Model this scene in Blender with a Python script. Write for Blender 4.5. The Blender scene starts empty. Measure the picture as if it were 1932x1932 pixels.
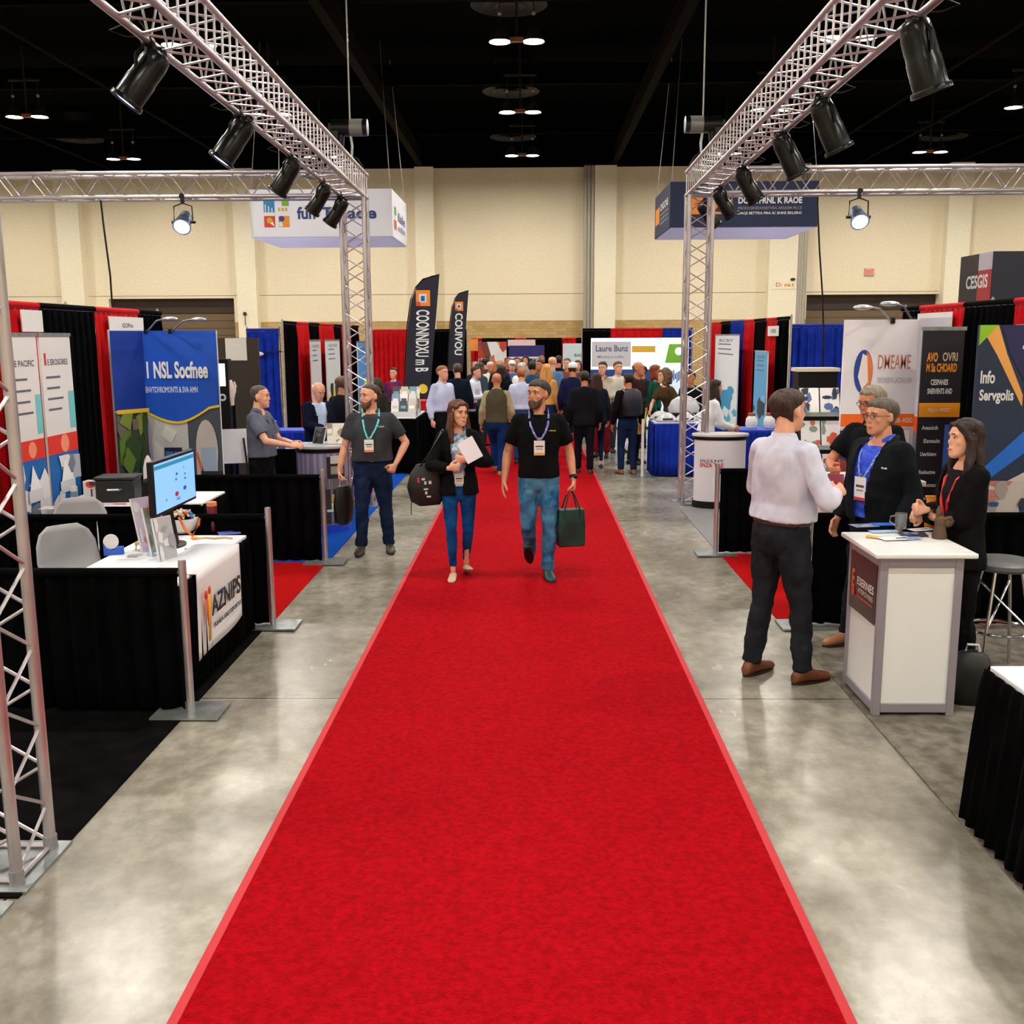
import bpy, bmesh, math, random
from mathutils import Vector as V, Matrix as MX, noise
from mathutils.bvhtree import BVHTree
S = bpy.context.scene
COL = S.collection
PI = math.pi
rnd = random.Random(7)
R = math.radians
# ------------------------------------------------------------------ camera
F, CX, HOR, CAMZ = 1900.0, 966.0, 636.0, 2.2
PITCH, YAW, ROLL = math.atan((966 - HOR) / F), R(1.1), R(-0.3)
CR = MX.Rotation(YAW, 3, 'Z') @ MX.Rotation(PI / 2 - PITCH, 3, 'X') @ MX.Rotation(ROLL, 3, 'Z')
CP = V((0, 0, CAMZ))
def ray(px, py): return CR @ V(((px - CX) / F, (966 - py) / F, -1))
def at(px, py, Y):
    d = ray(px, py); return CP + d * (Y / d.y)
def G(px, py, z=0.0):
    d = ray(px, py); return CP + d * ((z - CAMZ) / d.z)
def XP(px, py, x):
    d = ray(px, py); return CP + d * (x / d.x)
cd = bpy.data.cameras.new('camera'); cam = bpy.data.objects.new('camera', cd); COL.objects.link(cam)
cd.sensor_width = 36; cd.lens = F / 1932 * 36; cd.clip_end = 200
cam.matrix_world = MX.Translation(CP) @ CR.to_4x4()
S.camera = cam
# ------------------------------------------------------------------ materials
def lin(c):
    return tuple(((x / 255) / 12.92 if x / 255 <= .04045 else ((x / 255 + .055) / 1.055) ** 2.4) for x in c) + (1,)
MATS = {}
def mat(name, c=(128, 128, 128), rough=.6, metal=0, emit=0, bump=None, var=None, spec=.5, ecol=None, alpha=1, trans=0, sheen=0):
    if name in MATS: return MATS[name]
    m = bpy.data.materials.new(name); m.use_nodes = True
    nt = m.node_tree; b = nt.nodes['Principled BSDF']
    b.inputs['Base Color'].default_value = lin(c); b.inputs['Roughness'].default_value = rough
    b.inputs['Metallic'].default_value = metal; b.inputs['Specular IOR Level'].default_value = spec
    if trans: b.inputs['Transmission Weight'].default_value = trans
    if alpha < 1: b.inputs['Alpha'].default_value = alpha
    if sheen: b.inputs['Sheen Weight'].default_value = sheen
    if emit:
        b.inputs['Emission Color'].default_value = lin(ecol or c); b.inputs['Emission Strength'].default_value = emit
    if bump or var: tc = nt.nodes.new('ShaderNodeTexCoord')
    if var:   # (scale, second colour, stretch)
        mp = nt.nodes.new('ShaderNodeMapping'); nz = nt.nodes.new('ShaderNodeTexNoise'); rp = nt.nodes.new('ShaderNodeValToRGB')
        mp.inputs['Scale'].default_value = var[2] if len(var) > 2 else (1, 1, 1)
        nz.inputs['Scale'].default_value = var[0]; nz.inputs['Detail'].default_value = 5
        rp.color_ramp.elements[0].position = .35; rp.color_ramp.elements[1].position = .68
        rp.color_ramp.elements[0].color = lin(c); rp.color_ramp.elements[1].color = lin(var[1])
        nt.links.new(tc.outputs['Object'], mp.inputs[0]); nt.links.new(mp.outputs[0], nz.inputs[0])
        nt.links.new(nz.outputs[0], rp.inputs[0]); nt.links.new(rp.outputs[0], b.inputs['Base Color'])
    if bump:  # (scale, strength, stretch)
        mp = nt.nodes.new('ShaderNodeMapping'); nz = nt.nodes.new('ShaderNodeTexNoise'); bp = nt.nodes.new('ShaderNodeBump')
        mp.inputs['Scale'].default_value = bump[2] if len(bump) > 2 else (1, 1, 1)
        nz.inputs['Scale'].default_value = bump[0]; nz.inputs['Detail'].default_value = 4
        bp.inputs['Strength'].default_value = bump[1]; bp.inputs['Distance'].default_value = .02
        nt.links.new(tc.outputs['Object'], mp.inputs[0]); nt.links.new(mp.outputs[0], nz.inputs[0])
        nt.links.new(nz.outputs[0], bp.inputs['Height']); nt.links.new(bp.outputs[0], b.inputs['Normal'])
    MATS[name] = m; return m
def P(c, rough=.5, **k):   # plain print / paint colour
    return mat('paint_%02x%02x%02x_%d' % (c[0], c[1], c[2], int(rough * 100)), c, rough, **k)
def cloth(c, c2=None, s=14, st=.35):
    n = 'cloth_%02x%02x%02x' % c
    if c2: n += '_%02x%02x%02x' % c2
    return mat(n, c, .85, bump=(s, st, (1, 1, .5)), var=(6, c2 or tuple(min(255, int(x * 1.12 + 2)) for x in c)), spec=.08)
ALU = mat('aluminium', (206, 200, 206), .33, .85, var=(3, (178, 172, 180)))
ALUD = mat('dull_aluminium', (170, 168, 172), .4, .8)
CHROME = mat('chrome', (210, 212, 216), .15, 1)
BLKM = mat('black_metal', (3, 4, 4), .28, spec=.35)
BLKP = mat('black_plastic', (7, 7, 8), .45, spec=.3)
DRK = mat('black_drape', (2, 2, 3), .95, spec=.05, var=(5, (7, 7, 9)))
DRED = mat('red_drape', (186, 6, 16), .8, spec=.2, var=(5, (214, 14, 26)))
DBLU = mat('blue_drape', (8, 34, 138), .8, spec=.2, var=(5, (14, 52, 176)))
WHITE = mat('white_laminate', (236, 236, 238), .4)
GREYP = mat('grey_profile', (158, 152, 164), .4, .3)
STEEL = mat('steel_plate', (176, 184, 186), .3, .7, var=(8, (140, 150, 152)))
# ------------------------------------------------------------------ mesh builder
_txt = {}
def text_geo(s, bold=0):
    if (s, bold) not in _txt:
        cu = bpy.data.curves.new('t', 'FONT'); cu.body = s; cu.size = 1; cu.offset = bold; cu.resolution_u = 3
        o = bpy.data.objects.new('t', cu); COL.objects.link(o)
        dg = bpy.context.evaluated_depsgraph_get()
        me = bpy.data.meshes.new_from_object(o.evaluated_get(dg))
        vs = [tuple(v.co) for v in me.vertices]; fs = [tuple(p.vertices) for p in me.polygons]
        bpy.data.objects.remove(o); bpy.data.curves.remove(cu); bpy.data.meshes.remove(me)
        _txt[(s, bold)] = (vs, fs)
    return _txt[(s, bold)]
class MB:
    def __init__(s): s.v = []; s.f = []; s.m = []; s.sm = []; s.mats = []; s.M = MX()
    def mi(s, m):
        if m is None: return 0
        if m not in s.mats: s.mats.append(m)
        return s.mats.index(m)
    def add(s, vs, fs, m=None, smooth=False):
        k = len(s.v); i = s.mi(m)
        s.v += [tuple(s.M @ V(v)) for v in vs]
        s.f += [tuple(k + j for j in f) for f in fs]; s.m += [i] * len(fs); s.sm += [smooth] * len(fs)
    def box(s, c, d, m=None, rz=0, rx=0, ry=0, taper=1):
        x, y, z = d[0] / 2, d[1] / 2, d[2] / 2; t = taper
        q = MX.Rotation(rz, 3, 'Z') @ MX.Rotation(rx, 3, 'X') @ MX.Rotation(ry, 3, 'Y')
        vs = [V(c) + q @ V(p) for p in ((-x, -y, -z), (x, -y, -z), (x, y, -z), (-x, y, -z), (-x * t, -y * t, z), (x * t, -y * t, z), (x * t, y * t, z), (-x * t, y * t, z))]
        s.add(vs, [(0, 3, 2, 1), (4, 5, 6, 7), (0, 1, 5, 4), (1, 2, 6, 5), (2, 3, 7, 6), (3, 0, 4, 7)], m)
    def bx(s, x0, x1, y0, y1, z0, z1, m=None):
        s.box(((x0 + x1) / 2, (y0 + y1) / 2, (z0 + z1) / 2), (x1 - x0, y1 - y0, z1 - z0), m)
    def loft(s, rings, m=None, smooth=True, cap=True, closed=False):
        n = len(rings[0]); vs = [p for r in rings for p in r]; fs = []
        for i in range(len(rings) - 1 + (1 if closed else 0)):
            a, b = i * n, ((i + 1) % len(rings)) * n
            for j in range(n):
                fs.append((a + j, a + (j + 1) % n, b + (j + 1) % n, b + j))
        if cap and not closed:
            fs.append(tuple(range(n - 1, -1, -1))); fs.append(tuple((len(rings) - 1) * n + j for j in range(n)))
        s.add(vs, fs, m, smooth)
    def tube(s, pts, r, m=None, n=8, smooth=True, flat=1, ref=None):
        pts = [V(p) for p in pts]; rr = r if isinstance(r, (list, tuple)) else [r] * len(pts); rings = []
        for i, p in enumerate(pts):
            t = (pts[min(i + 1, len(pts) - 1)] - pts[max(i - 1, 0)]).normalized()
            a = V(ref) if ref else (V((0, 0, 1)) if abs(t.z) < .9 else V((1, 0, 0)))
            u = t.cross(a).normalized(); w = u.cross(t).normalized()
            rings.append([p + u * (rr[i] * math.cos(2 * PI * k / n)) + w * (rr[i] * flat * math.sin(2 * PI * k / n)) for k in range(n)])
        s.loft(rings, m, smooth)
    def cyl(s, p0, p1, r, m=None, n=14, r2=None): s.tube([p0, p1], [r, r if r2 is None else r2], m, n)
    def lathe(s, prof, m=None, n=20, c=(0, 0, 0), smooth=True, sx=1, sy=1):
        s.loft([[(c[0] + r * sx * math.cos(2 * PI * k / n), c[1] + r * sy * math.sin(2 * PI * k / n), c[2] + z) for k in range(n)] for r, z in prof], m, smooth)
    def ball(s, c, r, m=None, n=12, k=8, q=None):
        rx, ry, rz = (r, r, r) if not isinstance(r, (tuple, list)) else r; c = V(c); rings = []
        for i in range(k + 1):
            t = -PI / 2 + PI * i / k; e = max(.02, math.cos(t))
            ring = [V((rx * e * math.cos(2 * PI * j / n), ry * e * math.sin(2 * PI * j / n), rz * math.sin(t))) for j in range(n)]
            rings.append([c + (q @ p if q else p) for p in ring])
        s.loft(rings, m)
    def prism(s, poly, y0, y1, m=None):    # poly in (x,z), extruded y0..y1
        n = len(poly); vs = [(x, y0, z) for x, z in poly] + [(x, y1, z) for x, z in poly]
        s.add(vs, [tuple(range(n)), tuple(range(2 * n - 1, n - 1, -1))] + [(i, n + i, n + (i + 1) % n, (i + 1) % n) for i in range(n)], m)
    def zprism(s, poly, z0, z1, m=None):
        n = len(poly); vs = [(x, y, z0) for x, y in poly] + [(x, y, z1) for x, y in poly]
        s.add(vs, [tuple(range(n - 1, -1, -1)), tuple(range(n, 2 * n))] + [(i, (i + 1) % n, n + (i + 1) % n, n + i) for i in range(n)], m)
    # flat print on the plane y = -d  (front looks to -Y)
    def poly(s, pts, m, d): s.add([(x, -d, z) for x, z in pts], [tuple(range(len(pts)))], m)
    def rect(s, x0, z0, x1, z1, m, d): s.poly([(x0, z0), (x1, z0), (x1, z1), (x0, z1)], m, d)
    def disc(s, x, z, r, m, d, n=20, rz=None): s.poly([(x + r * math.cos(2 * PI * k / n), z + (rz or r) * math.sin(2 * PI * k / n)) for k in range(n)], m, d)
    def text(s, t, x0, z0, w, h, m, d, bold=.01):   # fitted to the box w x h (h None keeps aspect)
        vs, fs = text_geo(t, bold)
        if not vs: return
        ax, bx = min(v[0] for v in vs), max(v[0] for v in vs); ay, by = min(v[1] for v in vs), max(v[1] for v in vs)
        sx = w / (bx - ax); sy = (h / (by - ay)) if h else sx
        s.add([(x0 + (v[0] - ax) * sx, -d, z0 + (v[1] - ay) * sy) for v in vs], fs, m)
    def mesh(s, name):
        me = bpy.data.meshes.new(name); me.from_pydata(s.v, [], s.f)
        me.polygons.foreach_set('material_index', s.m); me.polygons.foreach_set('use_smooth', s.sm)
        for m in s.mats: me.materials.append(m)
        me.update(); me.set_sharp_from_angle(angle=R(48)); return me
    def build(s, name, m=None, parent=None, bev=0, solid=0, fix=False):
        me = s.mesh(name)
        if m is not None and not s.mats: me.materials.append(m)
        if fix:
            b = bmesh.new(); b.from_mesh(me); bmesh.ops.recalc_face_normals(b, faces=b.faces); b.to_mesh(me); b.free()
        o = bpy.data.objects.new(name, me); COL.objects.link(o)
        if parent: o.parent = parent
        if solid:
            q = o.modifiers.new('solid', 'SOLIDIFY'); q.thickness = solid; q.offset = 0
        if bev:
            q = o.modifiers.new('bevel', 'BEVEL'); q.width = bev; q.segments = 2; q.limit_method = 'ANGLE'
        return o
def tag(o, label, cat, group=None):
    o['label'] = label; o['category'] = cat
    if group: o['group'] = group
    return o
def thing(name, label, cat, loc=(0, 0, 0), rz=0, group=None):
    o = bpy.data.objects.new(name, None); COL.objects.link(o); o.empty_display_size = .1
    o.location = loc; o.rotation_euler = (0, 0, rz); return tag(o, label, cat, group)
def solo(name, mb, m, label, cat, loc=(0, 0, 0), rz=0, group=None, **k):
    o = mb.build(name, m, None, **k); o.location = loc; o.rotation_euler = (0, 0, rz); return tag(o, label, cat, group)
def struct(name, mb, m=None, **k):
    o = mb.build(name, m, None, **k); o['kind'] = 'structure'; return o
def dup(root, loc, rz, label, group=None):
    r = root.copy(); COL.objects.link(r); r.location = loc; r.rotation_euler = (0, 0, rz); r['label'] = label
    if group: r['group'] = group
    for ch in list(root.children):
        c = ch.copy(); COL.objects.link(c); c.parent = r
        for g in ch.children:
            d = g.copy(); COL.objects.link(d); d.parent = c
    return r
def remesh(mb, vox, it=2, name='m', fac=.5):
    me = mb.mesh(name); o = bpy.data.objects.new('tmp', me); COL.objects.link(o)
    q = o.modifiers.new('r', 'REMESH'); q.mode = 'VOXEL'; q.voxel_size = vox; q.use_smooth_shade = True
    if it:
        q = o.modifiers.new('s', 'SMOOTH'); q.iterations = it; q.factor = fac
    dg = bpy.context.evaluated_depsgraph_get(); r = bpy.data.meshes.new_from_object(o.evaluated_get(dg))
    bpy.data.objects.remove(o); bpy.data.meshes.remove(me); r.name = name; r.materials.clear()
    return r
def wrinkle(me, amp, f, st=(1, 1, .45), seed=0):
    o = V((seed * 3.1, seed * 1.7, 0)); vs = me.vertices; n = [v.normal.copy() for v in vs]
    for i, v in enumerate(vs):
        p = V((v.co.x * f * st[0], v.co.y * f * st[1], v.co.z * f * st[2])) + o
        v.co += n[i] * (amp * (noise.noise(p) + .5 * noise.noise(p * 2.3)))
    me.update()
# ------------------------------------------------------------------ setting
def floor_mat():
    m = bpy.data.materials.new('polished_concrete'); m.use_nodes = True; nt = m.node_tree; b = nt.nodes['Principled BSDF']; L = nt.links.new; N = nt.nodes.new
    tc = N('ShaderNodeTexCoord')
    def nz(scale, det, st):
        mp = N('ShaderNodeMapping'); mp.inputs['Scale'].default_value = st; n = N('ShaderNodeTexNoise')
        n.inputs['Scale'].default_value = scale; n.inputs['Detail'].default_value = det; n.inputs['Roughness'].default_value = .62
        L(tc.outputs['Object'], mp.inputs[0]); L(mp.outputs[0], n.inputs[0]); return n.outputs[0]
    def ramp(src, p0, c0, p1, c1):
        r = N('ShaderNodeValToRGB'); r.color_ramp.elements[0].position = p0; r.color_ramp.elements[1].position = p1
        r.color_ramp.elements[0].color = c0; r.color_ramp.elements[1].color = c1; L(src, r.inputs[0]); return r.outputs[0]
    base = ramp(nz(1.1, 7, (1, .7, 1)), .36, lin((122, 117, 106)), .70, lin((182, 177, 164)))
    fine = ramp(nz(9, 6, (1, .8, 1)), .38, lin((150, 145, 135)), .62, lin((255, 255, 255)))
    mx = N('ShaderNodeMix'); mx.data_type = 'RGBA'; mx.blend_type = 'MULTIPLY'; mx.inputs[0].default_value = .42
    L(base, mx.inputs[6]); L(fine, mx.inputs[7])
    sx = N('ShaderNodeSeparateXYZ'); L(tc.outputs['Object'], sx.inputs[0])
    def joint(sock, off, per, w):
        a = N('ShaderNodeMath'); a.operation = 'ADD'; a.inputs[1].default_value = -off; L(sock, a.inputs[0])
        q = N('ShaderNodeMath'); q.operation = 'PINGPONG'; q.inputs[1].default_value = per / 2; L(a.outputs[0], q.inputs[0])
        c = N('ShaderNodeMath'); c.operation = 'LESS_THAN'; c.inputs[1].default_value = w; L(q.outputs[0], c.inputs[0]); return c.outputs[0]
    ad = N('ShaderNodeMath'); ad.operation = 'MAXIMUM'; L(joint(sx.outputs['Y'], 5.93, 6.1, .006), ad.inputs[0]); L(joint(sx.outputs['X'], 4.0, 6.1, .006), ad.inputs[1])
    m2 = N('ShaderNodeMix'); m2.data_type = 'RGBA'; L(ad.outputs[0], m2.inputs[0]); L(mx.outputs[2], m2.inputs[6]); m2.inputs[7].default_value = lin((52, 48, 42))
    L(m2.outputs[2], b.inputs['Base Color'])
    rr = N('ShaderNodeMapRange'); rr.inputs['To Min'].default_value = .15; rr.inputs['To Max'].default_value = .34; L(nz(2.2, 4, (1, .5, 1)), rr.inputs[0]); L(rr.outputs[0], b.inputs['Roughness'])
    bp = N('ShaderNodeBump'); bp.inputs['Strength'].default_value = .05; bp.inputs['Distance'].default_value = .02; L(nz(3.5, 3, (1, .6, 1)), bp.inputs['Height']); L(bp.outputs[0], b.inputs['Normal'])
    b.inputs['Specular IOR Level'].default_value = .62
    return m
WALLC = mat('cream_wall_paint', (240, 226, 196), .75, var=(14, (246, 234, 208)))
PILC = mat('cream_pilaster_paint', (247, 237, 212), .75, var=(14, (252, 244, 222)))
BRICK = bpy.data.materials.new('tan_block'); BRICK.use_nodes = True
_nt = BRICK.node_tree; _b = _nt.nodes.new('ShaderNodeTexBrick'); _t = _nt.nodes.new('ShaderNodeTexCoord'); _m = _nt.nodes.new('ShaderNodeMapping')
_m.inputs['Rotation'].default_value = (PI / 2, 0, 0); _b.inputs['Scale'].default_value = 2.2; _b.inputs['Mortar Size'].default_value = .012
for k, c in (('Color1', (204, 174, 118)), ('Color2', (186, 154, 102)), ('Mortar', (168, 138, 92))): _b.inputs[k].default_value = lin(c)
_nt.links.new(_t.outputs['Object'], _m.inputs[0]); _nt.links.new(_m.outputs[0], _b.inputs[0]); _nt.links.new(_b.outputs[0], _nt.nodes['Principled BSDF'].inputs['Base Color'])
_nt.nodes['Principled BSDF'].inputs['Roughness'].default_value = .8
CEIL = mat('black_ceiling_paint', (3, 3, 4), .95, spec=.02)
BEAM = mat('brown_beam_paint', (26, 20, 16), .9, spec=.03)
DUCT = mat('dark_duct', (30, 28, 28), .6, spec=.2)
XL, XR, YB, YF, ZC, ZW = -26.0, 26.0, 36.0, -6.0, 9.3, 7.92
m = MB(); m.bx(XL, XR, YF, YB + .5, -.12, 0); struct('floor', m, floor_mat())
m = MB(); m.bx(XL, XR, YF, YB + .5, ZC, ZC + .1); struct('ceiling', m, CEIL)
# back wall: cream above, tan block below, two recessed shutter openings
dl0, dl1 = at(205, 563, YB).x, at(441, 563, YB).x; dr0, dr1 = at(1522, 557, YB).x, at(1772, 557, YB).x; dz = 3.6; zb = at(966, 605, YB).z; zj = at(966, 555, YB).z
m = MB(); w = [(XL, dl0), (dl1, dr0), (dr1, XR)]
m.bx(XL, XR, YB, YB + .3, zj + .02, ZW, WALLC); m.bx(XL, XR, YB + .02, YB + .3, zj, zj + .02, P((150, 136, 106), .8))
for a, b_ in w:
    m.bx(a, b_, YB, YB + .3, zb, zj, WALLC); m.bx(a, b_, YB + .01, YB + .3, 0, zb, BRICK)
for a, b_ in ((dl0, dl1), (dr0, dr1)): m.bx(a, b_, YB, YB + .3, dz, zj, WALLC)
struct('wall_back', m)
m = MB(); m.bx(XL, XR, YB, YB + .3, ZW, ZC); struct('trim_1', m, CEIL)
for i, (a, b_) in enumerate(((dl0, dl1), (dr0, dr1))):
    m = MB(); n = 14
    for k in range(n):
        z0 = k * dz / n; m.bx(a - .05, b_ + .05, YB + .34, YB + .4, z0, z0 + dz / n - .012, mat('brown_shutter', (112, 92, 68), .55))
    m.bx(a - .05, b_ + .05, YB + .3, YB + .34, dz - .5, dz + .05, mat('shutter_hood', (56, 42, 32), .6))
    m.bx(a - .05, b_ + .05, YB + .41, YB + .45, 0, dz, P((20, 16, 14)))
    struct('door_%d' % (i + 1), m)
m = MB(); m.bx(XL - .2, XL, YF, YB, 0, ZW); struct('wall_left', m, WALLC)
m = MB(); m.bx(XR, XR + .2, YF, YB, 0, ZW); struct('wall_right', m, WALLC)
m = MB(); m.bx(XL, XR, YF - .2, YF, 0, ZW); struct('wall_front', m, WALLC)
for i, (p0, p1) in enumerate(((104, 147), (439, 477), (783, 818), (1122, 1163), (1455, 1522), (1790, 1834))):
    a, b_ = at(p0, 400, YB - .35).x, at(p1, 400, YB - .35).x
    m = MB(); m.bx(a, b_, YB - .35, YB + .05, 0, ZW, PILC); struct('trim_%d' % (i + 2), m)
k = 8
for p0, p1, n in ((1101, 1121, 3), (1507, 1526, 2)):
    for j in range(n):
        x = at(p0 + (p1 - p0) * (j + .5) / n, 400, YB - .25).x; r = (at(p1, 400, YB).x - at(p0, 400, YB).x) / n / 2.2
        m = MB(); m.cyl((x, YB - .25 - r, 0), (x, YB - .25 - r, ZW), r, mat('grey_wall_pipe', (176, 172, 160), .45, .3)); struct('trim_%d' % k, m); k += 1
for x in (-3.75, 2.85):
    m = MB(); m.bx(x - .1, x + .1, YF, YB, 7.95, 8.0, BEAM); m.bx(x - .1, x + .1, YF, YB, 8.35, 8.4, BEAM); m.bx(x - .02, x + .02, YF, YB, 8.0, 8.35, BEAM)
    struct('trim_%d' % k, m); k += 1
for x in (-9.9, -14.5, 9.3, 11.2, 14.5):
    m = MB(); m.cyl((x, YF, 8.0), (x, YB, 8.0), .045, BEAM, 8); struct('trim_%d' % k, m); k += 1
for y in (14, 20.5, 27, 33.3):
    m = MB(); m.bx(XL, XR, y - .08, y + .08, 8.5, 9.0, mat('black_beam', (7, 7, 8), .9, spec=.03)); struct('trim_%d' % k, m); k += 1
# ceiling air diffusers
DG = 'round ceiling air diffusers'
dproto = None
for lab, (px, py, x0) in (('round black air diffuser on the ceiling at the top edge of the photo', (960, 8, 0)), ('round air diffuser on the ceiling above the middle pair of aisle lamps', (964, 172, 0)),
                          ('round air diffuser on the ceiling above the pair of aisle lamps nearest the back wall', (968, 258, 0)), ('round air diffuser under the dark ceiling high above the left booths', (150, 262, 0)),
                          ('round air diffuser under the dark ceiling high above the right booths', (1780, 258, 0))):
    p = G(px, py, 8.55)
    if dproto is None:
        dproto = thing('air_diffuser', lab, 'air vent', p, 0, DG)
        for n, (r0, r1, z0, z1) in (('outer_cone', (.45, .72, .1, 0)), ('middle_cone', (.28, .46, .06, -.02)), ('inner_cone', (.1, .26, .02, -.04))):
            m = MB(); m.lathe([(r0, z0), (r1, z1), (r1 + .03, z1 - .015), (r0 + .03, z0 - .015)], DUCT, 28); m.build(n, None, dproto)
        m = MB(); m.cyl((0, 0, .05), (0, 0, .8), .42, DUCT, 24); m.build('duct_collar', None, dproto)
    else: dup(dproto, p, 0, lab)
# aisle runner and booth carpets
def carpet_mat(n, c, c2, s=260):
    return mat(n, c, .95, var=(s, c2), bump=(420, .9), spec=.05)
RUN = mat('red_pile', (152, 2, 15), .95, var=(34, (180, 6, 22)), bump=(90, .8), spec=.06)
cx0, cx1 = -1.185, 1.05
run = thing('aisle_runner', 'long bright red carpet runner down the middle of the polished aisle', 'carpet', ((cx0 + cx1) / 2, 12, 0))
m = MB(); m.bx(-(cx1 - cx0) / 2 + .035, (cx1 - cx0) / 2 - .035, -14, 12.5, 0, .012, RUN); m.build('pile', None, run)
for s_ in (-1, 1):
    m = MB(); a = s_ * (cx1 - cx0) / 2; m.bx(min(a, a - s_ * .035), max(a, a - s_ * .035), -14, 12.5, 0, .013, mat('pale_red_binding', (190, 44, 54), .8)); o = m.build('edge_binding', None, run); o['label'] = 'paler red bound edge'
def carpet(label, x0, x1, y0, y1, mt, z=.009):
    m = MB(); m.bx(x0, x1, y0, y1, 0, z, mt); c = ((x0 + x1) / 2, (y0 + y1) / 2, 0)
    m.v = [(p[0] - c[0], p[1] - c[1], p[2]) for p in m.v]
    return solo('booth_carpet', m, None, label, 'carpet', c)
carpet('black carpet under the nearest left booth and lighting tower', -4.64, -2.05, 3.66, 7.46, mat('black_carpet', (6, 6, 6), .95, var=(7, (20, 18, 18)), bump=(260, .8), spec=.05))
carpet('red booth carpet on the left, between the two black half-height drapes', -4.64, -2.03, 7.47, 9.72, carpet_mat('red_carpet', (212, 16, 20), (232, 30, 30)))
carpet('blue booth carpet on the left under the round grey counter', -4.64, -2.02, 9.73, 19.4, carpet_mat('blue_carpet', (10, 86, 214), (34, 110, 232)))
carpet('grey booth carpet at right under the white counter and the front black table', 1.96, 4.64, .5, 7.55, mat('grey_carpet', (112, 106, 97), .95, var=(9, (158, 151, 140)), bump=(260, .8), spec=.05))
carpet('red booth carpet at right behind the man in the pale shirt', 1.93, 4.64, 7.56, 10.1, carpet_mat('red_carpet', (212, 16, 20), (232, 30, 30)))
carpet('pale grey booth carpet at right under the round white counter', 1.92, 4.64, 10.12, 13.6, carpet_mat('pale_grey_carpet', (172, 172, 178), (192, 192, 198)))
# ------------------------------------------------------------------ lamps of the hall
LAMP = mat('lamp_glow', (255, 250, 236), .5, emit=255, ecol=(255, 247, 232))
hb = None
def high_bay(x, y, label):
    global hb
    if hb is None:
        hb = thing('high_bay_light', label, 'ceiling lamp', (x, y, 7.62), 0, 'twin high bay lamps on the ceiling')
        for s_ in (-1, 1):
            q = s_ * .315
            m = MB(); m.lathe([(.07, .26), (.09, .24), (.2, .03), (.215, 0), (.205, 0), (.185, .03), (.075, .22)], mat('lamp_reflector', (60, 58, 56), .4, .5), 20, (q, 0, 0)); rf = m.build('reflector', None, hb)
            m = MB(); m.lathe([(.184, .03), (.172, .012), (.01, .004)], LAMP, 20, (q, 0, 0)); m.build('lens', None, rf)
            m = MB(); m.cyl((q, 0, .25), (q, 0, .85), .012, DUCT, 6); m.ball((q, 0, .5), .04, mat('grey_hook', (150, 148, 140), .5), 8, 6); m.build('stem', None, hb)
        m = MB(); m.bx(-.13, .13, -.04, .04, .0, .08, mat('ballast_bronze', (150, 92, 60), .4)); m.build('ballast_box', None, hb)
        m = MB(); m.bx(-.4, .4, -.02, .02, .85, .9, DUCT); m.bx(-.02, .02, -.02, .02, .08, 1.7, DUCT); m.build('hanger_bar', None, hb)
    else: dup(hb, (x, y, 7.62), 0, label)
ROWN = {20: 'near row', 26: 'middle row', 32: 'row by the back wall'}
COLN = ['above the left of the hall', 'half behind the left roof truss', 'over the aisle', 'half behind the right roof truss', 'above the right of the hall']
xs = [-12.45, -6.4, -.25, 5.9, 12.05]
for j, y in enumerate((20, 26, 32)):
    for i, x in enumerate(xs): high_bay(x, y, 'twin lit high bay lamp ' + COLN[i] + ', ' + ROWN[y])
for y in (-3.5, 2, 8, 14):
    for x in [-18.5] + xs + [18.2]: high_bay(x, y, 'twin high bay lamp lit white above and behind the camera, out of the picture')
for y in (20, 26, 32):
    for x in (-18.5, 18.2): high_bay(x, y, 'twin high bay lamp lit white beyond the picture side edge')
w = bpy.data.worlds.new('world'); S.world = w; w.use_nodes = True; w.node_tree.nodes['Background'].inputs[0].default_value = (.8, .85, 1, 1); w.node_tree.nodes['Background'].inputs[1].default_value = .01
S.view_settings.view_transform = 'Standard'; S.view_settings.look = 'None'; S.view_settings.exposure = 0.36; S.view_settings.gamma = 1
S.cycles.use_denoising = True; S.cycles.use_adaptive_sampling = True; S.cycles.adaptive_threshold = .05; S.cycles.max_bounces = 4; S.cycles.diffuse_bounces = 3; S.cycles.glossy_bounces = 3; S.cycles.sample_clamp_indirect = 6
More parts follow.
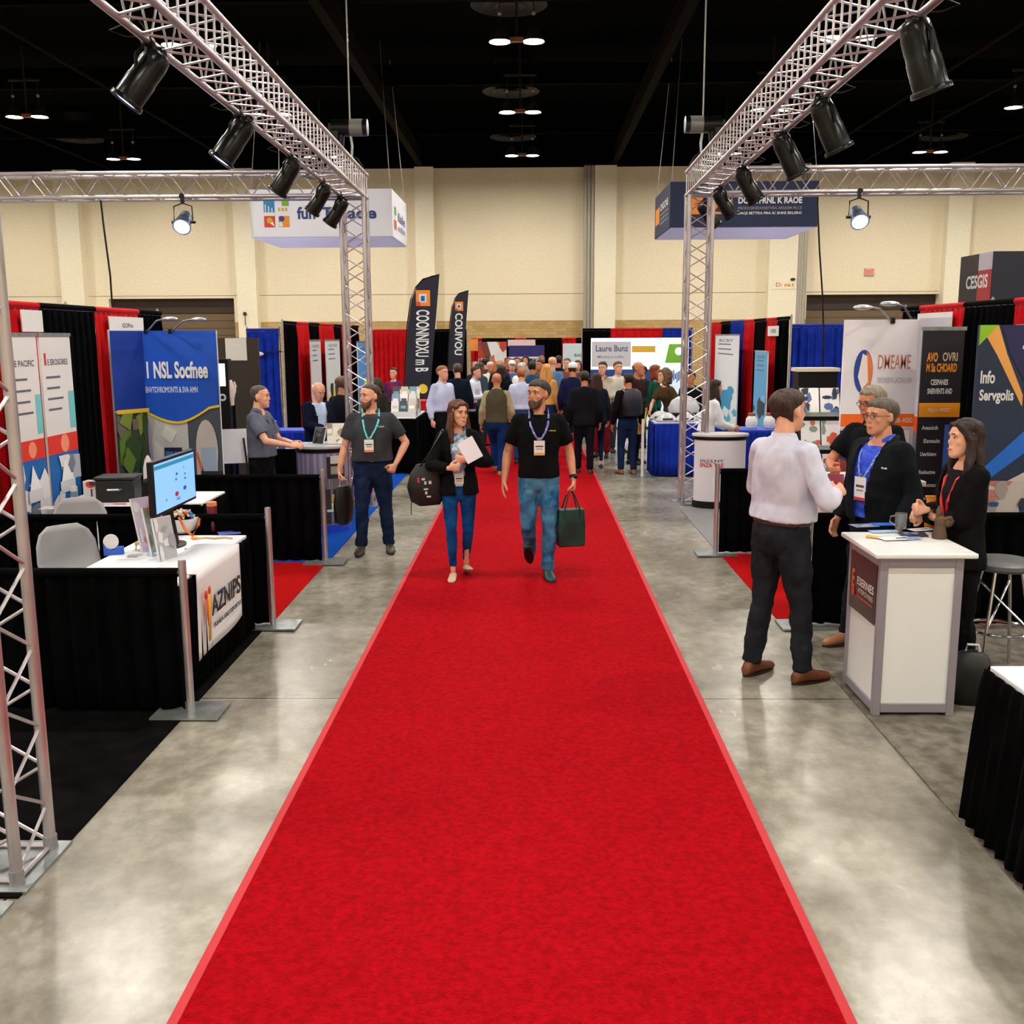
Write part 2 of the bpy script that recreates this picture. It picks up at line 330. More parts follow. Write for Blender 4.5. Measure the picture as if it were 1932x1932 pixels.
# ------------------------------------------------------------------ trusses
def truss(label, p0, p1, w=.29, group=None, ladder=None, base=False, ptch=.36, name='box_truss', cat='truss', r=.0245):
    """square box truss from p0 to p1 (corner-line centre), lacing on four faces"""
    p0, p1 = V(p0), V(p1); L = (p1 - p0).length; ax = (p1 - p0).normalized()
    if abs(ax.z) > .9: u, v = V((1, 0, 0)), V((0, 1, 0))
    else: v = V((0, 0, 1)); u = ax.cross(v) * -1 if abs(ax.y) > .9 else V((0, 1, 0))
    if abs(ax.y) > .9: u = V((1, 0, 0))
    t = thing(name, label, cat, p0, 0, group); h = w / 2
    c = [(-h, -h), (h, -h), (h, h), (-h, h)]
    for a, b in c:
        m = MB(); q = u * a + v * b; m.cyl(q, q + ax * L, r, ALU, 12)
        for e in (0, L): m.cyl(q + ax * (e - .012), q + ax * (e + .012), r * 1.25, ALUD, 12)
        m.build('chord', None, t)
    for k in range(4):
        a = u * c[k][0] + v * c[k][1]; b = u * c[(k + 1) % 4][0] + v * c[(k + 1) % 4][1]; m = MB(); n = max(2, round(L / ptch))
        if k % 2 == 0 and abs(ax.z) < .9: pass
        ph = 0
        for i in range(n):
            z0, z1 = .03 + (L - .06) * i / n, .03 + (L - .06) * (i + 1) / n; zm = (z0 + z1) / 2
            A, B = (a, b) if ph == 0 else (b, a)
            if ladder == k:
                for zz in (z0, zm): m.tube([a + ax * zz, b + ax * (zz + .02)], .008, ALU, 6)
            else:
                m.tube([A + ax * z0, B + ax * zm], .008, ALU, 6); m.tube([B + ax * zm, A + ax * z1], .008, ALU, 6)
        for e in (.012, L - .012): m.tube([a + ax * e, b + ax * e], .011, ALU, 6)
        m.build('lacing', None, t)
    if base:
        m = MB(); m.box((0, 0, -.006), (.42, .42, .012), STEEL); m.build('base_plate', None, t)
        for a, b in c:
            m = MB(); q = u * a + v * b; m.cyl(q + V((0, 0, 0)), q + V((0, 0, .06)), r * 1.2, ALUD, 12); m.build('foot_coupler', None, t)
    return t
LX, RX = -2.245, 2.135; YN, YFAR, SKW = 3.9, 13.24, .13; ZT = 4.11
truss('near lighting truss tower cut off by the left edge, standing on black carpet', (LX, YN, .013), (LX, YN, ZT - .15), base=True)
truss('far left truss tower in front of the white hanging sign', (LX, YFAR, .013), (LX, YFAR, ZT - .15), base=True)
truss('far right truss tower in front of the dark blue hanging sign', (RX, YFAR, .013), (RX, YFAR, ZT - .15), base=True)
truss('left overhead truss over the aisle side, carrying five black lamps', (LX + SKW, YN - .15, ZT), (LX, YFAR + .15, ZT), ladder=1)
truss('right overhead truss over the aisle side, carrying six black lamps', (RX - SKW * 1.28, 1.2, ZT), (RX, YFAR + .15, ZT), ladder=3)
truss('horizontal cross truss spanning over the left booths', (LX - .17, YFAR, ZT), (-9.2, YFAR, ZT), ptch=.42)
truss('horizontal cross truss spanning over the right booths', (RX + .17, YFAR, ZT), (9.0, YFAR, ZT), ptch=.42)
# near post of drape hardware at the left frame edge
t = thing('drape_upright', 'grey metal drape upright with flat base plate at the bottom left corner', 'post', (-2.11, 3.55, 0))
m = MB(); m.cyl((0, 0, .01), (0, 0, 2.5), .019, ALU, 12); m.build('post', None, t)
m = MB(); m.bx(-.3, .06, -.2, .08, 0, .01, STEEL); m.build('base_plate', None, t)
# ------------------------------------------------------------------ chain hoists
def hoist(label, x, flip):
    t = thing('chain_hoist', label, 'hoist', (x, YFAR - .1, ZT + .25))
    m = MB(); m.cyl((-.23 * flip, 0, .42), (.22 * flip, 0, .42), .1, BLKM, 18); m.cyl((.0, 0, .42), (.16 * flip, 0, .42), .103, mat('hoist_grey', (120, 120, 118), .4, .4), 18); m.box((-.2 * flip, 0, .36), (.12, .17, .2), BLKM); m.build('motor', None, t)
    m = MB(); m.tube([(-.12 * flip, 0, .34), (-.14 * flip, 0, .1), (-.14 * flip, 0, -.04)], .05, BLKP, 10); m.build('chain_bag', None, t)
    m = MB(); m.tube([(0, 0, .5), (0, 0, 4.7)], .01, mat('chain_steel', (150, 146, 138), .4, .7), 6); m.build('chain', None, t)
    m = MB(); m.tube([(0, 0, .35), (.02 * flip, 0, .2), (0, 0, -.05)], .016, STEEL, 8); m.tube([(-.16, 0, -.08), (-.08, 0, .05), (0, 0, .1), (.08, 0, .05), (.16, 0, -.08)], .012, BLKP, 6); m.build('hook_sling', None, t)
hoist('black chain hoist hanging above the far end of the left roof truss', LX, 1)
hoist('black chain hoist hanging above the far end of the right roof truss', RX, -1)
# ------------------------------------------------------------------ par cans
GLB = mat('par_lens_lit', (150, 170, 255), .2, emit=7, ecol=(170, 180, 255)); GLD = mat('par_lens_dark', (30, 32, 38), .15, spec=.8)
def par_can(label, px, py, chx, side, lens, size=1.0, tilt=38, yaw=0):
    p = XP(px, py, chx); sk_ = -side * SKW * (YFAR + .15 - p.y) / (YFAR + .3 - YN); p = XP(px, py, chx + sk_); p = V((chx + sk_, p.y, ZT - .145))
    t = thing('par_can_lamp', label, 'stage lamp', p, 0, 'black par can lamps on the left truss' if side < 0 else 'black par can lamps on the right truss')
    q = MX.Rotation(R(yaw), 3, 'Z') @ MX.Rotation(R(-16 if lens else 0), 3, 'X') @ MX.Rotation(R(tilt) * side * -1, 3, 'Y'); pv = V((side * .035, 0, -.2))
    def T(x): return pv + q @ V(x)
    def ring(r, z, n=20): return [T((r * math.cos(2 * PI * k / n), r * math.sin(2 * PI * k / n), z)) for k in range(n)]
    s = size
    m = MB(); m.loft([ring(r * s, z * s) for r, z in ((.03, .2), (.06, .195), (.085, .17), (.095, .1), (.095, -.02), (.1, -.03), (.1, -.2), (.108, -.2), (.108, -.215), (.09, -.215))], BLKM, cap=False); m.ball(T((0, 0, .185 * s)), .05 * s, BLKM); bd = m.build('lamp_body', None, t)
    m = MB(); m.loft([ring(.09 * s, -.205 * s), ring(.07 * s, -.212 * s)], GLB if lens else GLD); m.build('lens', None, bd)
    m = MB(); m.loft([ring(r * s, z * s) for r, z in ((.113, -.19), (.118, -.2), (.118, -.222), (.107, -.222))], BLKM, cap=False); m.build('filter_frame', None, bd)
    m = MB(); m.tube([T((0, .108 * s, 0)), pv + V((0, .115, .1)), V((0, .06, -.03)), V((0, -.06, -.03)), pv + V((0, -.115, .1)), T((0, -.108 * s, 0))], .011, BLKM, 6)
    m.build('yoke', None, t)
    m = MB(); m.cyl((0, -.03, 0), (0, .03, 0), .037, BLKM, 12); m.box((0, 0, -.03), (.03, .05, .05), BLKM); m.build('clamp', None, t)
    m = MB(); m.tube([T((0, 0, .19 * s)), pv + V((side * -.02, -.1, .3)), pv + V((side * .16, -.08, .24)), V((side * .12, -.03, .02)), V((0, .02, .03))], .005, BLKP, 6); m.build('cable', None, t)
oL, oR = LX - .145, RX + .145
for i, (px, py, ln, s_, lab) in enumerate(((278, 66, 1, .88, 'black par can on the left truss with a lit bluish lens, nearest the camera'), (447, 180, 1, .93, 'black par can on the left truss with a lit bluish rim, second from the camera'), (545, 262, 0, .86, 'unlit black par can in the middle of the five on the left truss'),
        (607, 318, 0, .82, 'unlit black par can fourth from the camera on the left truss'), (640, 345, 0, .86, 'unlit black par can at the far end of the left truss, beside the tower'))):
    par_can(lab, px, py, oL, -1, ln, s_, (34, 32, 36, 38, 38)[i], (-8, -10, -12, -15, -15)[i])
for i, (px, py, lab) in enumerate(((1735, -15, 'big black par can at the top right corner, nearest the camera on the right truss'), (1560, 118, 'black par can second from the camera on the right truss'), (1483, 205, 'black par can third from the camera on the right truss'),
        (1407, 270, 'black par can fourth from the camera on the right truss'), (1362, 315, 'black par can fifth from the camera on the right truss'), (1332, 350, 'black par can at the far end of the right truss, beside the tower'))):
    par_can(lab, px, py, oR, 1, 0, (.98, .96, .92, .88, .86, .86)[i], (20, 28, 30, 34, 36, 38)[i], (8, 10, 10, 12, 15, 15)[i])
# ------------------------------------------------------------------ lit spotlights on the cross trusses
SPOT = mat('spot_glow', (235, 242, 255), .5, emit=30, ecol=(225, 236, 255))
def spot(label, px):
    p = at(px, 375, YFAR - .145); t = thing('spotlight', label, 'stage lamp', (p.x, YFAR - .145, ZT - .145), 0, 'lit spotlights under the cross trusses')
    q = MX.Rotation(R(62), 3, 'X'); pv = V((0, 0, -.31))
    def ring(r, z, n=20): return [pv + q @ V((r * math.cos(2 * PI * k / n), r * math.sin(2 * PI * k / n), z)) for k in range(n)]
    q = MX.Rotation(R(-50), 3, 'X')
    m = MB(); m.loft([ring(r, z) for r, z in ((.03, .16), (.07, .15), (.085, .05), (.105, -.05), (.115, -.11), (.1, -.11))], mat('steel_blue_lamp', (96, 108, 130), .35, .6)); bd = m.build('lamp_body', None, t)
    m = MB(); m.loft([ring(.1, -.1), ring(.085, -.125), ring(.04, -.14)], SPOT); m.build('lens', None, bd)
    m = MB(); m.tube([(-.12, 0, -.31), (-.115, 0, -.12), (0, 0, -.08), (.115, 0, -.12), (.12, 0, -.31)], .009, BLKM, 6); m.build('yoke', None, t)
    m = MB(); m.box((0, 0, -.045), (.035, .05, .09), BLKM); m.cyl((0, -.03, 0), (0, .03, 0), .036, BLKM, 12); m.build('clamp', None, t)
    for s_ in (-1, 1):
        m = MB(); m.cyl((s_ * .1, 0, -.31), (s_ * .15, 0, -.31), .02, BLKM, 8); m.build('knob', None, t)
spot('lit spotlight hanging under the left cross truss', 344); spot('lit spotlight hanging under the right cross truss', 1621)
def cable(label, pts, r=.008, m_=BLKP, name='cable', cat='cable'):
    p0 = V(pts[0]); m = MB(); m.tube([V(p) - p0 for p in pts], r, m_, 6); return solo(name, m, None, label, cat, p0)
cable('black power cable dropping from the left cross truss past the shutter door', [at(190, 378, YFAR), at(196, 430, YFAR), at(208, 520, YFAR), at(212, 580, YFAR), at(214, 700, YFAR), V((at(215, 700, YFAR).x, YFAR, .02))], .012)
cable('thin black power cable dropping from the right cross truss behind the spotlight', [at(1542, 372, YFAR), at(1546, 470, YFAR), at(1552, 560, YFAR), at(1554, 640, YFAR), V((at(1556, 700, YFAR).x, YFAR, .02))], .011)
# ------------------------------------------------------------------ hanging signs
def hang_sign(label, pxl, pxr, pt, pb, Y, D, face, under, deco, lines):
    a, b = at(pxl, pt, Y), at(pxr, pb, Y); w = b.x - a.x; h = a.z - b.z
    t = thing('hanging_sign', label, 'hanging sign', ((a.x + b.x) / 2, Y + D / 2, b.z))
    m = MB(); m.bx(-w / 2, w / 2, -D / 2, -D / 2 + .03, .02, h, face); m.bx(-w / 2, w / 2, D / 2 - .03, D / 2, .02, h, face); m.bx(-w / 2, -w / 2 + .03, -D / 2 + .03, D / 2 - .03, .02, h, face); m.bx(w / 2 - .03, w / 2, -D / 2 + .03, D / 2 - .03, .02, h, face)
    def side(fn, ang):
        m.M = MX.Rotation(ang, 4, 'Z') @ MX.Translation((0, 0, 0)); fn(m); m.M = MX()
    deco(m, w, h, D); m.build('fabric_box', None, t)
    m = MB(); m.bx(-w / 2 + .03, w / 2 - .03, -D / 2 + .03, D / 2 - .03, .0, .02, under); m.build('underside_panel', None, t)
    for sx in (-1, 1):
        for sy in (-1, 1):
            m = MB(); m.tube([(sx * w * .49, sy * D * .49, h), (sx * w * .42, sy * D * .3, 9.2 - b.z)], .008, ALUD, 5); m.build('hanging_wire', None, t)
    return t
LOGO = [P((24, 140, 206)), P((122, 182, 30)), P((226, 60, 34)), P((240, 150, 20)), P((214, 180, 60)), P((40, 60, 150)), P((178, 24, 40))]
def logo4(m, x, z, s, d, white):
    g = s * .06; h = s / 2
    for i, (qx, qz, c) in enumerate(((0, h, LOGO[0]), (h, h, white), (0, 0, LOGO[2]), (h, 0, LOGO[3]))):
        x0, z0 = x + qx + g, z + qz + g; e = h - 2 * g
        if i != 1: m.rect(x0, z0, x0 + e, z0 + e, c, d)
        if i == 0:
            for k in range(3): m.rect(x0 + e * (.1 + .3 * k), z0, x0 + e * (.2 + .3 * k), z0 + e * (.7 - .15 * k), white, d + .003)
        if i == 1:
            m.rect(x0 + e * .35, z0 + e * .55, x0 + e, z0 + e, LOGO[1], d)
            for k in range(3): m.rect(x0 + e * .32 * k, z0 + e * .1, x0 + e * (.32 * k + .2), z0 + e * .4, LOGO[4], d)
        if i == 2: m.disc(x0 + e * .5, z0 + e * .6, e * .27, LOGO[4], d + .003); m.poly([(x0 + e * .55, z0 + e * .35), (x0 + e * .95, z0 + e * .05), (x0 + e * .8, z0 + e * .5)], white, d + .004)
        if i == 3: m.disc(x0 + e * .3, z0 + e * .75, e * .26, LOGO[5], d + .003); m.poly([(x0 + e * .05, z0), (x0 + e * .4, z0 + e * .1), (x0 + e * .3, z0 + e * .5), (x0, z0 + e * .4)], white, d + .003)
def translucent(name, c, f=.7):
    m = bpy.data.materials.new(name); m.use_nodes = True; nt = m.node_tree; nt.nodes.remove(nt.nodes['Principled BSDF']); a = nt.nodes.new('ShaderNodeBsdfDiffuse'); b = nt.nodes.new('ShaderNodeBsdfTranslucent'); x = nt.nodes.new('ShaderNodeMixShader'); x.inputs[0].default_value = f
    for q in (a, b): q.inputs[0].default_value = lin(c)
    nt.links.new(a.outputs[0], x.inputs[1]); nt.links.new(b.outputs[0], x.inputs[2]); nt.links.new(x.outputs[0], nt.nodes['Material Output'].inputs[0]); return m
UND = translucent('lilac_translucent_fabric', (226, 226, 250))
SW = translucent('white_sign_fabric', (246, 247, 255), .35)
NAVY = mat('navy_sign_fabric', (10, 28, 74), .6)
def decoA(m, w, h, D):
    d = D / 2 + .01; NV = P((22, 58, 128)); x = -w / 2
    logo4(m, x + w * .085, h * .18, h * .62, d, P((240, 240, 248)))
    m.text('fun', x + w * .33, h * .38, w * .13, h * .26, NV, d, .03); m.text('Tihaoe', x + w * .50, h * .38, w * .39, h * .25, NV, d, .03)
    m.M = MX.Rotation(PI / 2, 4, 'Z'); d = w / 2 + .01
    m.rect(-D * .38, h * .5, -D * .27, h * .68, P((60, 150, 70)), d); m.rect(-D * .4, h * .2, -D * .25, h * .4, P((220, 90, 50)), d); m.text('fiale', -D * .15, h * .42, D * .5, h * .2, NV, d); m.text('acdbas', -D * .15, h * .22, D * .5, h * .14, P((90, 96, 130)), d); m.M = MX()
def decoB(m, w, h, D):
    d = D / 2 + .01; x = -w / 2; W_ = P((236, 238, 244)); OR = P((244, 144, 22))
    m.rect(x + w * .13, h * .3, x + w * .42, h * .72, OR, d); m.poly([(x + w * .16, h * .5), (x + w * .22, h * .62), (x + w * .3, h * .58), (x + w * .26, h * .48)], P((200, 40, 60)), d + .003)
    m.poly([(x + w * .3, h * .36), (x + w * .38, h * .7), (x + w * .42, h * .66), (x + w * .36, h * .34)], NAVY, d + .004); m.rect(x + w * .22, h * .3, x + w * .28, h * .42, NAVY, d + .003)
    m.text('DOOTFRNL K RAOE', x + w * .46, h * .52, w * .43, h * .14, W_, d, .035); m.text('PRODOSKSRXXSETVRA ARSAEM PILCE', x + w * .46, h * .395, w * .43, h * .06, P((150, 150, 166)), d)
    m.text('DAQI SETTRA PRA IC SHKE EKLERO', x + w * .46, h * .28, w * .43, h * .065, W_, d, .02)
    m.M = MX.Rotation(-PI / 2, 4, 'Z'); d = w / 2 + .01
    m.rect(-D * .42, h * .3, -D * .14, h * .68, OR, d); m.text('CNOCNE', -D * .1, h * .55, D * .5, h * .16, W_, d, .02)
    for k in range(3): m.text('nseral tuns', -D * .1, h * (.44 - .1 * k), D * .5, h * .06, P((170, 176, 190)), d)
    m.M = MX()
hang_sign('large white box sign with four-square logo hanging left of the aisle', 470, 741, 358, 447, 25, 2.85, SW, UND, decoA, 0)
hang_sign('large dark blue box sign with orange logo hanging right of the aisle', 1265, 1542, 343, 429, 25, 2.95, NAVY, UND, decoB, 0)
# exit sign, stencil, small bits on the back wall
p = at(1640, 513, YB - .03); m = MB(); m.box((0, 0, 0), (.34, .06, .24), P((214, 176, 160))); m.text('EXIT', -.13, -.06, .26, .13, mat('exit_red', (220, 50, 36), .5, emit=.6), .034, .02); solo('exit_sign', m, None, 'small red exit sign high on the back wall at right', 'sign', p)
p = at(1464, 541, YB - .37); m = MB(); m.box((.3, 0.008, .08), (.8, .008, .32), PILC); m.text('D: ns.t', 0, 0, .62, .14, P((220, 120, 50)), .002, .01); solo('stencil_plate', m, None, 'small orange lettering on the cream pilaster left of the right shutter door', 'sign', p)
p = at(462, 592, YB - .38); m = MB(); m.ball((0, 0, 0), .07, P((60, 40, 50)), 10, 6); m.cyl((0, 0, -.06), (0, 0, -.4), .012, P((90, 84, 74))); solo('wall_horn', m, None, 'tiny dark fire bell with conduit on the cream pilaster above the blue drape', 'bell', p)
p = at(1496, 527, YB - .38); m = MB(); m.ball((0, 0, 0), (.09, .06, .05), P((50, 46, 46)), 10, 6); m.box((0, .04, .0), (.05, .06, .05), P((50, 46, 46))); solo('wall_camera', m, None, 'tiny dark security camera on the cream pilaster above the orange lettering', 'camera', p)
# ------------------------------------------------------------------ people
def skin(c): return mat('skin_%02x%02x%02x' % c, c, .5, var=(18, tuple(max(0, int(x * .93)) for x in c)), spec=.35)
SK = [skin((214, 150, 120)), skin((232, 172, 142)), skin((200, 130, 96)), skin((128, 82, 58)), skin((226, 178, 154))]
def hairm(c): return mat('hair_%02x%02x%02x' % c, c, .55, bump=(60, .8, (1, 1, .15)), var=(40, tuple(min(255, int(x * 1.3 + 4)) for x in c), (1, 1, .12)), spec=.4)
EYEW, EYEB, LIPM, LIPW = P((226, 220, 214), .25), P((34, 22, 16), .2), P((168, 92, 82), .5), P((188, 76, 78), .45)
def ik(a, b, l1, l2, hint):
    d = b - a; L = min(d.length, (l1 + l2) * .999); d.normalize() if d.length else None
    x = (l1 * l1 - l2 * l2 + L * L) / (2 * L); h = math.sqrt(max(0, l1 * l1 - x * x))
    n = V(hint) - d * V(hint).dot(d); n = n.normalized() if n.length > 1e-5 else V((0, 1, 0))
    return a + d * x + n * h
def limb(mb, pts, rad, n=12, flat=1.0, ref=(0, 1, 0)):
    mb.tube(pts, rad, None, n, True, flat, ref); mb.ball(pts[0], rad[0] * .97, None, n, 6); mb.ball(pts[-1], rad[-1] * .97, None, n, 6)
def ellring(c, w, df, db, q=None, n=20, e=1.0):
    r = []
    for k in range(n):
        a = 2 * PI * k / n; cx, sy = math.cos(a), math.sin(a)
        cx = math.copysign(abs(cx) ** e, cx); sy = math.copysign(abs(sy) ** e, sy)
        p = V((w * cx, (db if sy > 0 else df) * sy, 0)); r.append(V(c) + (q @ p if q else p))
    return r
HEAD = [(0, .022, .088, .04), (.012, .04, .097, .02), (.034, .054, .098, .0), (.06, .062, .095, -.03), (.085, .067, .091, -.055), (.11, .071, .089, -.078), (.13, .073, .086, -.09), (.155, .076, .09, -.1), (.185, .075, .082, -.1), (.21, .064, .062, -.086), (.228, .042, .036, -.06), (.236, .016, .01, -.025)]
def hring(T, q, z, w, yf, yb, n=20, gx=1.0, e=.85):
    yc = (yf * -1 + -yb) / 2; h = (yf - yb) / 2   # y: front is -Y
    r = []
    for k in range(n):
        a = 2 * PI * k / n; cx, sy = math.cos(a), math.sin(a)
        r.append(T + q @ V((w * gx * math.copysign(abs(cx) ** e, cx), yc + h * math.copysign(abs(sy) ** e, sy), z)))
    return r
class Obj: pass
def person(label, x, y, h=1.75, rz=0, hero=0, g=1.0, fem=0, hair='short', hc=(60, 44, 32), sk=0, top='polo', tc=(60, 60, 66), tc2=None, inner=None, legs=(26, 30, 44), legs2=None, slim=0, shoe=(40, 28, 20), feet=((0, 0, 0), (0, 0, 0)), toe=(0, 0),
           wa=None, wb=None, ea=None, eb=None, lean=0, turn=0, look=(0, 0), ha=None, hb_=None, curl=(.35, .35), hem=None, group=None, beard=None, belt=None, face=True, sway=0, z0=0.0, headw=1.0, legvox=None):
    s = h / 1.732; vox = .0075 if hero else .017; cv = .010 if hero else .02
    T = lambda p: None
    root_loc = V((x, y, z0)); inv = MX.Rotation(-rz, 3, 'Z')
    def W(p): return (inv @ (V(p) - root_loc)) / s      # world point -> body space
    pel = V((0, 0, .95))
    def T(px, py, pz):
        t = max(0, min(1, (pz - .93) / .5)); tt = t * t * (3 - 2 * t)
        q = MX.Rotation(R(turn) * tt, 3, 'Z') @ MX.Rotation(R(lean) * min(1, tt * 1.2), 3, 'X') @ MX.Rotation(R(sway) * tt, 3, 'Y')
        return pel + q @ (V((px, py, pz)) - pel)
    def Q(pz):
        t = max(0, min(1, (pz - .93) / .5)); tt = t * t * (3 - 2 * t)
        return MX.Rotation(R(turn) * tt, 3, 'Z') @ MX.Rotation(R(lean) * min(1, tt * 1.2), 3, 'X') @ MX.Rotation(R(sway) * tt, 3, 'Y')
    o = Obj(); o.s = s; o.W = W; o.rz = rz; o.loc = root_loc
    sw = (.142 if fem else .162) * (1 + (g - 1) * .4)
    A_ = {}
    for sd, side in (('a', -1), ('b', 1)):
        i = 0 if side < 0 else 1; f = feet[i]
        hip = V((side * .088, 0, .91)); an = V((side * .098 + f[0], f[1], .085 + f[2]))
        kn = ik(hip, an, .43, .40, (side * .08, -1, 0))
        sh = T(side * sw, .005, 1.385); w = V(wa if side < 0 else wb) if (wa if side < 0 else wb) is not None else T(side * (sw + .085 + (g - 1) * .15), -.05, .86)
        up, fo = .295, .255
        if (w - sh).length > up + fo - .004: w = sh + (w - sh).normalized() * (up + fo - .004)
        el = ik(sh, w, up, fo, (ea if side < 0 else eb) or (side * .5, 1, -.15))
        A_[sd] = Obj(); A_[sd].__dict__.update(hip=hip, an=an, kn=kn, sh=sh, el=el, w=w, side=side)
    # --- body
    b = MB()
    gk = .86
    TR = [(.80, .10, .085, .095), (.88, .155, .1, .11), (.97, .148 - .012 * fem, .1, .095), (1.08, .138 - .016 * fem, .098, .088), (1.2, .152 - .012 * fem, .108, .098), (1.3, .16 - .012 * fem, .104, .1), (1.385, .155 - .015 * fem, .085, .092), (1.43, .105, .062, .075), (1.465, .062, .055, .06)]
    b.loft([ellring(T(0, 0, z), w * gk * (1 + (g - 1) * .7), df * gk * (1 + (g - 1)), db * gk, Q(z)) for z, w, df, db in TR])
    hq = MX.Rotation(R(look[0]), 3, 'Z') @ MX.Rotation(R(look[1]), 3, 'X')
    nb = T(0, .012, 1.44); hp = T(0, 0, 1.5) + V((0, -.012, .014)) ; hp = hp - V((0, 0, .02)); HT = hp
    limb(b, [nb, HT + hq @ V((0, .012, .075))], [.058 - .01 * fem + .006 * (g > 1.1), .053 - .009 * fem], 14)
    hw = headw * (.95 if fem else 1.0)
    b.loft([hring(HT, hq, *r, gx=hw) for r in HEAD])
    ears = hair not in ('long', 'bob', 'curly')
    hx = lambda p: HT + hq @ V((p[0] * hw, p[1], p[2]))
    for s_ in (-1, 1):
        b.ball(hx((s_ * (.077 if ears else .066), .012, .112)), (.010, .020, .032), None, 10, 6, hq)
        b.ball(hx((s_ * .03, -.078, .152)), (.026, .017, .009), None, 8, 6, hq); b.ball(hx((s_ * .042, -.066, .098)), (.024, .022, .022), None, 8, 6, hq)
    b.loft([[hx(p) for p in ((-w_, y0, z_), (0, y1, z_), (w_, y0, z_), (0, y0 + .03, z_))] for z_, w_, y0, y1 in ((.15, .008, -.085, -.094), (.125, .010, -.086, -.103), (.1, .015, -.086, -.117), (.09, .017, -.086, -.113), (.085, .012, -.085, -.1))])
    b.ball(hx((0, -.09, .064)), (.024, .012, .006), None, 8, 5, hq); b.ball(hx((0, -.089, .053)), (.020, .012, .007), None, 8, 5, hq); b.ball(hx((0, -.085, .018)), (.022, .018, .014), None, 8, 5, hq)
    for sd in 'ab':
        a = A_[sd]; side = a.side
        limb(b, [a.sh, a.sh.lerp(a.el, .5), a.el], [.05 * (1 - .12 * fem), .046 * (1 - .15 * fem), .038 * (1 - .12 * fem)], 12)
        limb(b, [a.el, a.el.lerp(a.w, .3), a.el.lerp(a.w, .75), a.w], [.038 * (1 - .12 * fem), .040 * (1 - .14 * fem), .030 * (1 - .1 * fem), .0255 * (1 - .1 * fem)], 12)
        hd = (ha if side < 0 else hb_); d = (a.w - a.el).normalized(); n = V((-side, 0, 0))
        if hd:
            if hd[0] is not None: d = V(hd[0]).normalized()
            if len(hd) > 1 and hd[1] is not None: n = V(hd[1])
        n = (n - d * n.dot(d)).normalized(); u = d.cross(n) * (1 if side < 0 else -1); w = a.w; cu = curl[0 if side < 0 else 1]; hs = .94 if fem else 1.0
        a.d, a.n, a.u = d, n, u
        rings = []
        for t, wi, th in ((0, .024, .019), (.03, .033, .019), (.06, .041, .017), (.088, .040, .013)):
            c = w + d * t * hs; rings.append([c + u * (wi * hs * math.cos(2 * PI * k / 12)) + n * (th * hs * math.sin(2 * PI * k / 12)) for k in range(12)])
        b.loft(rings); b.ball(w, .0235 * hs)
        rf = .0098 if hero else .011
        for i, Lf in enumerate((.072, .08, .074, .058)):
            p = w + d * (.085 - .004 * abs(i - 1)) * hs + u * (.0295 - .0205 * i) * hs; pts = [p - d * .02, p]; ang = 0
            dd = d + u * (.06 * (1.2 - i) * (1 - cu))
            for k_, fr in enumerate((.45, .32, .23)):
                ang += cu * (1.0, 1.15, .9)[k_] * 1.15; p = p + (dd * math.cos(ang) + n * math.sin(ang)).normalized() * Lf * fr * hs; pts.append(p)
            b.tube(pts, [rf, rf, rf * .96, rf * .9, rf * .78], None, 8)
            b.ball(pts[-1], rf * .8, None, 8, 5)
        p = w + d * .02 * hs + u * .022 * hs; q1 = p + (d * .55 + u * .62 + n * .35).normalized() * .042 * hs; q2 = q1 + (d * .8 + u * .22 + n * (.3 + cu * .5)).normalized() * .03 * hs; q3 = q2 + (d * .85 + n * (.25 + cu * .6)).normalized() * .022 * hs
        b.tube([p, q1, q2, q3], [.0145, .0125, .0115, .009], None, 8); b.ball(q3, .009, None, 8, 5)
        a.palm = w + d * .07 * hs + n * .02; a.grip = w + d * .085 * hs + n * .03
        lr = 1 - .1 * slim
        limb(b, [a.hip, a.hip.lerp(a.kn, .5), a.kn], [.078 * lr, .066 * lr, .047 * lr], 12); limb(b, [a.kn, a.kn.lerp(a.an, .35), a.kn.lerp(a.an, .8), a.an], [.047 - .006 * slim, .044 - .008 * slim, .033 - .006 * slim, .032 - .006 * slim], 12)
    me = remesh(b, vox, 2, 'person_body', .4); me.materials.append(SK[sk])
    body = bpy.data.objects.new('person', me); COL.objects.link(body); tag(body, label, 'person', group)
    body.location = root_loc; body.rotation_euler = (0, 0, rz); body.scale = (s, s, s)
    o.body = body; o.A = A_; o.T = T; o.Q = Q; o.HT = HT; o.hq = hq; o.hx = hx
    def part(name, me_or_mb, m=None, lab=None, par=None):
        if isinstance(me_or_mb, MB): ob = me_or_mb.build(name, m, par or body)
        else:
            ob = bpy.data.objects.new(name, me_or_mb); COL.objects.link(ob); ob.parent = body
            if m: me_or_mb.materials.append(m)
        if lab: ob['label'] = lab
        return ob
    o.part = part
    # --- trousers
    gl = 1 + (g - 1) * .6
    t = MB(); wz = 1.02
    t.loft([ellring(T(0, 0, z), w * gl, df * gl, db * gl, Q(z)) for z, w, df, db in ((wz, .152 - .008 * fem, .108, .098), (.97, .163, .112, .108), (.91, .172 + .006 * fem, .112, .118), (.85, .172 + .004 * fem, .108, .114), (.80, .15, .095, .1), (.775, .1, .07, .08))])
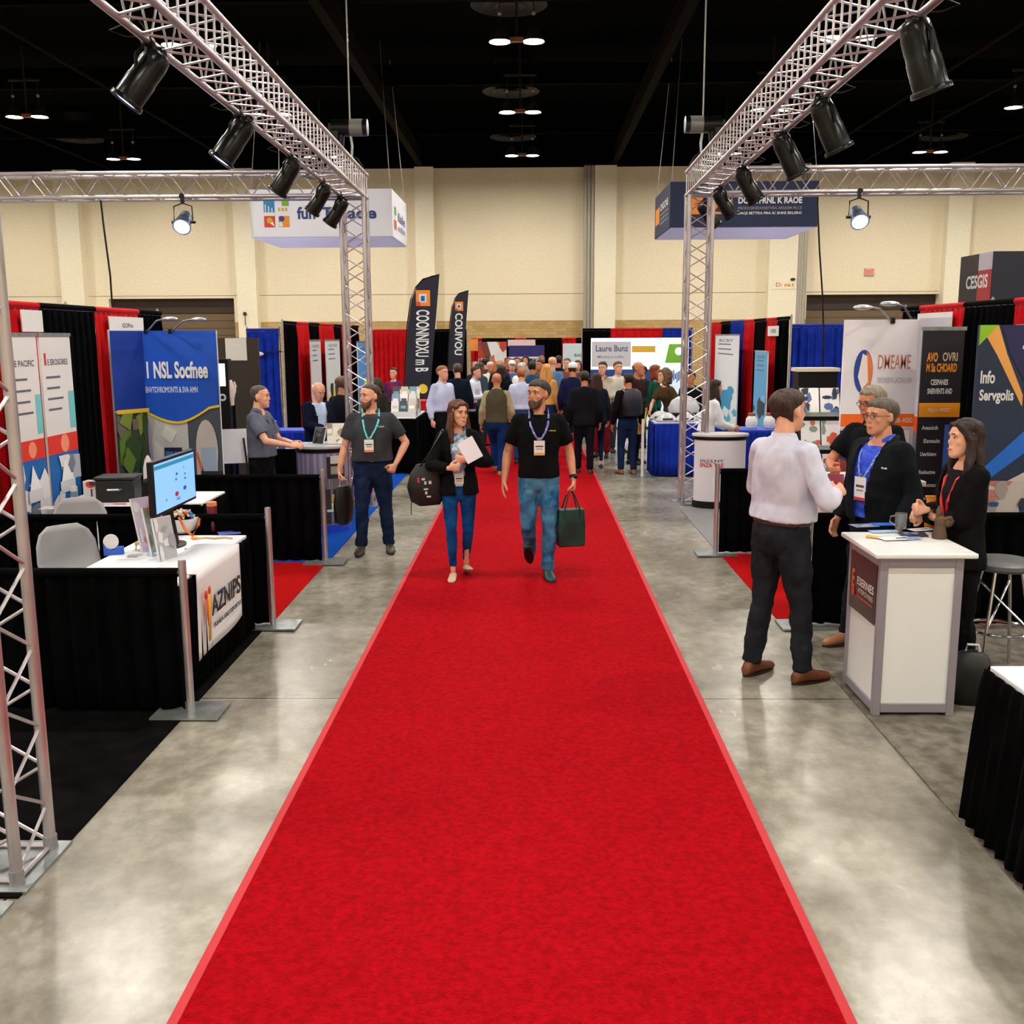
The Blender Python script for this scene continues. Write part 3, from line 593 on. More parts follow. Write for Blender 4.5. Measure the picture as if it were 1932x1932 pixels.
    for sd in 'ab':
        a = A_[sd]; sl = slim
        r = [(.094 - .006 * sl) * gl, (.082 - .010 * sl) * gl, .066 - .012 * sl, .066 - .012 * sl, .060 - .020 * sl, .061 - .023 * sl]
        top_ = a.hip + V((0, 0, -.03)); lo = a.an + V((0, 0, .0 if not sl else .05))
        t.tube([top_, top_.lerp(a.kn, .5), a.kn, a.kn.lerp(lo, .3), a.kn.lerp(lo, .75), lo], r, None, 14, True, 1, (0, 1, 0)); t.ball(top_, r[0], None, 14, 6); t.ball(a.kn, r[2] * 1.0, None, 12, 6)
    me = remesh(t, cv, 2, 'trousers', .4)
    if hero and not slim: wrinkle(me, .012, 16, (1, 1, .7), hero)
    elif hero: wrinkle(me, .005, 22, (1, 1, .8), hero)
    o.trousers = part('trousers', me, cloth(legs, legs2, 12))
    if belt:
        m = MB(); m.loft([ellring(T(0, 0, z), .166 * gl, .117 * gl, .113 * gl, Q(z), 24) for z in (.965, 1.0)], P(belt, .4), True, False); m.box(T(0, -.118 * gl, .982), (.04, .008, .035), STEEL); part('belt', m, par=o.trousers)
    # --- shoes
    for sd, k in (('a', 0), ('b', 1)):
        a = A_[sd]; q = MX.Rotation(a.side * R(8), 3, 'Z') @ MX.Rotation(R(toe[k]), 3, 'X'); m = MB(); B = a.an + q @ V((0, 0, -.085)); low = .62 if slim else 1
        def rg(yy, w, hh, z1=0.0): return [B + q @ V((w * math.cos(2 * PI * j / 14), yy, max(z1, z1 + hh * (.5 + .5 * math.sin(2 * PI * j / 14) * 1.02)))) for j in range(14)]
        fw = .86 if fem else 1
        m.loft([rg(yy, w * fw, hh * low, .008) for yy, w, hh in ((.068, .015, .03), (.06, .03, .06), (.035, .038, .092), (-.005, .04, .105), (-.05, .043, .088), (-.1, .047, .062), (-.15, .047, .05), (-.185, .036, .042), (-.203, .014, .028))], P(shoe, .45))
        m.loft([[B + q @ V((xx * fw * math.cos(2 * PI * j / 16), -.067 + .142 * math.sin(2 * PI * j / 16) , zz)) for j in range(16)] for zz, xx in ((0, .042), (.016, .045))], P(tuple(int(c * .45) for c in shoe), .6))
        part('shoe', m, None)
    # --- upper clothes
    male = [(.88, .178, .122, .122), (.97, .173, .12, .116), (1.08, .166, .118, .106), (1.2, .178, .127, .115), (1.3, .187, .125, .118), (1.365, .178, .106, .11), (1.415, .146, .088, .094), (1.448, .102, .074, .08), (1.468, .074, .065, .07)]
    fml = [(.86, .185, .122, .13), (.97, .165, .112, .11), (1.07, .146, .104, .098), (1.18, .158, .12, .106), (1.27, .164, .13, .11), (1.355, .155, .1, .104), (1.41, .122, .078, .086), (1.443, .084, .063, .068), (1.462, .064, .056, .06)]
    prof = fml if fem else male
    def garment(prof, hemz, inflate, sl, srad, top_z=9, amp=.004, seed=0, vx=None):
        m = MB(); rr = []
        P0 = [p for p in prof if p[0] > hemz + .02 and p[0] < top_z]
        lo = prof[0]; rr.append((hemz, lo[1] if hemz < .93 else prof[1][1] + .01, lo[2] if hemz < .93 else prof[1][2] + .012, lo[3] if hemz < .93 else prof[1][3] + .014))
        for z, w, df, db in rr + P0: pass
        rings = []
        for z, w, df, db in rr + P0:
            fat = (g - 1) * max(0, 1 - abs(z - 1.08) / .42)
            rings.append(ellring(T(0, 0, z), (w + inflate) * (1 + fat * .75), (df + inflate) * (1 + fat * 1.5), (db + inflate) * (1 + fat * .35), Q(z), 24, .9))
            if z > 1.43: rings[-1] = [p + V((0, 0, .35 * ((Q(z).inverted() @ (p - T(0, 0, z))).y - .03))) for p in rings[-1]]
        m.loft(rings)
        for sd in 'ab':
            a = A_[sd]
            ctr = T(a.side * .1, 0, 1.375)
            if sl > 0: m.tube([ctr, a.sh.lerp(ctr, .15)], [.07 + inflate, .068 + inflate], None, 14, True, 1, (0, 1, 0))
            if sl <= 0: continue
            if sl <= 1:
                e = a.sh.lerp(a.el, sl); m.tube([a.sh.lerp(ctr, .3), a.sh, a.sh.lerp(e, .5), e], [srad[0] * .98, srad[0] * .92, srad[1], srad[2]], None, 16, True, 1, (0, 1, 0)); m.ball(a.sh, srad[0] * .9, None, 14, 8)
            else:
                e = a.el.lerp(a.w, sl - 1); m.tube([a.sh.lerp(ctr, .3), a.sh, a.sh.lerp(a.el, .5)], [srad[0] * .98, srad[0] * .92, srad[1]], None, 16, True, 1, (0, 1, 0)); m.ball(a.sh, srad[0] * .9, None, 14, 8)
                m.tube([a.sh.lerp(a.el, .5), a.el], [srad[1], srad[1] * .97], None, 16, True, 1, (0, 1, 0)); m.ball(a.el, srad[1] * .97, None, 14, 8); m.tube([a.el, a.el.lerp(e, .5), e], [srad[1] * .97, srad[1] * .9, srad[2]], None, 16, True, 1, (0, 1, 0))
        me = remesh(m, vx or cv, 2, 'g', .45)
        if hero: wrinkle(me, amp, 11, (1, 1, .6), seed + hero)
        return me
    def openfront(me, gap):      # cut an open front: gap(z) half-width in body space
        bm = bmesh.new(); bm.from_mesh(me); kill = []
        for f in bm.faces:
            c = f.calc_center_median(); t = max(0, min(1, (c.z - .93) / .5)); q = Q(c.z).inverted(); l = q @ (c - T(0, 0, c.z))
            if l.y < -.02 and abs(l.x - .0) < gap(c.z): kill.append(f)
        bmesh.ops.delete(bm, geom=kill, context='FACES'); bm.to_mesh(me); bm.free()
    CL = cloth(tc, tc2); bv = None
    fz = fem * .006
    if top in ('polo', 'tee'):
        me = garment(prof, hem or (.9 if not belt else .985), 0, .72, (.072 - fz, .073 - fz, .071 - fz), seed=1, amp=.007); me.name = 'shirt'; part('shirt', me, CL); bv = me
    elif top in ('shirt', 'sweater', 'blouse'):
        me = garment(prof, hem or .97, .004, 1.97, (.074 - fz, .062 - fz, .043), seed=2, amp=.012 if top == 'shirt' else .006); me.name = top; part('shirt' if top != 'sweater' else 'sweater', me, CL); bv = me
        if top == 'sweater' and inner: pass
    elif top == 'vest':
        m2 = garment(prof, .95, 0, 1.97, (.07, .06, .042)); part('shirt', m2, cloth(inner or (230, 232, 240)))
        me = garment(prof, hem or .9, .012, 0, (0, 0, 0)); part('vest', me, CL); bv = me
    else:   # jacket / blazer open at the front over an inner shirt
        m2 = garment(prof, .93, -.004, .3, (.06, .06, .058), seed=5, amp=.004); bv0 = m2; part('shirt', m2, cloth(inner or (225, 228, 236), None) if not isinstance(inner, bpy.types.Material) else inner)
        me = garment(prof, hem or .82, .016, 1.96, (.08 - fz, .069 - fz, .048), seed=3, amp=.009)
        if top == 'jacket': openfront(me, lambda z: .03 + max(0, z - .86) * .12 + (max(0, z - 1.40) * .2))
        elif top == 'blazer': openfront(me, lambda z: .024 if z < 1.0 else .024 + (z - 1.0) * .16)
        part('jacket', me, CL); bv = me; o.innermesh = m2
        ob = body.children[-1]; q = ob.modifiers.new('solid', 'SOLIDIFY'); q.thickness = .006; q.offset = -1
    bm_v = [v.co.copy() for v in bv.vertices]; bm_f = [tuple(p.vertices) for p in bv.polygons]
    o.bvh = BVHTree.FromPolygons(bm_v, bm_f)
    if top in ('jacket', 'blazer'): o.bvi = BVHTree.FromPolygons([v.co.copy() for v in m2.vertices], [tuple(p.vertices) for p in m2.polygons])
    else: o.bvi = o.bvh
    def front(xx, zz, off=.006, inner=False, back=False):   # point on the chest
        c = T(xx, 0, zz); q = Q(zz); d = q @ V((0, -1 if back else 1, 0)); h_ = (o.bvi if inner else o.bvh).ray_cast(c - d * .6, d, 1.0)
        
        h2 = o.bvi.ray_cast(c - d * .6, d, 1.0); hits = [k for k in (h_, h2) if k[0]]
        if not hits: return c - d * (.13 + off)
        return min(hits, key=lambda k: k[3])[0] - d * off
    o.front = front
    # collar
    o.top = [c for c in body.children if c.name.split('.')[0] in ('shirt', 'sweater', 'vest', 'jacket')][-1]; shirt_ = [c for c in body.children if c.name.split('.')[0] in ('shirt', 'sweater')][0]
    if top in ('polo', 'shirt', 'jacket', 'vest') and hero or top in ('shirt', 'vest'):
        cm = CL if top in ('polo', 'shirt') else cloth(inner or (225, 228, 236)) if not isinstance(inner, bpy.types.Material) else inner
        m = MB(); rr = []
        K = [(1.432, .098, .092, .084), (1.462, .082, .08, .078), (1.492, .072, .066, .07), (1.49, .066, .06, .064), (1.455, .064, .06, .064)]
        n = 28; rings = []
        for z, w, df, db in K:
            ring = ellring(T(0, .004, z), w, df, db, Q(z), n)
            rings.append(ring)
        # open at the throat
        idx = [j for j in range(n) if abs(((j / n) * 2 * PI - 1.5 * PI)) > .5]
        st = idx.index([j for j in idx if j > n * .75][0]); order = idx[st:] + idx[:st]
        strips = [[rings[i][j] - V((0, 0, .045 * max(0, -math.sin(2 * PI * j / n)) ** 2)) for j in order] for i in range(len(rings))]
        vs = [p for r_ in strips for p in r_]; nn = len(order)
        m.add(vs, [(i * nn + j, i * nn + j + 1, (i + 1) * nn + j + 1, (i + 1) * nn + j) for i in range(len(strips) - 1) for j in range(nn - 1)], cm, True); part('collar', m, par=shirt_)
    if top == 'jacket' and hero:
        m = MB()
        for s_ in (-1, 1):
            pts = [T(s_ * xx, yy, zz) for xx, yy, zz in ((.0, .092, 1.475), (.05, .082, 1.475), (.088, .03, 1.462), (.092, -.03, 1.44), (.085, -.085, 1.40))]
            m.tube(pts, [.022, .026, .028, .028, .012], CL, 8, True, .5)
        part('jacket_collar', m, par=o.top)
    # --- hair
    hm = hairm(hc)
    def shell(rows, extra=None, amp=.006, f=30, nm='hair', mm=None):
        m = MB(); m.loft([hring(HT, hq, z, w, yf, yb, 22, hw, .62 if z < .18 else .8) for z, w, yf, yb in rows])
        if extra: extra(m)
        me = remesh(m, .007 if hero else .014, 2, nm, .5)
        if hero: wrinkle(me, amp, f, (1, 1, .5), 3)
        return part(nm, me, mm or hm)
    if hair == 'short': shell([(.055, .05, -.005, -.036), (.085, .0695, -.026, -.064), (.108, .0745, -.034, -.086), (.128, .0775, -.032, -.1), (.145, .0805, .0, -.109), (.157, .081, .042, -.113), (.17, .082, .055, -.113), (.19, .081, .078, -.112), (.212, .072, .078, -.1), (.232, .052, .056, -.075), (.246, .024, .02, -.035)])
    elif hair == 'buzz': shell([(.055, .05, -.005, -.034), (.085, .0685, -.026, -.061), (.108, .0735, -.034, -.083), (.128, .076, -.032, -.097), (.145, .0785, .0, -.107), (.156, .079, .03, -.107), (.17, .079, .03, -.107), (.195, .077, .064, -.104), (.214, .066, .062, -.092), (.231, .045, .038, -.064), (.2395, .02, .012, -.03)], amp=.002)
    elif hair == 'receding': shell([(.055, .05, -.005, -.036), (.085, .0695, -.026, -.064), (.108, .0745, -.034, -.086), (.128, .0775, -.032, -.1), (.145, .0805, .0, -.109), (.168, .081, .01, -.113), (.192, .079, .03, -.111), (.214, .068, .035, -.098), (.232, .048, .025, -.072), (.243, .02, .0, -.03)])
    elif hair == 'fringe': shell([(.055, .05, -.005, -.036), (.085, .0695, -.026, -.064), (.108, .0745, -.03, -.088), (.14, .079, -.01, -.109), (.165, .077, -.03, -.107), (.18, .06, -.055, -.1)], amp=.003)
    elif hair in ('long', 'bob', 'curly', 'updo'):
        bot = {'long': -.16, 'bob': -.03, 'curly': -.02, 'updo': .05}[hair]
        def ex(m):
            k = 1.0 if hair != 'curly' else 1.35
            if hair == 'updo': m.ball(hx((0, .11, .2)), .05, None, 12, 8); return
            rings = []
            for z, w, yc, dd in ((.17, .08, .02, .09), (.1, .086, .035, .085), (.02, .092, .05, .07), (-.06, .1, .062, .055), (bot, .085, .066, .035)):
                if z < bot: continue
                rings.append([hx((w * k * math.cos(2 * PI * j / 16), yc * k + dd * k * max(-.55, math.sin(2 * PI * j / 16)), z)) for j in range(16)])
            m.loft(rings)
            for s_ in (-1, 1):
                pts = [hx(p) for p in ((s_ * .022, -.07, .222), (s_ * .066, -.048, .185), (s_ * .088, -.012, .11), (s_ * .1, -.012, .01), (s_ * .106, -.035, -.08), (s_ * .1, -.05, bot)) if p[2] >= bot]
                m.tube(pts, [.018, .024, .028 * k, .032 * k, .03 * k, .02][:len(pts)], None, 10)
            if hair == 'curly':
                for _ in range(46):
                    a1, a2 = rnd.uniform(0, 2 * PI), rnd.uniform(-.3, 1.3); m.ball(hx((.11 * math.cos(a1) * math.cos(a2), .03 + .11 * abs(math.sin(a1)) * math.cos(a2), .12 + .13 * math.sin(a2))), .034, None, 8, 5)
        shell([(.09, .06, -.02, -.1), (.12, .079, -.0, -.112), (.15, .083, .02, -.116), (.18, .084, .06, -.117), (.205, .08, .078, -.11), (.225, .066, .066, -.092), (.243, .042, .038, -.06), (.25, .018, .01, -.025)], ex, .009, 26)
    elif hair == 'cap':
        shell([(.055, .05, -.005, -.036), (.085, .0695, -.026, -.064), (.115, .076, -.03, -.092), (.15, .077, .0, -.107)], nm='hair')
        m = MB(); m.loft([hring(HT, hq, z, w, yf, yb, 18, hw) for z, w, yf, yb in ((.15, .082, .09, -.112), (.185, .084, .093, -.112), (.215, .075, .075, -.1), (.24, .05, .045, -.07), (.25, .015, .012, -.03))], P(inner if isinstance(inner, tuple) and top == 'polo' else (225, 228, 235)))
        m.loft([[hx((-.06, -.08, z)), hx((-.04, -.15, z - .012)), hx((.04, -.15, z - .012)), hx((.06, -.08, z))] for z in (.155, .165)], P((40, 60, 130))); part('cap', m)
    # --- face details
    if face:
        m = MB()
        for s_ in (-1, 1):
            e = hx((s_ * .031, -.0795, .130)); m.ball(e, (.0135, .008, .0068), EYEW, 10, 6, hq); m.ball(hx((s_ * .031, -.0865, .130)), (.0058, .003, .006), EYEB, 8, 5, hq)
            m.tube([hx((s_ * .045, -.076, .134)), hx((s_ * .031, -.0875, .1385)), hx((s_ * .017, -.081, .134))], [.0022, .003, .002], EYEB if fem else P((120, 78, 60)), 6)
        part('eyes', m)
        m = MB(); m.tube([hx((-.023, -.094, .0585)), hx((-.01, -.1045, .0605)), hx((0, -.1045, .0595)), hx((.01, -.1045, .0605)), hx((.023, -.094, .0585))], [.002, .0055, .0055, .0055, .002], LIPW if fem else LIPM, 8, True, .55); part('lips', m)
        m = MB()
        for s_ in (-1, 1): m.tube([hx((s_ * .05, -.08, .151)), hx((s_ * .034, -.0965, .158)), hx((s_ * .015, -.098, .154))], [.002, .004, .0035], hm, 6)
        part('eyebrows', m)
    if beard:
        m = MB(); m.loft([hring(HT, hq, z, w, yf, yb, 20, hw) for z, w, yf, yb in ((-.004, .02, .088, .045), (.008, .043, .101, .025), (.032, .0575, .101, .01), (.05, .0635, .0985, .0), (.062, .064, .093, .0), (.085, .0695, .07, .0), (.105, .0735, .03, -.005))]); 
        for s_ in (-1, 1): m.tube([hx((s_ * .002, -.102, .073)), hx((s_ * .02, -.1, .07)), hx((s_ * .032, -.088, .05))], [.006, .008, .007], None, 6)
        me = remesh(m, .007 if hero else .012, 1, 'beard', .5); part('beard', me, hairm(beard))
    return o
def lanyard(o, c, zb=1.09, bc=(238, 238, 240), strip=(214, 150, 60), w=.045, size=(.092, .125), inner=False, off=0.0, x=0.0):
    m = MB(); F_ = o.front; Z = max(zb + .07, 1.0)
    Lp = [o.T(-.0, .085, 1.475)]
    for s_ in (-1, 1):
        pts = [o.T(0, .084, 1.477), o.T(s_ * .055, .062, 1.487), o.T(s_ * .079, .005, 1.478), F_(s_ * .082, 1.42, .008), F_(s_ * .075, 1.36, .008, inner), F_(s_ * .05 + x * .5, (1.36 + Z) / 2, .008, inner), F_(s_ * .012 + x, Z, .01, inner)]
        m.tube(pts, .0085, mat('lanyard_%02x%02x%02x' % c, c, .6, var=(60, tuple(min(255, k + 90) for k in c))), 6, True, .35, (0, 1, .01))
    ly = o.part('lanyard', m)
    p = F_(x, zb, .014, inner); q = (o.Q(zb)).to_4x4(); a, b = size
    m = MB(); m.M = MX.Translation(p) @ q; m.box((0, 0, 0), (a, .004, b), P(bc)); m.rect(-a / 2, -b / 2, a / 2, -b / 2 + .022, P(strip), .0028); m.rect(-a * .36, b * .06, a * .36, b * .16, P((70, 72, 84)), .0028); m.rect(-a * .3, -b * .1, a * .3, -b * .04, P((120, 122, 130)), .0028); m.box((0, 0, b / 2 + .012), (.02, .004, .03), STEEL); m.M = MX(); o.part('badge', m, par=ly)
def logo(o, x, z, w=.05, h=.012, c=(210, 210, 214), inner=False):
    p = o.front(x, z, .004, inner); m = MB(); m.M = MX.Translation(p) @ o.Q(z).to_4x4()
    for i in range(5): m.rect(-w / 2 + w * .2 * i, 0, -w / 2 + w * .2 * i + w * .15, h * (1 - .25 * (i % 2)), P(c), .002)
    m.M = MX(); o.part('chest_logo', m, par=o.top)
# ------------------------------------------------------------------ drapes, rails, banners
def wave(L, h, m, mb, x0=0, amp=.022, wl=.12, seed=0, gather=0.0):
    """hanging cloth in the local XZ plane from x0..x0+L, z 0.03..h"""
    rr = random.Random(seed * 7 + int(L * 50)); nx = max(8, int(L / .016)); zs = [.02, .25 * h, .6 * h, .88 * h, .96 * h, h]
    ph = [rr.uniform(0, 6) for _ in range(4)]; vs = []
    for z in zs:
        k = amp * (1 - .75 * max(0, (z / h - .86) / .14))
        for i in range(nx + 1):
            x = x0 + L * i / nx; u = x + .01 * math.sin(z * 2.1 + ph[3])
            y = k * (math.sin(2 * PI * u / wl + ph[0] + .9 * math.sin(u * 3.1 + ph[1])) + .45 * math.sin(2 * PI * u / (wl * .53) + ph[2]))
            vs.append((x, y, z))
    w = nx + 1
    mb.add(vs, [(r * w + i, r * w + i + 1, (r + 1) * w + i + 1, (r + 1) * w + i) for r in range(len(zs) - 1) for i in range(nx)], m, True)
def drape_wall(label, p0, p1, z1, panels, posts=(0, 1), amp=.03, wl=.14, name='pipe_and_drape', cat='drape', sd=1):
    p0, p1 = V((p0[0], p0[1], 0)), V((p1[0], p1[1], 0)); d = p1 - p0; L = d.length; rz = math.atan2(d.y, d.x)
    t = thing(name, label, cat, p0, rz); x = 0; tot = sum(a for a, _ in panels)
    for i, (a, mt) in enumerate(panels):
        a = a / tot * L; m = MB(); wave(a, z1, mt, m, x, amp, wl, i + sd); m.tube([(x, 0, z1 - .0), (x + a, 0, z1 - .0)], .028, mt, 8); m.build('drape_panel', None, t, solid=.006); x += a
    m = MB(); m.cyl((0, 0, z1 - .02), (L, 0, z1 - .02), .014, ALUD, 8); m.build('crossbar', None, t)
    for q in posts:
        xx = L * q; m = MB(); m.cyl((xx, .03, .01), (xx, .03, z1 + .04), .022, ALU, 12); m.cyl((xx, .03, z1 + .04), (xx, .03, z1 + .06), .012, STEEL, 8); m.build('upright', None, t)
        m = MB(); m.box((xx, .03, .005), (.34, .34, .01), STEEL); m.build('base_plate', None, t)
    return t
def rail(label, xpost, y, xend, h=.9, plate=(.16, .3)):
    """half-height side drape along X, with an upright at the aisle end"""
    d = 1 if xend > xpost else -1; L = abs(xend - xpost); t = thing('half_height_drape', label, 'drape', (xpost, y, .009)); h -= .009
    n = 2
    for i in range(n):
        m = MB(); a = (L - .03) / n; x0 = .03 + a * i; k = len(m.v); wave(a, h - .03, DRK, m, x0, .02, .13, i + int(y * 10)); m.tube([(x0, 0, h - .04), (x0 + a, 0, h - .04)], .026, DRK, 8)
        m.v = [(d * p[0], p[1], p[2]) for p in m.v]; m.build('drape_panel', None, t, solid=.006)
    m = MB(); m.cyl((0, 0, .01), (0, 0, h + .03), .0235, ALU, 14); m.cyl((0, 0, h + .03), (0, 0, h + .036), .02, STEEL, 12); m.build('post', None, t)
    m = MB(); m.bx(-.2, .2, -.14, .14, 0, .011, STEEL); m.build('base_plate', None, t)
    m = MB(); m.cyl((0, 0, h - .04), (d * L, 0, h - .04), .012, ALUD, 8); m.build('crossbar', None, t)
    return t
XB = 4.72
# left
rail('nearest black half-height drape on the left with a steel post and flat base plate', -2.03, 5.68, -4.6)
rail('black half-height drape behind the white-topped table, post on red carpet edge', -2.0, 7.5, -4.6)
rail('black half-height drape in front of the man in the grey polo at the round counter', -2.04, 9.73, -4.6)
def yX(px, x): return XP(px, 600, x).y
ya = [8.0, yX(72, -XB), yX(178, -XB), yX(260, -XB), yX(302, -XB)]
drape_wall('tall red and black drape wall behind the left front booths', (-XB, ya[0]), (-XB, ya[-1]), 2.52, [(ya[1] - ya[0], DRED), (ya[2] - ya[1], DRK), (ya[3] - ya[2], DRED), (ya[4] - ya[3], DRK)], posts=((yX(131, -XB) - ya[0]) / (ya[-1] - ya[0]), 1))
yb = [yX(p, -XB) for p in (535, 557, 580, 600, 612, 628, 642, 660, 675)]
drape_wall('striped black and red drape wall further back on the left, beside the blue drape', (-XB, yb[0]), (-XB, yb[-1]), 2.5, [(yb[i + 1] - yb[i], (DRK, DRED, DRK, DRED, DRED, DRK, DRED, DRK)[i]) for i in range(8)], posts=(0,), sd=11)
q = at(466, 640, 19.6); q2 = at(526, 640, 19.6)
drape_wall('blue drape panel hanging on the left in front of the dark shutter door', (q.x, 19.6), (q2.x, 19.6), 2.36, [(1, DBLU)], posts=(0, 1), sd=21)
q = at(690, 625, 31); q2 = at(778, 625, 31)
drape_wall('red drape wall at the far end behind the feather flags', (q.x, 31), (q2.x, 31), 2.42, [(1, DRED)], posts=(), sd=31)
q = at(780, 625, 31.2); q2 = at(880, 625, 31.2)
drape_wall('black drape wall at the far end between the two feather flags', (q.x, 31.2), (q2.x, 31.2), 2.42, [(1, DRK)], posts=(.57, 1), sd=32)
q = at(888, 638, 33.5); q2 = at(1098, 638, 33.5)
drape_wall('black and red drape wall of the farthest booths behind the crowd', (q.x, 33.5), (q2.x, 33.5), 2.14, [(.1, DRED), (.3, DRK), (.1, DRED), (.32, DRK), (.13, DRED), (.05, DRK)], posts=(0, .73), sd=33)
q = at(1099, 625, 25); q2 = at(1152, 625, 25); q3 = at(1250, 625, 25); q4 = at(1306, 625, 25)
drape_wall('drape wall with black, red and blue panels behind the backlit white booth', (q.x, 25), (q4.x, 25), 2.37, [(q2.x - q.x, DRK), (q3.x - q2.x, DRED), (q4.x - q3.x, DBLU)], posts=(0, 1), sd=41)
# right
ys = [yX(p, XB) for p in (1930, 1915, 1820, 1737, 1703)]
drape_wall('tall black and red drape wall behind the right front booths', (XB, ys[-1]), (XB, 7.6), 2.52, [(ys[3] - ys[4], DRK), (ys[2] - ys[3], DRED), (ys[1] - ys[2], DRK), (7.6 - ys[1], DRED)], posts=(0, (yX(1865, XB) - ys[-1]) / (7.6 - ys[-1])), sd=51)
yc = [yX(p, XB) for p in (1490, 1468, 1448, 1425, 1405, 1380, 1362, 1344)]
drape_wall('striped red and black drape wall further back on the right beside the blue table', (XB, yc[-1]), (XB, yc[0]), 2.52, [(yc[i] - yc[i + 1], (DRK, DRED, DRK, DRED, DBLU, DRK, DRED)[i]) for i in range(6, -1, -1)], posts=(1,), sd=61)
q = at(1492, 625, yc[0] + .3); q2 = at(1600, 625, yc[0] + .3)
drape_wall('blue drape wall at right behind the literature shelf, under the shutter door', (q.x, q.y), (q2.x + .6, q.y), 2.38, [(1, DBLU), (1, DBLU)], posts=(), sd=71)
rail('black half-height drape at right beside the round white counter, with a steel post', 1.88, 10.1, 4.6)
rail('black half-height drape at right behind the men at the white counter', 2.1, 7.5, 4.6)
# ------------------------------------------------------------------ banners and signs
def panel_thing(name, label, cat, p, rz, w, h, deco, z0=.06, t=.02, feet=True, group=None, base=BLKP, back=None):
    r = thing(name, label, cat, p, rz, group); m = MB(); m.bx(-w / 2, w / 2, -t / 2, t / 2, z0, h, back or WHITE); deco(m, -w / 2, z0, w, h - z0, t / 2 + .002); m.build('graphic_panel', None, r)
    if feet:
        m = MB(); m.bx(-w / 2 - .01, w / 2 + .01, -.09, .09, 0, .055, base); m.build('stand_base', None, r)
        m = MB(); m.bx(-w / 2 - .012, w / 2 + .012, -t / 2 - .008, t / 2 + .008, h - .012, h + .02, STEEL); m.build('top_rail', None, r)
    return r
def card(label, p, rz, w, h, lines, c=(236, 238, 240), group=None, name='sign_card', cat='sign'):
    m = MB(); m.box((0, 0, -h / 2), (w, .012, h), P(c))
    for tx, x, z, ww, hh, col in lines: m.text(tx, x, z, ww, hh, P(col), .0075, .02)
    return solo(name, m, None, label, cat, p, rz, group)
RG = PI / 2
def photo(m, x, z, w, h, d, cols, seed, n=10):     # abstract picture made of coloured shapes
    r_ = random.Random(seed); m.rect(x, z, x + w, z + h, P(cols[0]), d)
    for i in range(n):
        c = P(cols[1 + i % (len(cols) - 1)]); cx, cz = x + w * r_.random(), z + h * r_.random(); a, b = w * r_.uniform(.08, .3), h * r_.uniform(.06, .25); k = r_.randint(4, 7); ph = r_.random() * 6
        m.poly([(min(x + w, max(x, cx + a * math.cos(ph + 2 * PI * j / k))), min(z + h, max(z, cz + b * math.sin(ph + 2 * PI * j / k)))) for j in range(k)], c, d + .0012 * (i + 1))
def txtlines(m, x, z, w, n, dz, d, c, h=.012, words='lorem', seed=1):
    r_ = random.Random(seed)
    for i in range(n): m.rect(x, z - dz * i, x + w * r_.uniform(.55, 1), z - dz * i + h, P(c), d)
# left: two white/red roll-up banners facing the aisle
def dec_red(seed, head):
    def f(m, x, z, w, h, d):
        m.rect(x, z + h * .5, x + w, z + h * .58, P((232, 52, 34)), d); m.rect(x, z, x + w, z + h * .5, P((20, 96, 178)), d)
        photo(m, x, z + h * .16, w, h * .33, d + .001, ((24, 104, 186), (232, 232, 236), (180, 188, 200), (120, 130, 150), (236, 238, 244)), seed, 9)
        m.poly([(x + w * .45, z + h * .48), (x + w * .3, z + h * .38), (x + w * .7, z + h * .38)], P((244, 246, 250)), d + .016); m.rect(x + w * .25, z + h * .33, x + w * .75, z + h * .38, P((214, 220, 228)), d + .016)
        m.poly([(x, z + h * .12), (x + w, z + h * .2), (x + w, z), (x, z)], P((236, 66, 34)), d + .017)
        m.text(head, x + w * .2, z + h * .875, w * .66, h * .025, P((60, 66, 80)), d, .01); m.rect(x + w * .1, z + h * .875, x + w * .16, z + h * .925, P((214, 30, 60)), d)
        txtlines(m, x + w * .12, z + h * .82, w * .7, 4, h * .045, d, (96, 104, 116), h * .009, seed=seed); m.rect(x + w * .8, z + h * .6, x + w, z + h * .76, P((120, 208, 214)), d); m.disc(x + w * .55, z + h * .54, w * .14, P((250, 150, 120)), d + .002)
    return f
for i, (p0, p1, hd) in enumerate(((5, 62, 'E PACIFIC'), (68, 126, 'E EROSORES'))):
    y0, y1 = yX(p0, -4.42), yX(p1, -4.42)
    panel_thing('banner_stand', ('white and red roll-up banner half hidden behind the near lighting tower', 'white roll-up banner with red band and building picture, right of the near lighting tower')[i], 'banner', (-4.42, (y0 + y1) / 2, 0), RG, y1 - y0, 2.24, dec_red(i + 3, hd), group='white and red roll-up banners')
def cardX(label, px0, px1, pt, pb, x, rz, lines, **k):
    y0, y1 = yX(px0, x), yX(px1, x); zt, zb = XP((px0 + px1) / 2, pt, x).z, XP((px0 + px1) / 2, pb, x).z; w, h = abs(y1 - y0), zt - zb
    return card(label, (x, (y0 + y1) / 2, zt), rz, w, h, [(a, -w / 2 + w * b, -h + h * c, w * e, h * f, g) for a, b, c, e, f, g in lines], **k)
cardX('blank white sign card pinned on the black drape above the red banners', 40, 79, 585, 626, -XB + .07, RG, [])
cardX('white booth name card pinned on the red drape, left above the blue display', 205, 269, 598, 632, -XB + .07, RG, [('GOPro', .35, .4, .32, .25, (70, 76, 84))])
cardX('white booth name card pinned on the red drape above the black and orange banner', 1732, 1796, 590, 628, XB - .07, -RG, [('ASSE', .62, .3, .2, .3, (70, 120, 130))])
cardX('small white picture card pinned on the far red drape at right', 1450, 1470, 615, 634, XB - .07, -RG, [('iB', .3, .3, .5, .4, (90, 130, 130))])
cardX('white sheet pinned on the front drape wall at the right picture edge', 1918, 1945, 612, 640, XB - .07, -RG, [])
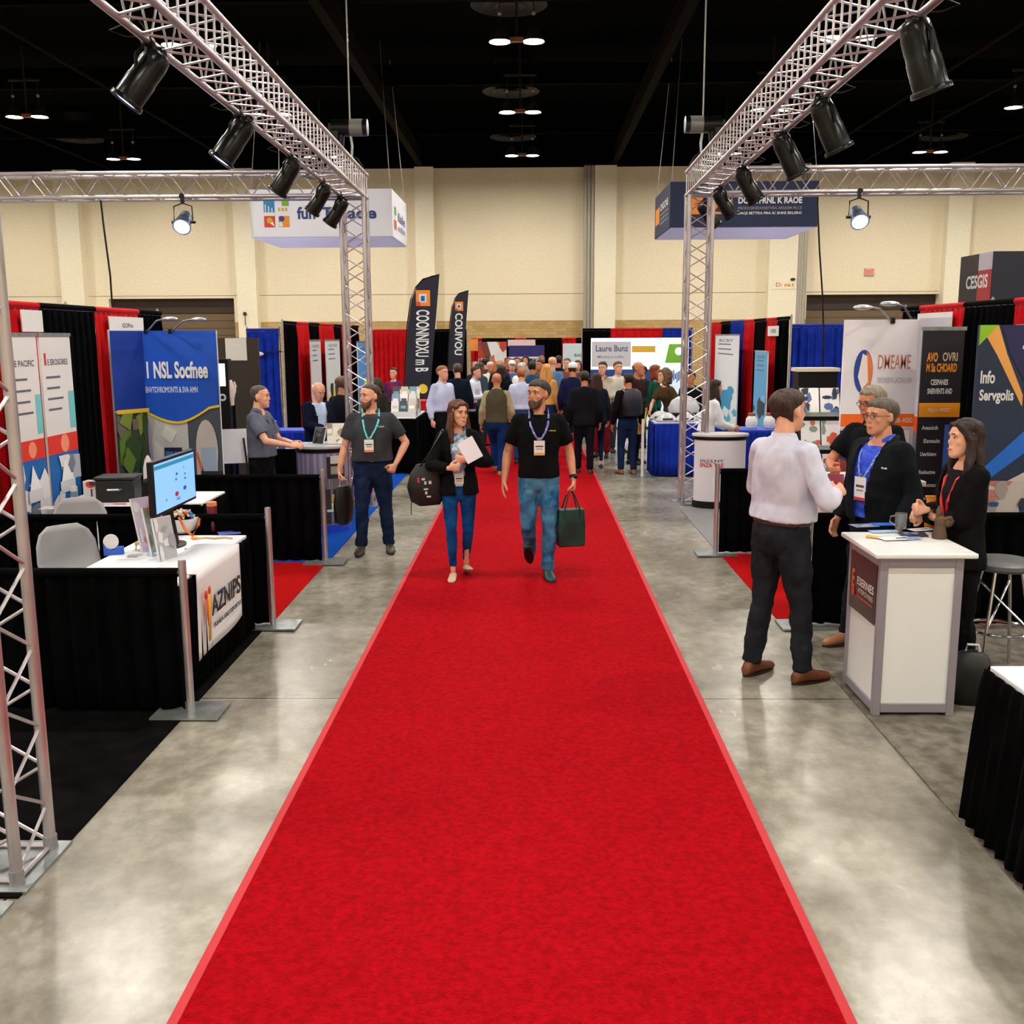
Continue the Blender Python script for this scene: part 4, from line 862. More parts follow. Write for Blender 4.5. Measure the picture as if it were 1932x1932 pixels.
# left blue display
Yd = 11.4; xa, xb = at(268, 640, Yd).x, at(409, 640, Yd).x; hd = at(300, 624, Yd).z
def dec_blue(m, x, z, w, h, d):
    m.rect(x, z + h * .60, x + w, z + h, P((6, 84, 206)), d); n = 14
    curve = [(x + w * i / n, z + h * (.60 - .055 * math.sin(PI * min(1, i / n * 1.15)) + .05 * max(0, i / n - .45))) for i in range(n + 1)]
    photo(m, x, z, w * .55, h * .66, d + .0005, ((206, 206, 204), (226, 226, 224), (182, 184, 178), (220, 214, 196)), 3, 7); photo(m, x + w * .55, z, w * .45, h * .64, d + .0005, ((74, 82, 94), (86, 94, 104), (60, 66, 78)), 4, 5)
    m.poly(curve + [(x + w, z + h * .75), (x, z + h * .75)], P((6, 84, 206)), d + .012)
    for i in range(n):
        a, b = curve[i], curve[i + 1]; m.poly([(a[0], a[1] - .014), (b[0], b[1] - .014), (b[0], b[1] + .014), (a[0], a[1] + .014)], P((244, 206, 40)), d + .013)
    m.text('1 NSL Socfnee', x + w * .05, z + h * .765, w * .82, h * .085, P((244, 248, 255)), d + .013, .035); m.text('ENVTOVROMONTS & SVA AMN', x + w * .02, z + h * .695, w * .7, h * .03, P((220, 232, 255)), d + .013, .02)
    m.rect(x + w * .22, z + h * .10, x + w * .46, z + h * .42, P((24, 34, 56)), d + .013); 
    for k in (0, 1): m.rect(x + w * (.235 + .115 * k), z + h * .10, x + w * (.335 + .115 * k), z + h * .40, P((48, 118, 214)), d + .014)
    m.poly([(x + w * (.80 + .15 * math.cos(a)), z + h * (.40 + .16 * math.sin(a))) for a in [PI * k / 10 for k in range(11)]] + [(x + w * .64, z + h * .2), (x + w * .9, z + h * .16)], P((206, 198, 192)), d + .013)
    m.poly([(x + w * .64, z + h * .4), (x + w * .67, z + h * .4), (x + w * .86, z + h * .12), (x + w * .8, z + h * .12)], P((236, 112, 46)), d + .014); m.rect(x + w * .72, z + h * .3, x + w * .92, z + h * .42, P((166, 186, 206)), d + .014); m.disc(x + w * .78, z + h * .1, w * .11, P((22, 24, 44)), d + .015); m.rect(x + w * .7, z + h * .26, x + w, z + h * .3, P((44, 42, 46)), d + .0145)
    m.rect(x, z, x + w * .06, z + h * .55, P((172, 162, 200)), d + .0125)
t = panel_thing('display_backwall', 'big blue display wall with white lettering and yellow curve, booth on the left', 'display', ((xa + xb) / 2, Yd, 0), 0, xb - xa, hd, dec_blue, z0=.03, t=.04, feet=False)
m = MB(); w = .44; m.M = MX.Translation(((xa - xb) / 2, -.02, 0)) @ MX.Rotation(R(62), 4, 'Z') @ MX.Translation((-w / 2, 0, 0)); m.bx(-w / 2, w / 2, -.015, .015, .03, hd + .01, WHITE)
m.rect(-w / 2, hd * .62, w / 2, hd, P((8, 56, 160)), .017); photo(m, -w / 2, .03, w, hd * .6, .017, ((58, 66, 48), (44, 74, 30), (96, 130, 44), (120, 108, 100), (70, 66, 70), (40, 60, 34), (130, 150, 60)), 9, 26); m.rect(-w / 2, hd * .605, w / 2, hd * .625, P((244, 206, 40)), .05); m.M = MX(); m.build('side_wing', None, t)
def arm_light(label, base, tip, head):
    t = thing('display_arm_light', label, 'lamp', base, 0, 'arm lights over the booth displays'); b, a = V(base), V(tip); L = a - b
    m = MB(); m.tube([(0, 0, -.03), L * .55 + V((0, 0, .03)), L], .009, STEEL, 8); m.build('arm', None, t)
    m = MB(); m.ball(L + V((head * .06, -.02, -.005)), (.085, .06, .024), mat('lamp_head', (196, 204, 208), .3, .5), 14, 8); m.build('lamp_head', None, t)
    m = MB(); m.box((0, 0, -.02), (.04, .06, .05), BLKP); m.build('clamp', None, t)
arm_light('left one of the two arm lights over the blue display', at(276, 622, Yd), at(312, 601, Yd - .5), 1); arm_light('right one of the two arm lights over the blue display', at(322, 622, Yd), at(366, 602, Yd - .5), 1)
# right: white and orange display, black and orange banner, navy corner display
Yw = 9.25; xa, xb = at(1592, 640, Yw).x, at(1735, 640, Yw).x; hd = at(1660, 603, Yw).z
def dec_orange(m, x, z, w, h, d):
    m.rect(x, z + h * .585, x + w, z + h * .635, P((240, 106, 26)), d); m.text('HONDU OR AVSHADON - AVDRO', x + w * .36, z + h * .60, w * .6, h * .02, P((255, 236, 220)), d + .002)
    m.disc(x + w * .27, z + h * .80, w * .125, P((40, 70, 160)), d, 28, h * .085); m.poly([(x + w * .27 + w * .12 * math.cos(a), z + h * .80 + h * .08 * math.sin(a)) for a in [-1.3 + k * .2 for k in range(14)]], P((240, 130, 60)), d + .002); m.poly([(x + w * .2, z + h * .78), (x + w * .25, z + h * .87), (x + w * .31, z + h * .86), (x + w * .34, z + h * .76), (x + w * .26, z + h * .73)], P((248, 244, 244)), d + .003)
    m.text('DMEAME', x + w * .46, z + h * .81, w * .43, h * .055, P((206, 128, 110)), d, .005); m.text('DEVONSEVA LACDEALNEN', x + w * .46, z + h * .755, w * .46, h * .022, P((180, 176, 186)), d)
    m.rect(x, z, x + w, z + h * .58, P((196, 190, 206)), d)
    m.poly([(x, z + h * .57), (x + w * .45, z + h * .57), (x + w * .5, z + h * .46), (x + w * .2, z + h * .42), (x, z + h * .44)], P((30, 36, 84)), d + .001); m.poly([(x, z + h * .46), (x + w * .2, z + h * .44), (x + w * .32, z + h * .38), (x + w * .12, z + h * .26), (x, z + h * .3)], P((142, 50, 50)), d + .002)
    m.disc(x + w * .52, z + h * .52, w * .09, P((222, 120, 130)), d + .003); m.poly([(x, z), (x + w * .1, z), (x + w * .35, z + h * .38), (x + w * .3, z + h * .4), (x, z + h * .25)], P((232, 226, 236)), d + .004)
    m.poly([(x + w * .66, z + h * .57), (x + w * .92, z + h * .57), (x + w, z + h * .3), (x + w, z), (x + w * .78, z)], P((240, 226, 232)), d + .003); m.poly([(x + w * .86, z + h * .42), (x + w * .94, z + h * .4), (x + w * .98, z + h * .1), (x + w * .88, z + h * .1)], P((206, 96, 84)), d + .004); m.disc(x + w * .85, z + h * .45, w * .025, P((30, 26, 40)), d + .005)
t = panel_thing('display_backwall', 'white display wall with globe logo and orange stripe, right side booth', 'display', ((xa + xb) / 2, Yw, 0), 0, xb - xa, hd, dec_orange, z0=.03, t=.04, feet=False, back=mat('white_display_print', (238, 236, 246), .5))
m = MB(); w = .35; m.M = MX.Translation(((xb - xa) / 2, -.02, 0)) @ MX.Rotation(R(-70), 4, 'Z') @ MX.Translation((w / 2, 0, 0)); m.bx(-w / 2, w / 2, -.015, .015, .03, hd + .01, P((206, 206, 222))); m.rect(-w / 2, hd * .57, w / 2, hd * .63, P((226, 84, 30)), .017); m.rect(-w / 2, .03, w / 2, hd * .57, P((110, 110, 124)), .017); m.M = MX(); m.build('side_wing', None, t)
arm_light('left one of the two arm lights over the white display with the globe', at(1683, 601, Yw), at(1640, 579, Yw - .4), -1); arm_light('right one of the two arm lights over the white display with the globe', at(1722, 599, Yw + .2), at(1690, 572, Yw - .2), -1)
Yk = 8.75; xa, xb = at(1741, 640, Yk).x, at(1819, 640, Yk).x; hk = at(1780, 621, Yk).z
def dec_dark(m, x, z, w, h, d):
    Wt, Og = (226, 228, 234), (240, 152, 24)
    m.text('AVO', x + w * .12, z + h * .875, w * .26, h * .036, P(Og), d, .03); m.text('OVRI', x + w * .5, z + h * .877, w * .36, h * .034, P((214, 190, 160)), d, .02); m.text('M Sa CHOARD', x + w * .12, z + h * .835, w * .74, h * .034, P(Og), d, .03)
    m.text('CESPANES', x + w * .25, z + h * .785, w * .42, h * .022, P(Wt), d, .02); m.text('SNERVENTS AND', x + w * .18, z + h * .75, w * .6, h * .022, P(Wt), d, .02); m.rect(x, z + h * .66, x + w, z + h * .715, P((244, 160, 30)), d); m.text('PRADUM + FRODICT', x + w * .22, z + h * .68, w * .55, h * .015, P((255, 240, 214)), d + .002)
    for i, s_ in enumerate(('Avasuicth', 'Esnsuic', 'Usarbiters', 'Resbuctve', 'Trastonco', 'Chenner', 'Inchaton')): m.text(s_, x + w * (.1 + .07 * (i % 3 == 1)), z + h * (.61 - .052 * i - .02 * (i > 2)), w * .4, h * .016, P(Wt), d, .02)
    m.rect(x + w * .66, z + h * .4, x + w * .86, z + h * .63, P((66, 110, 196)), d); m.rect(x + w * .1, z + h * .19, x + w * .24, z + h * .25, P(Og), d); m.text('NVOS', x + w * .28, z + h * .22, w * .26, h * .02, P(Wt), d); m.rect(x + w * .08, z, x + w * .9, z + h * .15, P((170, 190, 224)), d); m.rect(x + w * .3, z, x + w * .4, z + h * .14, P((40, 80, 150)), d + .002)
panel_thing('banner_stand', 'black roll-up banner with orange stripe and lettering, behind the dark-haired woman', 'banner', ((xa + xb) / 2, Yk, 0), 0, xb - xa, hk, dec_dark, back=P((26, 24, 34)))
Yn = 7.95; xa = at(1848, 640, Yn).x; xb = xa + 1.0; hn = at(1890, 613, Yn).z
def dec_navy(m, x, z, w, h, d):
    m.poly([(x, z + h * .93), (x, z + h), (x + w * .14, z + h)], P((150, 206, 40)), d + .002); m.poly([(x, z + h), (x + w * .14, z + h), (x + w * .22, z + h * .9), (x + w * .36, z + h * .76), (x + w * .36, z + h * .72), (x + w * .14, z + h * .9)], P((246, 176, 90)), d + .001); m.poly([(x + w * .16, z + h), (x + w, z + h), (x + w, z + h * .55), (x + w * .45, z + h * .74), (x + w * .24, z + h * .9)], P((26, 28, 84)), d + .003)
    m.text('Info', x + w * .03, z + h * .80, w * .11, h * .045, P((240, 242, 248)), d + .004, .03); m.text('Servgolis', x + w * .03, z + h * .73, w * .26, h * .05, P((240, 242, 248)), d + .004, .03); m.text('Th', x + w * .33, z + h * .87, w * .2, h * .06, P((240, 242, 248)), d + .005, .03)
    m.poly([(x, z + h * .46), (x + w * .8, z + h * .82), (x + w * .8, z + h * .7), (x + .02, z + h * .42), (x, z + h * .38)], P((14, 110, 220)), d + .002)
    m.poly([(x, z), (x + w, z), (x + w, z + h * .64), (x + .06, z + h * .40), (x + .02, z + h * .42)], P((212, 206, 200)), d + .001)
    photo(m, x + w * .06, z + h * .3, w * .4, h * .16, d + .002, ((206, 200, 196), (168, 160, 156), (60, 58, 66), (30, 90, 150), (196, 120, 120)), 21, 10); m.disc(x + w * .3, z + h * .24, w * .13, P((240, 140, 60)), d + .03, 24, h * .09); m.disc(x + w * .33, z + h * .26, w * .07, P((40, 40, 60)), d + .031); m.poly([(x, z + h * .3), (x + w * .2, z + h * .22), (x + w * .3, z + h * .1), (x, z + h * .08)], P((20, 104, 200)), d + .029); photo(m, x, z, w, h * .1, d + .03, ((150, 180, 214), (30, 96, 186), (230, 230, 236)), 5, 6)
panel_thing('display_backwall', 'dark navy display wall with green corner and blue diagonal band at the right edge', 'display', ((xa + xb) / 2, Yn, 0), R(-3), xb - xa, hn, dec_navy, z0=.03, t=.04, feet=False, back=P((22, 44, 78)))
# tall dark tower box behind the right drape
Yt = 12.2; xa = at(1873, 500, Yt).x; zt = at(1873, 474, Yt).z
t = thing('tower_display', 'tall dark tower display rising above the drape at the right edge', 'display', (xa + .9, Yt + .45, 0)); m = MB(); m.bx(-.9, .9, -.45, .45, .05, zt, P((14, 20, 44)))
m.rect(-.9, 2.2, .9, 2.52, P((120, 124, 156)), .452); m.text('U N', -.1, 2.85, .5, .16, P((236, 238, 244)), .452, .03); m.M = MX.Rotation(-PI / 2, 4, 'Z')
m.rect(-.45, 2.2, .45, zt, P((22, 16, 24)), .902); m.poly([(.08, 2.5), (.45, 2.5), (.45, zt - .2), (.08, zt - .2)], P((172, 30, 40)), .904); m.rect(.08, zt - .2, .45, zt, P((190, 186, 200)), .904); m.text('CESGIS', -.24, 2.75, .6, .16, P((226, 222, 226)), .906, .03); m.poly([(-.3, 2.2), (.4, 2.2), (.4, 2.46), (-.15, 2.5)], P((150, 152, 176)), .904); m.M = MX(); m.build('fabric_box', None, t)
m = MB(); m.bx(-.85, .85, -.4, .4, 0, .05, BLKP); m.build('plinth', None, t)
# feather flags
def flag(label, Y, xpx0, xpx1, pt, pb, word, sc):
    a, b = at(xpx0, pb, Y), at(xpx1, pt, Y); w = b.x - a.x; h = b.z; zb = a.z; t = thing('feather_flag', label, 'flag', ((a.x + b.x) / 2, Y, 0), 0, 'navy feather flags'); H_ = h - zb; m = MB()
    L, Rr = -w / 2, w / 2
    poly = [(L, zb), (L + w * .68, zb), (L + w * .80, zb + H_ * .4), (L + w * .92, zb + H_ * .75), (Rr, h), (Rr - w * .2, h - H_ * .008), (Rr - w * .42, h - H_ * .035), (L + w * .38, h - H_ * .10), (L + w * .24, h - H_ * .2), (L + w * .13, h - H_ * .4), (L + w * .05, h - H_ * .7)]
    m.prism(poly, -.006, .006, P((12, 16, 40), .6)); d = .009; k = .0
    lx = L + w * .36; z = h - H_ * .25; s_ = w * .38
    m.rect(lx, z, lx + s_, z + s_ * 1.1, P((238, 140, 40)), d); m.rect(lx + s_ * .22, z + s_ * .25, lx + s_ * .75, z + s_ * .85, P((206, 224, 240)), d + .002); m.rect(lx + s_ * .35, z + s_ * .35, lx + s_ * .62, z + s_ * .7, P((30, 90, 170)), d + .003); m.rect(lx, z, lx + s_ * .3, z + s_ * .3, P((214, 70, 40)), d + .004)
    vs, fs = text_geo(word, .02); ax, bx = min(v[0] for v in vs), max(v[0] for v in vs); ay, by = min(v[1] for v in vs), max(v[1] for v in vs); LT = H_ * (.5 if sc else .52); th = w * .36; z1 = z - H_ * .03
    m.add([(L + w * .30 + (v[1] - ay) / (by - ay) * th + (LT - (v[0] - ax) / (bx - ax) * LT) / LT * w * .06 * 1, -d, z1 - (v[0] - ax) / (bx - ax) * LT) for v in vs], fs, P((236, 238, 246)))
    if sc: m.disc(L + w * .5, zb + H_ * .08, w * .13, P((240, 206, 50)), d, 16); m.disc(L + w * .36, zb + H_ * .075, w * .08, P((220, 224, 232)), d + .002)
    m.build('flag_fabric', None, t)
    m = MB(); m.tube([(L - .02, 0, .03)] + [(x - .015, 0, z_) for x, z_ in ((L, zb), (L + w * .05, h - H_ * .7), (L + w * .13, h - H_ * .4), (L + w * .24, h - H_ * .2), (L + w * .38, h - H_ * .10), (Rr - w * .42, h - H_ * .035))] + [(Rr, 0, h)], .012, BLKM, 6); m.build('pole', None, t)
    m = MB(); m.box((L - .02, 0, .015), (.4, .4, .03), BLKP); m.build('base_plate', None, t)
flag('larger navy feather flag with vertical white lettering, nearer to the camera', 18.5, 764, 829, 518, 752, 'COONNDXU m B', 1); flag('smaller navy feather flag with vertical white lettering, behind the larger one', 24.5, 846, 884, 548, 700, 'COUIVOU', 0)
# ------------------------------------------------------------------ furniture
def skirt_table(label, x0, x1, y0, y1, h, topm, skm, flare=.0, drop=.0, sides='fblr', name='skirted_table'):
    gz = .009 if (y1 < 13.5 or x0 < -1.5 and y1 < 19) else 0; h -= gz
    c = V(((x0 + x1) / 2, (y0 + y1) / 2, gz)); a, b = (x1 - x0) / 2, (y1 - y0) / 2; t = thing(name, label, 'table', c)
    m = MB(); m.bx(-a, a, -b, b, h - .03, h, topm); m.build('tabletop', None, t, bev=.006)
    for k, (L, rz, ox, oy) in dict(f=(2 * a, 0, -a, -b), b=(2 * a, 0, -a, b), l=(2 * b, RG, -a, -b), r=(2 * b, RG, a, -b)).items():
        if k not in sides: continue
        m = MB(); wave(L, h - .012, skm, m, 0, .014, .09, int(h * 100) + len(k) + ord(k)); q = MX.Rotation(rz, 4, 'Z')
        out = {'f': V((0, -1, 0)), 'b': V((0, 1, 0)), 'l': V((-1, 0, 0)), 'r': V((1, 0, 0))}[k]
        m.v = [tuple(V((ox, oy, 0)) + q @ V(p) + out * (.016 + flare * (1 - p[2] / h))) for p in m.v]; m.build('skirt', None, t, solid=.005)
    for sx in (-1, 1):
        for sy in (-1, 1):
            m = MB(); m.cyl((sx * (a - .08), sy * (b - .08), 0), (sx * (a - .08), sy * (b - .08), h - .03), .015, ALUD, 8); m.build('leg', None, t)
    return t
WT = mat('white_tablecloth', (232, 232, 238), .7)
# --- booth 1 (left, nearest)
tz = .75; pr, pl = G(472, 996, tz), G(186, 1058, tz); TX0, TX1, TY0, TY1 = pl.x, -2.13, 5.76, 7.36
skirt_table('white-topped table with black skirt beside the aisle, monitor on it', TX0, TX1, TY0, TY1, tz, WT, DRK)
# cloth runner with lettering, hanging over the aisle side
ya_, yb_ = XP(373, 1100, TX1 + .05).y, XP(456, 1100, TX1 + .05).y; L = yb_ - ya_; zb = .19
r = thing('cloth_banner', 'white cloth banner with black lettering and orange logo hanging from the table', 'banner', (TX1 + .048, (ya_ + yb_) / 2, 0), RG)
m = MB(); n, k_ = 16, 10; vs = []
for j in range(k_ + 1):
    z = zb + (tz + .004 - zb) * j / k_
    for i in range(n + 1):
        u = i / n; vs.append((-L / 2 + L * u * (1 - .03 * (1 - j / k_)), .010 * math.sin(5 * u + 1) * (1 - j / k_) * 1.6 + .004, z + .05 * (1 - j / k_) * u))
m.add(vs, [(j * (n + 1) + i, j * (n + 1) + i + 1, (j + 1) * (n + 1) + i + 1, (j + 1) * (n + 1) + i) for j in range(k_) for i in range(n)], WT, True)
m.add([(-L / 2, 0.004, tz + .004), (L / 2, .004, tz + .004), (L / 2, .32, tz + .005), (-L / 2, .32, tz + .005)], [(0, 1, 2, 3)], WT)
BK = P((24, 24, 30)); d = .02
m.text('AZNIPS', -L * .3, zb + .24, L * .7, .13, BK, d, .02); m.text('FUNDS.ARDTEPORTLS', -L * .26, zb + .155, L * .66, .03, P((70, 72, 80)), d)
for i, (p_, q_) in enumerate((((-.43, .42), (-.385, .3)), ((-.35, .45), (-.395, .2)))): m.poly([(L * p_[0], zb + p_[1] - .02), (L * p_[0] + .05, zb + p_[1] - .02), (L * q_[0] + .04, zb + q_[1] - .1), (L * q_[0], zb + q_[1] - .1)], P(((226, 90, 40), (240, 170, 30))[i]), d + i * .001)
m.disc(-L * .41, zb + .41, .028, P((220, 40, 50)), d + .002); m.disc(-L * .335, zb + .425, .025, P((230, 60, 40)), d + .002); m.build('cloth', None, r, solid=.003)
for nm in ():
    pass
# monitor
mx_ = -2.5; y0, y1 = XP(288, 920, mx_).y, XP(367, 900, mx_).y; zt_, zb_ = XP(325, 860, mx_).z, XP(325, 962, mx_).z; w, h = y1 - y0, zt_ - zb_
t = thing('monitor', 'black flat monitor with light blue screen angled on the white table', 'monitor', (mx_, (y0 + y1) / 2, tz + .002), RG)
zb2 = zb_ - tz
m = MB(); m.bx(-w / 2, w / 2, -.006, .035, zb2, zb2 + h, BLKP); m.build('bezel', None, t, bev=.006)
SCR = mat('screen_blue', (120, 170, 232), .3, emit=.75, ecol=(112, 168, 236)); m = MB(); a = w / 2 - .02; z0 = zb2 + .02; hh = h - .04
m.rect(-a, z0, a, z0 + hh, SCR, .008); m.rect(-a, z0 + hh * .88, a, z0 + hh * .96, mat('screen_bar', (40, 130, 160), .3, emit=.5, ecol=(30, 120, 160)), .010)
for x_, z_, r_, c_ in ((-.0, .24, .045, (200, 50, 60)), (.2, .3, .04, (30, 110, 170)), (.0, .55, .02, (80, 100, 120)), (.02, .66, .024, (70, 90, 120)), (.22, .6, .018, (90, 110, 140)), (-.25, .2, .016, (80, 100, 130)), (.22, .5, .02, (60, 110, 150)), (.2, .75, .014, (110, 130, 160))):
    m.disc(x_ * w, z0 + hh * z_, r_ * w, P(c_), .011, 12, r_ * hh * 1.2)
m.text('ABD', -.02 * w, z0 + hh * .1, .1 * w, .02, P((60, 70, 90)), .011); m.build('screen', None, t)
m = MB(); m.box((0, .05, .16), (.09, .04, .34), BLKP, 0, R(-8)); m.build('neck', None, t); m = MB(); m.lathe([(.13, 0), (.13, .012), (.05, .022), (.02, .03)], BLKP, 20, (0, .06, 0), True, 1.2, .8); m.build('stand_base', None, t)
def on(px, py, z=tz): p = G(px, py, z); return V((p.x, p.y, z))
# chairs
def grey_chair(label, p, rz, first=[None]):
    if first[0] is None:
        t = first[0] = thing('shell_chair', label, 'chair', p, rz, 'grey shell chairs in the left booths'); GR = mat('grey_shell', (168, 168, 174), .45)
        m = MB(); rings = []
        for z, w_, y_, c_ in ((.46, .21, -.02, .02), (.52, .22, .1, .05), (.6, .225, .15, .055), (.72, .215, .17, .055), (.8, .18, .18, .04), (.85, .11, .185, .02)):
            rings.append([(w_ * (i / 6 - 1), y_ - c_ * (i / 6 - 1) ** 2, z) for i in range(13)])
        m.add([q for rg in rings for q in rg], [(j * 13 + i, j * 13 + i + 1, (j + 1) * 13 + i + 1, (j + 1) * 13 + i) for j in range(5) for i in range(12)], GR, True); m.build('backrest', None, t, solid=.014)
        m = MB(); m.zprism([(.21 * math.cos(a), -.06 + .2 * math.sin(a)) for a in [2 * PI * k / 20 for k in range(20)]], .44, .47, GR); m.build('seat', None, t, bev=.01)
        for sx in (-1, 1):
            for sy in (-1, 1): m = MB(); m.tube([(sx * .14, -.05 + sy * .12, .44), (sx * .21, -.03 + sy * .2, 0)], .012, CHROME, 8); m.build('leg', None, t)
    else: dup(first[0], p, rz, label)
p = G(150, 992, .85); grey_chair('grey shell chair between the two nearest left drapes', (p.x, p.y - .12, .009), R(-60) + PI * .6)
p = G(158, 942, .85); grey_chair('grey shell chair whose back top shows above the second drape on the left', (p.x, p.y - .12, .009), R(20))
# standing brochures
def flyer(label, p, w, h, lean, rz, cols, seed, group='standing brochures on the white table', name='brochure_holder'):
    t = thing(name, label, 'brochure', p, rz, group); m = MB(); q = MX.Rotation(R(-lean), 4, 'X'); m.M = q; m.bx(-w / 2, w / 2, -.008, .008, 0, h, P((214, 214, 220), .3)); photo(m, -w / 2 + .004, .004, w - .008, h - .008, .0095, cols, seed, 8); m.M = MX(); m.build('brochure', None, t)
    m = MB(); m.box((0, .045, .004), (w, .11, .006), mat('clear_acrylic', (225, 230, 236), .1, spec=.6)); m.tube([(0, h * .16, h * .6), (0, .1, .006)], .006, mat('clear_acrylic'), 6); m.build('stand', None, t); return t
flyer('tall pale brochure standing beside the monitor foot, left of three', on(285, 1040), .15, .38, 14, RG - .55, ((206, 190, 214), (228, 228, 232), (232, 140, 90), (180, 180, 196)), 1)
flyer('grey-green brochure standing on the white table, middle of three', on(303, 1048), .15, .34, 12, RG - .5, ((142, 150, 148), (196, 200, 200), (222, 130, 84), (90, 100, 104)), 2)
flyer('silver-grey brochure standing on the white table, right of three', on(318, 1056), .16, .29, 10, RG - .45, ((172, 172, 178), (214, 214, 220), (150, 150, 160)), 3)
# bowl of sweets
bp_ = on(345, 1006); t = thing('glass_bowl', 'clear white bowl of wrapped sweets beside the monitor', 'bowl', bp_); m = MB(); m.lathe([(.055, .002), (.09, .03), (.115, .09), (.12, .12), (.112, .12), (.1, .08), (.05, .016), (.001, .014)], mat('milky_glass', (232, 232, 236), .12, spec=.7), 22); m.build('bowl_body', None, t)
cp = None
for i in range(15):
    a = i * 2.4; rr = .016 * math.sqrt(i) * 1.25; p = bp_ + V((rr * math.cos(a) * 1.15, rr * math.sin(a) * 1.15, .125 + .05 * (1 - i / 15)))
    m = MB(); m.ball((0, 0, 0), (.02, .016, .013), P(((200, 100, 40), (120, 50, 30), (230, 226, 220), (70, 110, 180), (214, 150, 60))[i % 5], .3), 8, 6); m.tube([(-.034, 0, 0), (-.018, 0, 0), (.018, 0, 0), (.034, 0, 0)], [.01, .004, .004, .01], P((226, 214, 200), .3), 6)
    o_ = m.build('wrapped_sweet'); o_.location = p; o_.rotation_euler = (0, .3 * (i % 3), a); tag(o_, 'small wrapped sweet heaped in the bowl beside the monitor', 'sweet', 'wrapped sweets in the bowl')
m = MB(); m.tube([(-.05, 0, .16), (0, -.01, .07), (.045, .0, .02), (.09, .01, .1), (.1, .02, .15)], [.012, .022, .024, .02, .01], P((214, 108, 30), .4), 10, True, .5); solo('orange_pouch', m, None, 'shiny orange pouch leaning against the bowl of sweets', 'pouch', on(352, 1016))
m = MB(); m.loft([[(r_ * math.cos(k * PI / 6), r_ * .7 * math.sin(k * PI / 6), z_) for k in range(12)] for r_, z_ in ((.05, 0), (.07, .02), (.06, .05), (.03, .065))], P((30, 130, 60), .4)); solo('green_pouch', m, None, 'small green pouch on the white table behind the bowl', 'pouch', on(382, 1000))
t = thing('tumbler', 'dark red tumbler with orange lid standing on the white table', 'tumbler', on(402, 1001)); m = MB(); m.lathe([(.034, 0), (.036, .01), (.038, .19), (.036, .195)], mat('maroon_gloss', (104, 24, 44), .25), 20); m.build('tumbler_body', None, t); m = MB(); m.lathe([(.038, .193), (.039, .22), (.03, .225), (.001, .226)], P((226, 130, 80), .4), 20); m.build('lid', None, t)
def paper(label, p, w, h, rz, c, cols=None, seed=1, group='papers lying on the white table', name='paper_sheet', th=.002):
    m = MB(); m.bx(-w / 2, w / 2, -h / 2, h / 2, 0, th, P(c)); r_ = random.Random(seed)
    for i, cc in enumerate(cols or ()):
        x_, y_ = w * r_.uniform(-.35, .0), h * r_.uniform(-.35, .1); a_, b_ = w * r_.uniform(.2, .45), h * r_.uniform(.15, .35); m.add([(x_, y_, th + .0006 * (i + 1)), (min(w / 2, x_ + a_), y_, th + .0006 * (i + 1)), (min(w / 2, x_ + a_), min(h / 2, y_ + b_), th + .0006 * (i + 1)), (x_, min(h / 2, y_ + b_), th + .0006 * (i + 1))], [(0, 1, 2, 3)], P(cc))
    return solo(name, m, None, label, 'paper', V(p) + V((0, 0, .001)), rz, group)
paper('blue and white leaflet at the near corner of the white table, under the tumbler', on(430, 1002), .16, .3, .4, (96, 104, 196), ((140, 150, 214), (210, 214, 236)), 2)
paper('white leaflet with a blue block in front of the bowl on the white table', on(368, 1036), .26, .2, .3, (232, 232, 238), ((84, 98, 184), (110, 120, 196), (40, 44, 60)), 3)
paper('white leaflet with tiny print near the drape post on the white table', on(262, 1048), .22, .26, .1, (226, 230, 236), ((150, 120, 130), (170, 176, 190)), 4)
m = MB(); m.tube([(-.12, -.02, .004), (-.05, .02, .006), (.02, -.01, .006), (.09, .02, .006), (.15, 0, .004)], .007, P((206, 170, 110)), 6); m.ball((-.12, -.02, .01), (.03, .02, .012), P((238, 160, 40)), 8, 6); solo('key_lanyard', m, None, 'yellow and cream lanyard lying on the white table behind the leaflet', 'lanyard', on(400, 1017))
m = MB(); m.box((0, 0, .02), (.06, .05, .04), P((70, 60, 130), .4)); m.text('x', -.02, .01, .03, .02, P((220, 220, 230)), .026); solo('small_box', m, None, 'small purple box on the white table left of the brochures', 'box', on(278, 1032))
m = MB(); m.tube([(-.02, 0, .005), (-.015, 0, .05), (.02, 0, .05), (.02, 0, .005)], .009, P((190, 160, 90), .3), 8); m.cyl((0, 0, .05), (0, 0, .065), .025, P((206, 176, 110), .3)); solo('award_cup', m, None, 'tiny gold cup on the white table at left of the brochures', 'trophy', on(262, 1040))
m = MB(); m.ball((0, 0, .018), (.035, .03, .02), P((150, 190, 226), .2), 12, 6); solo('paperweight', m, None, 'pale blue glass paperweight on the white table by the brochures', 'paperweight', on(288, 1050))
t = thing('tape_dispenser', 'blue and white tape dispenser at the left end of the white table', 'tape dispenser', on(214, 1046), .4); m = MB(); m.prism([(-.06, 0), (.07, 0), (.07, .05), (.03, .05), (.0, .025), (-.04, .05), (-.06, .09)], -.028, .028, P((30, 90, 200), .35)); m.build('dispenser_body', None, t); m = MB(); m.M = MX.Rotation(PI / 2, 4, 'X') @ MX.Translation((-.01, .09, -.012)); m.lathe([(.02, 0), (.05, 0), (.05, .024), (.02, .024)], P((226, 222, 220), .3), 18); m.M = MX(); m.build('tape_roll', None, t)
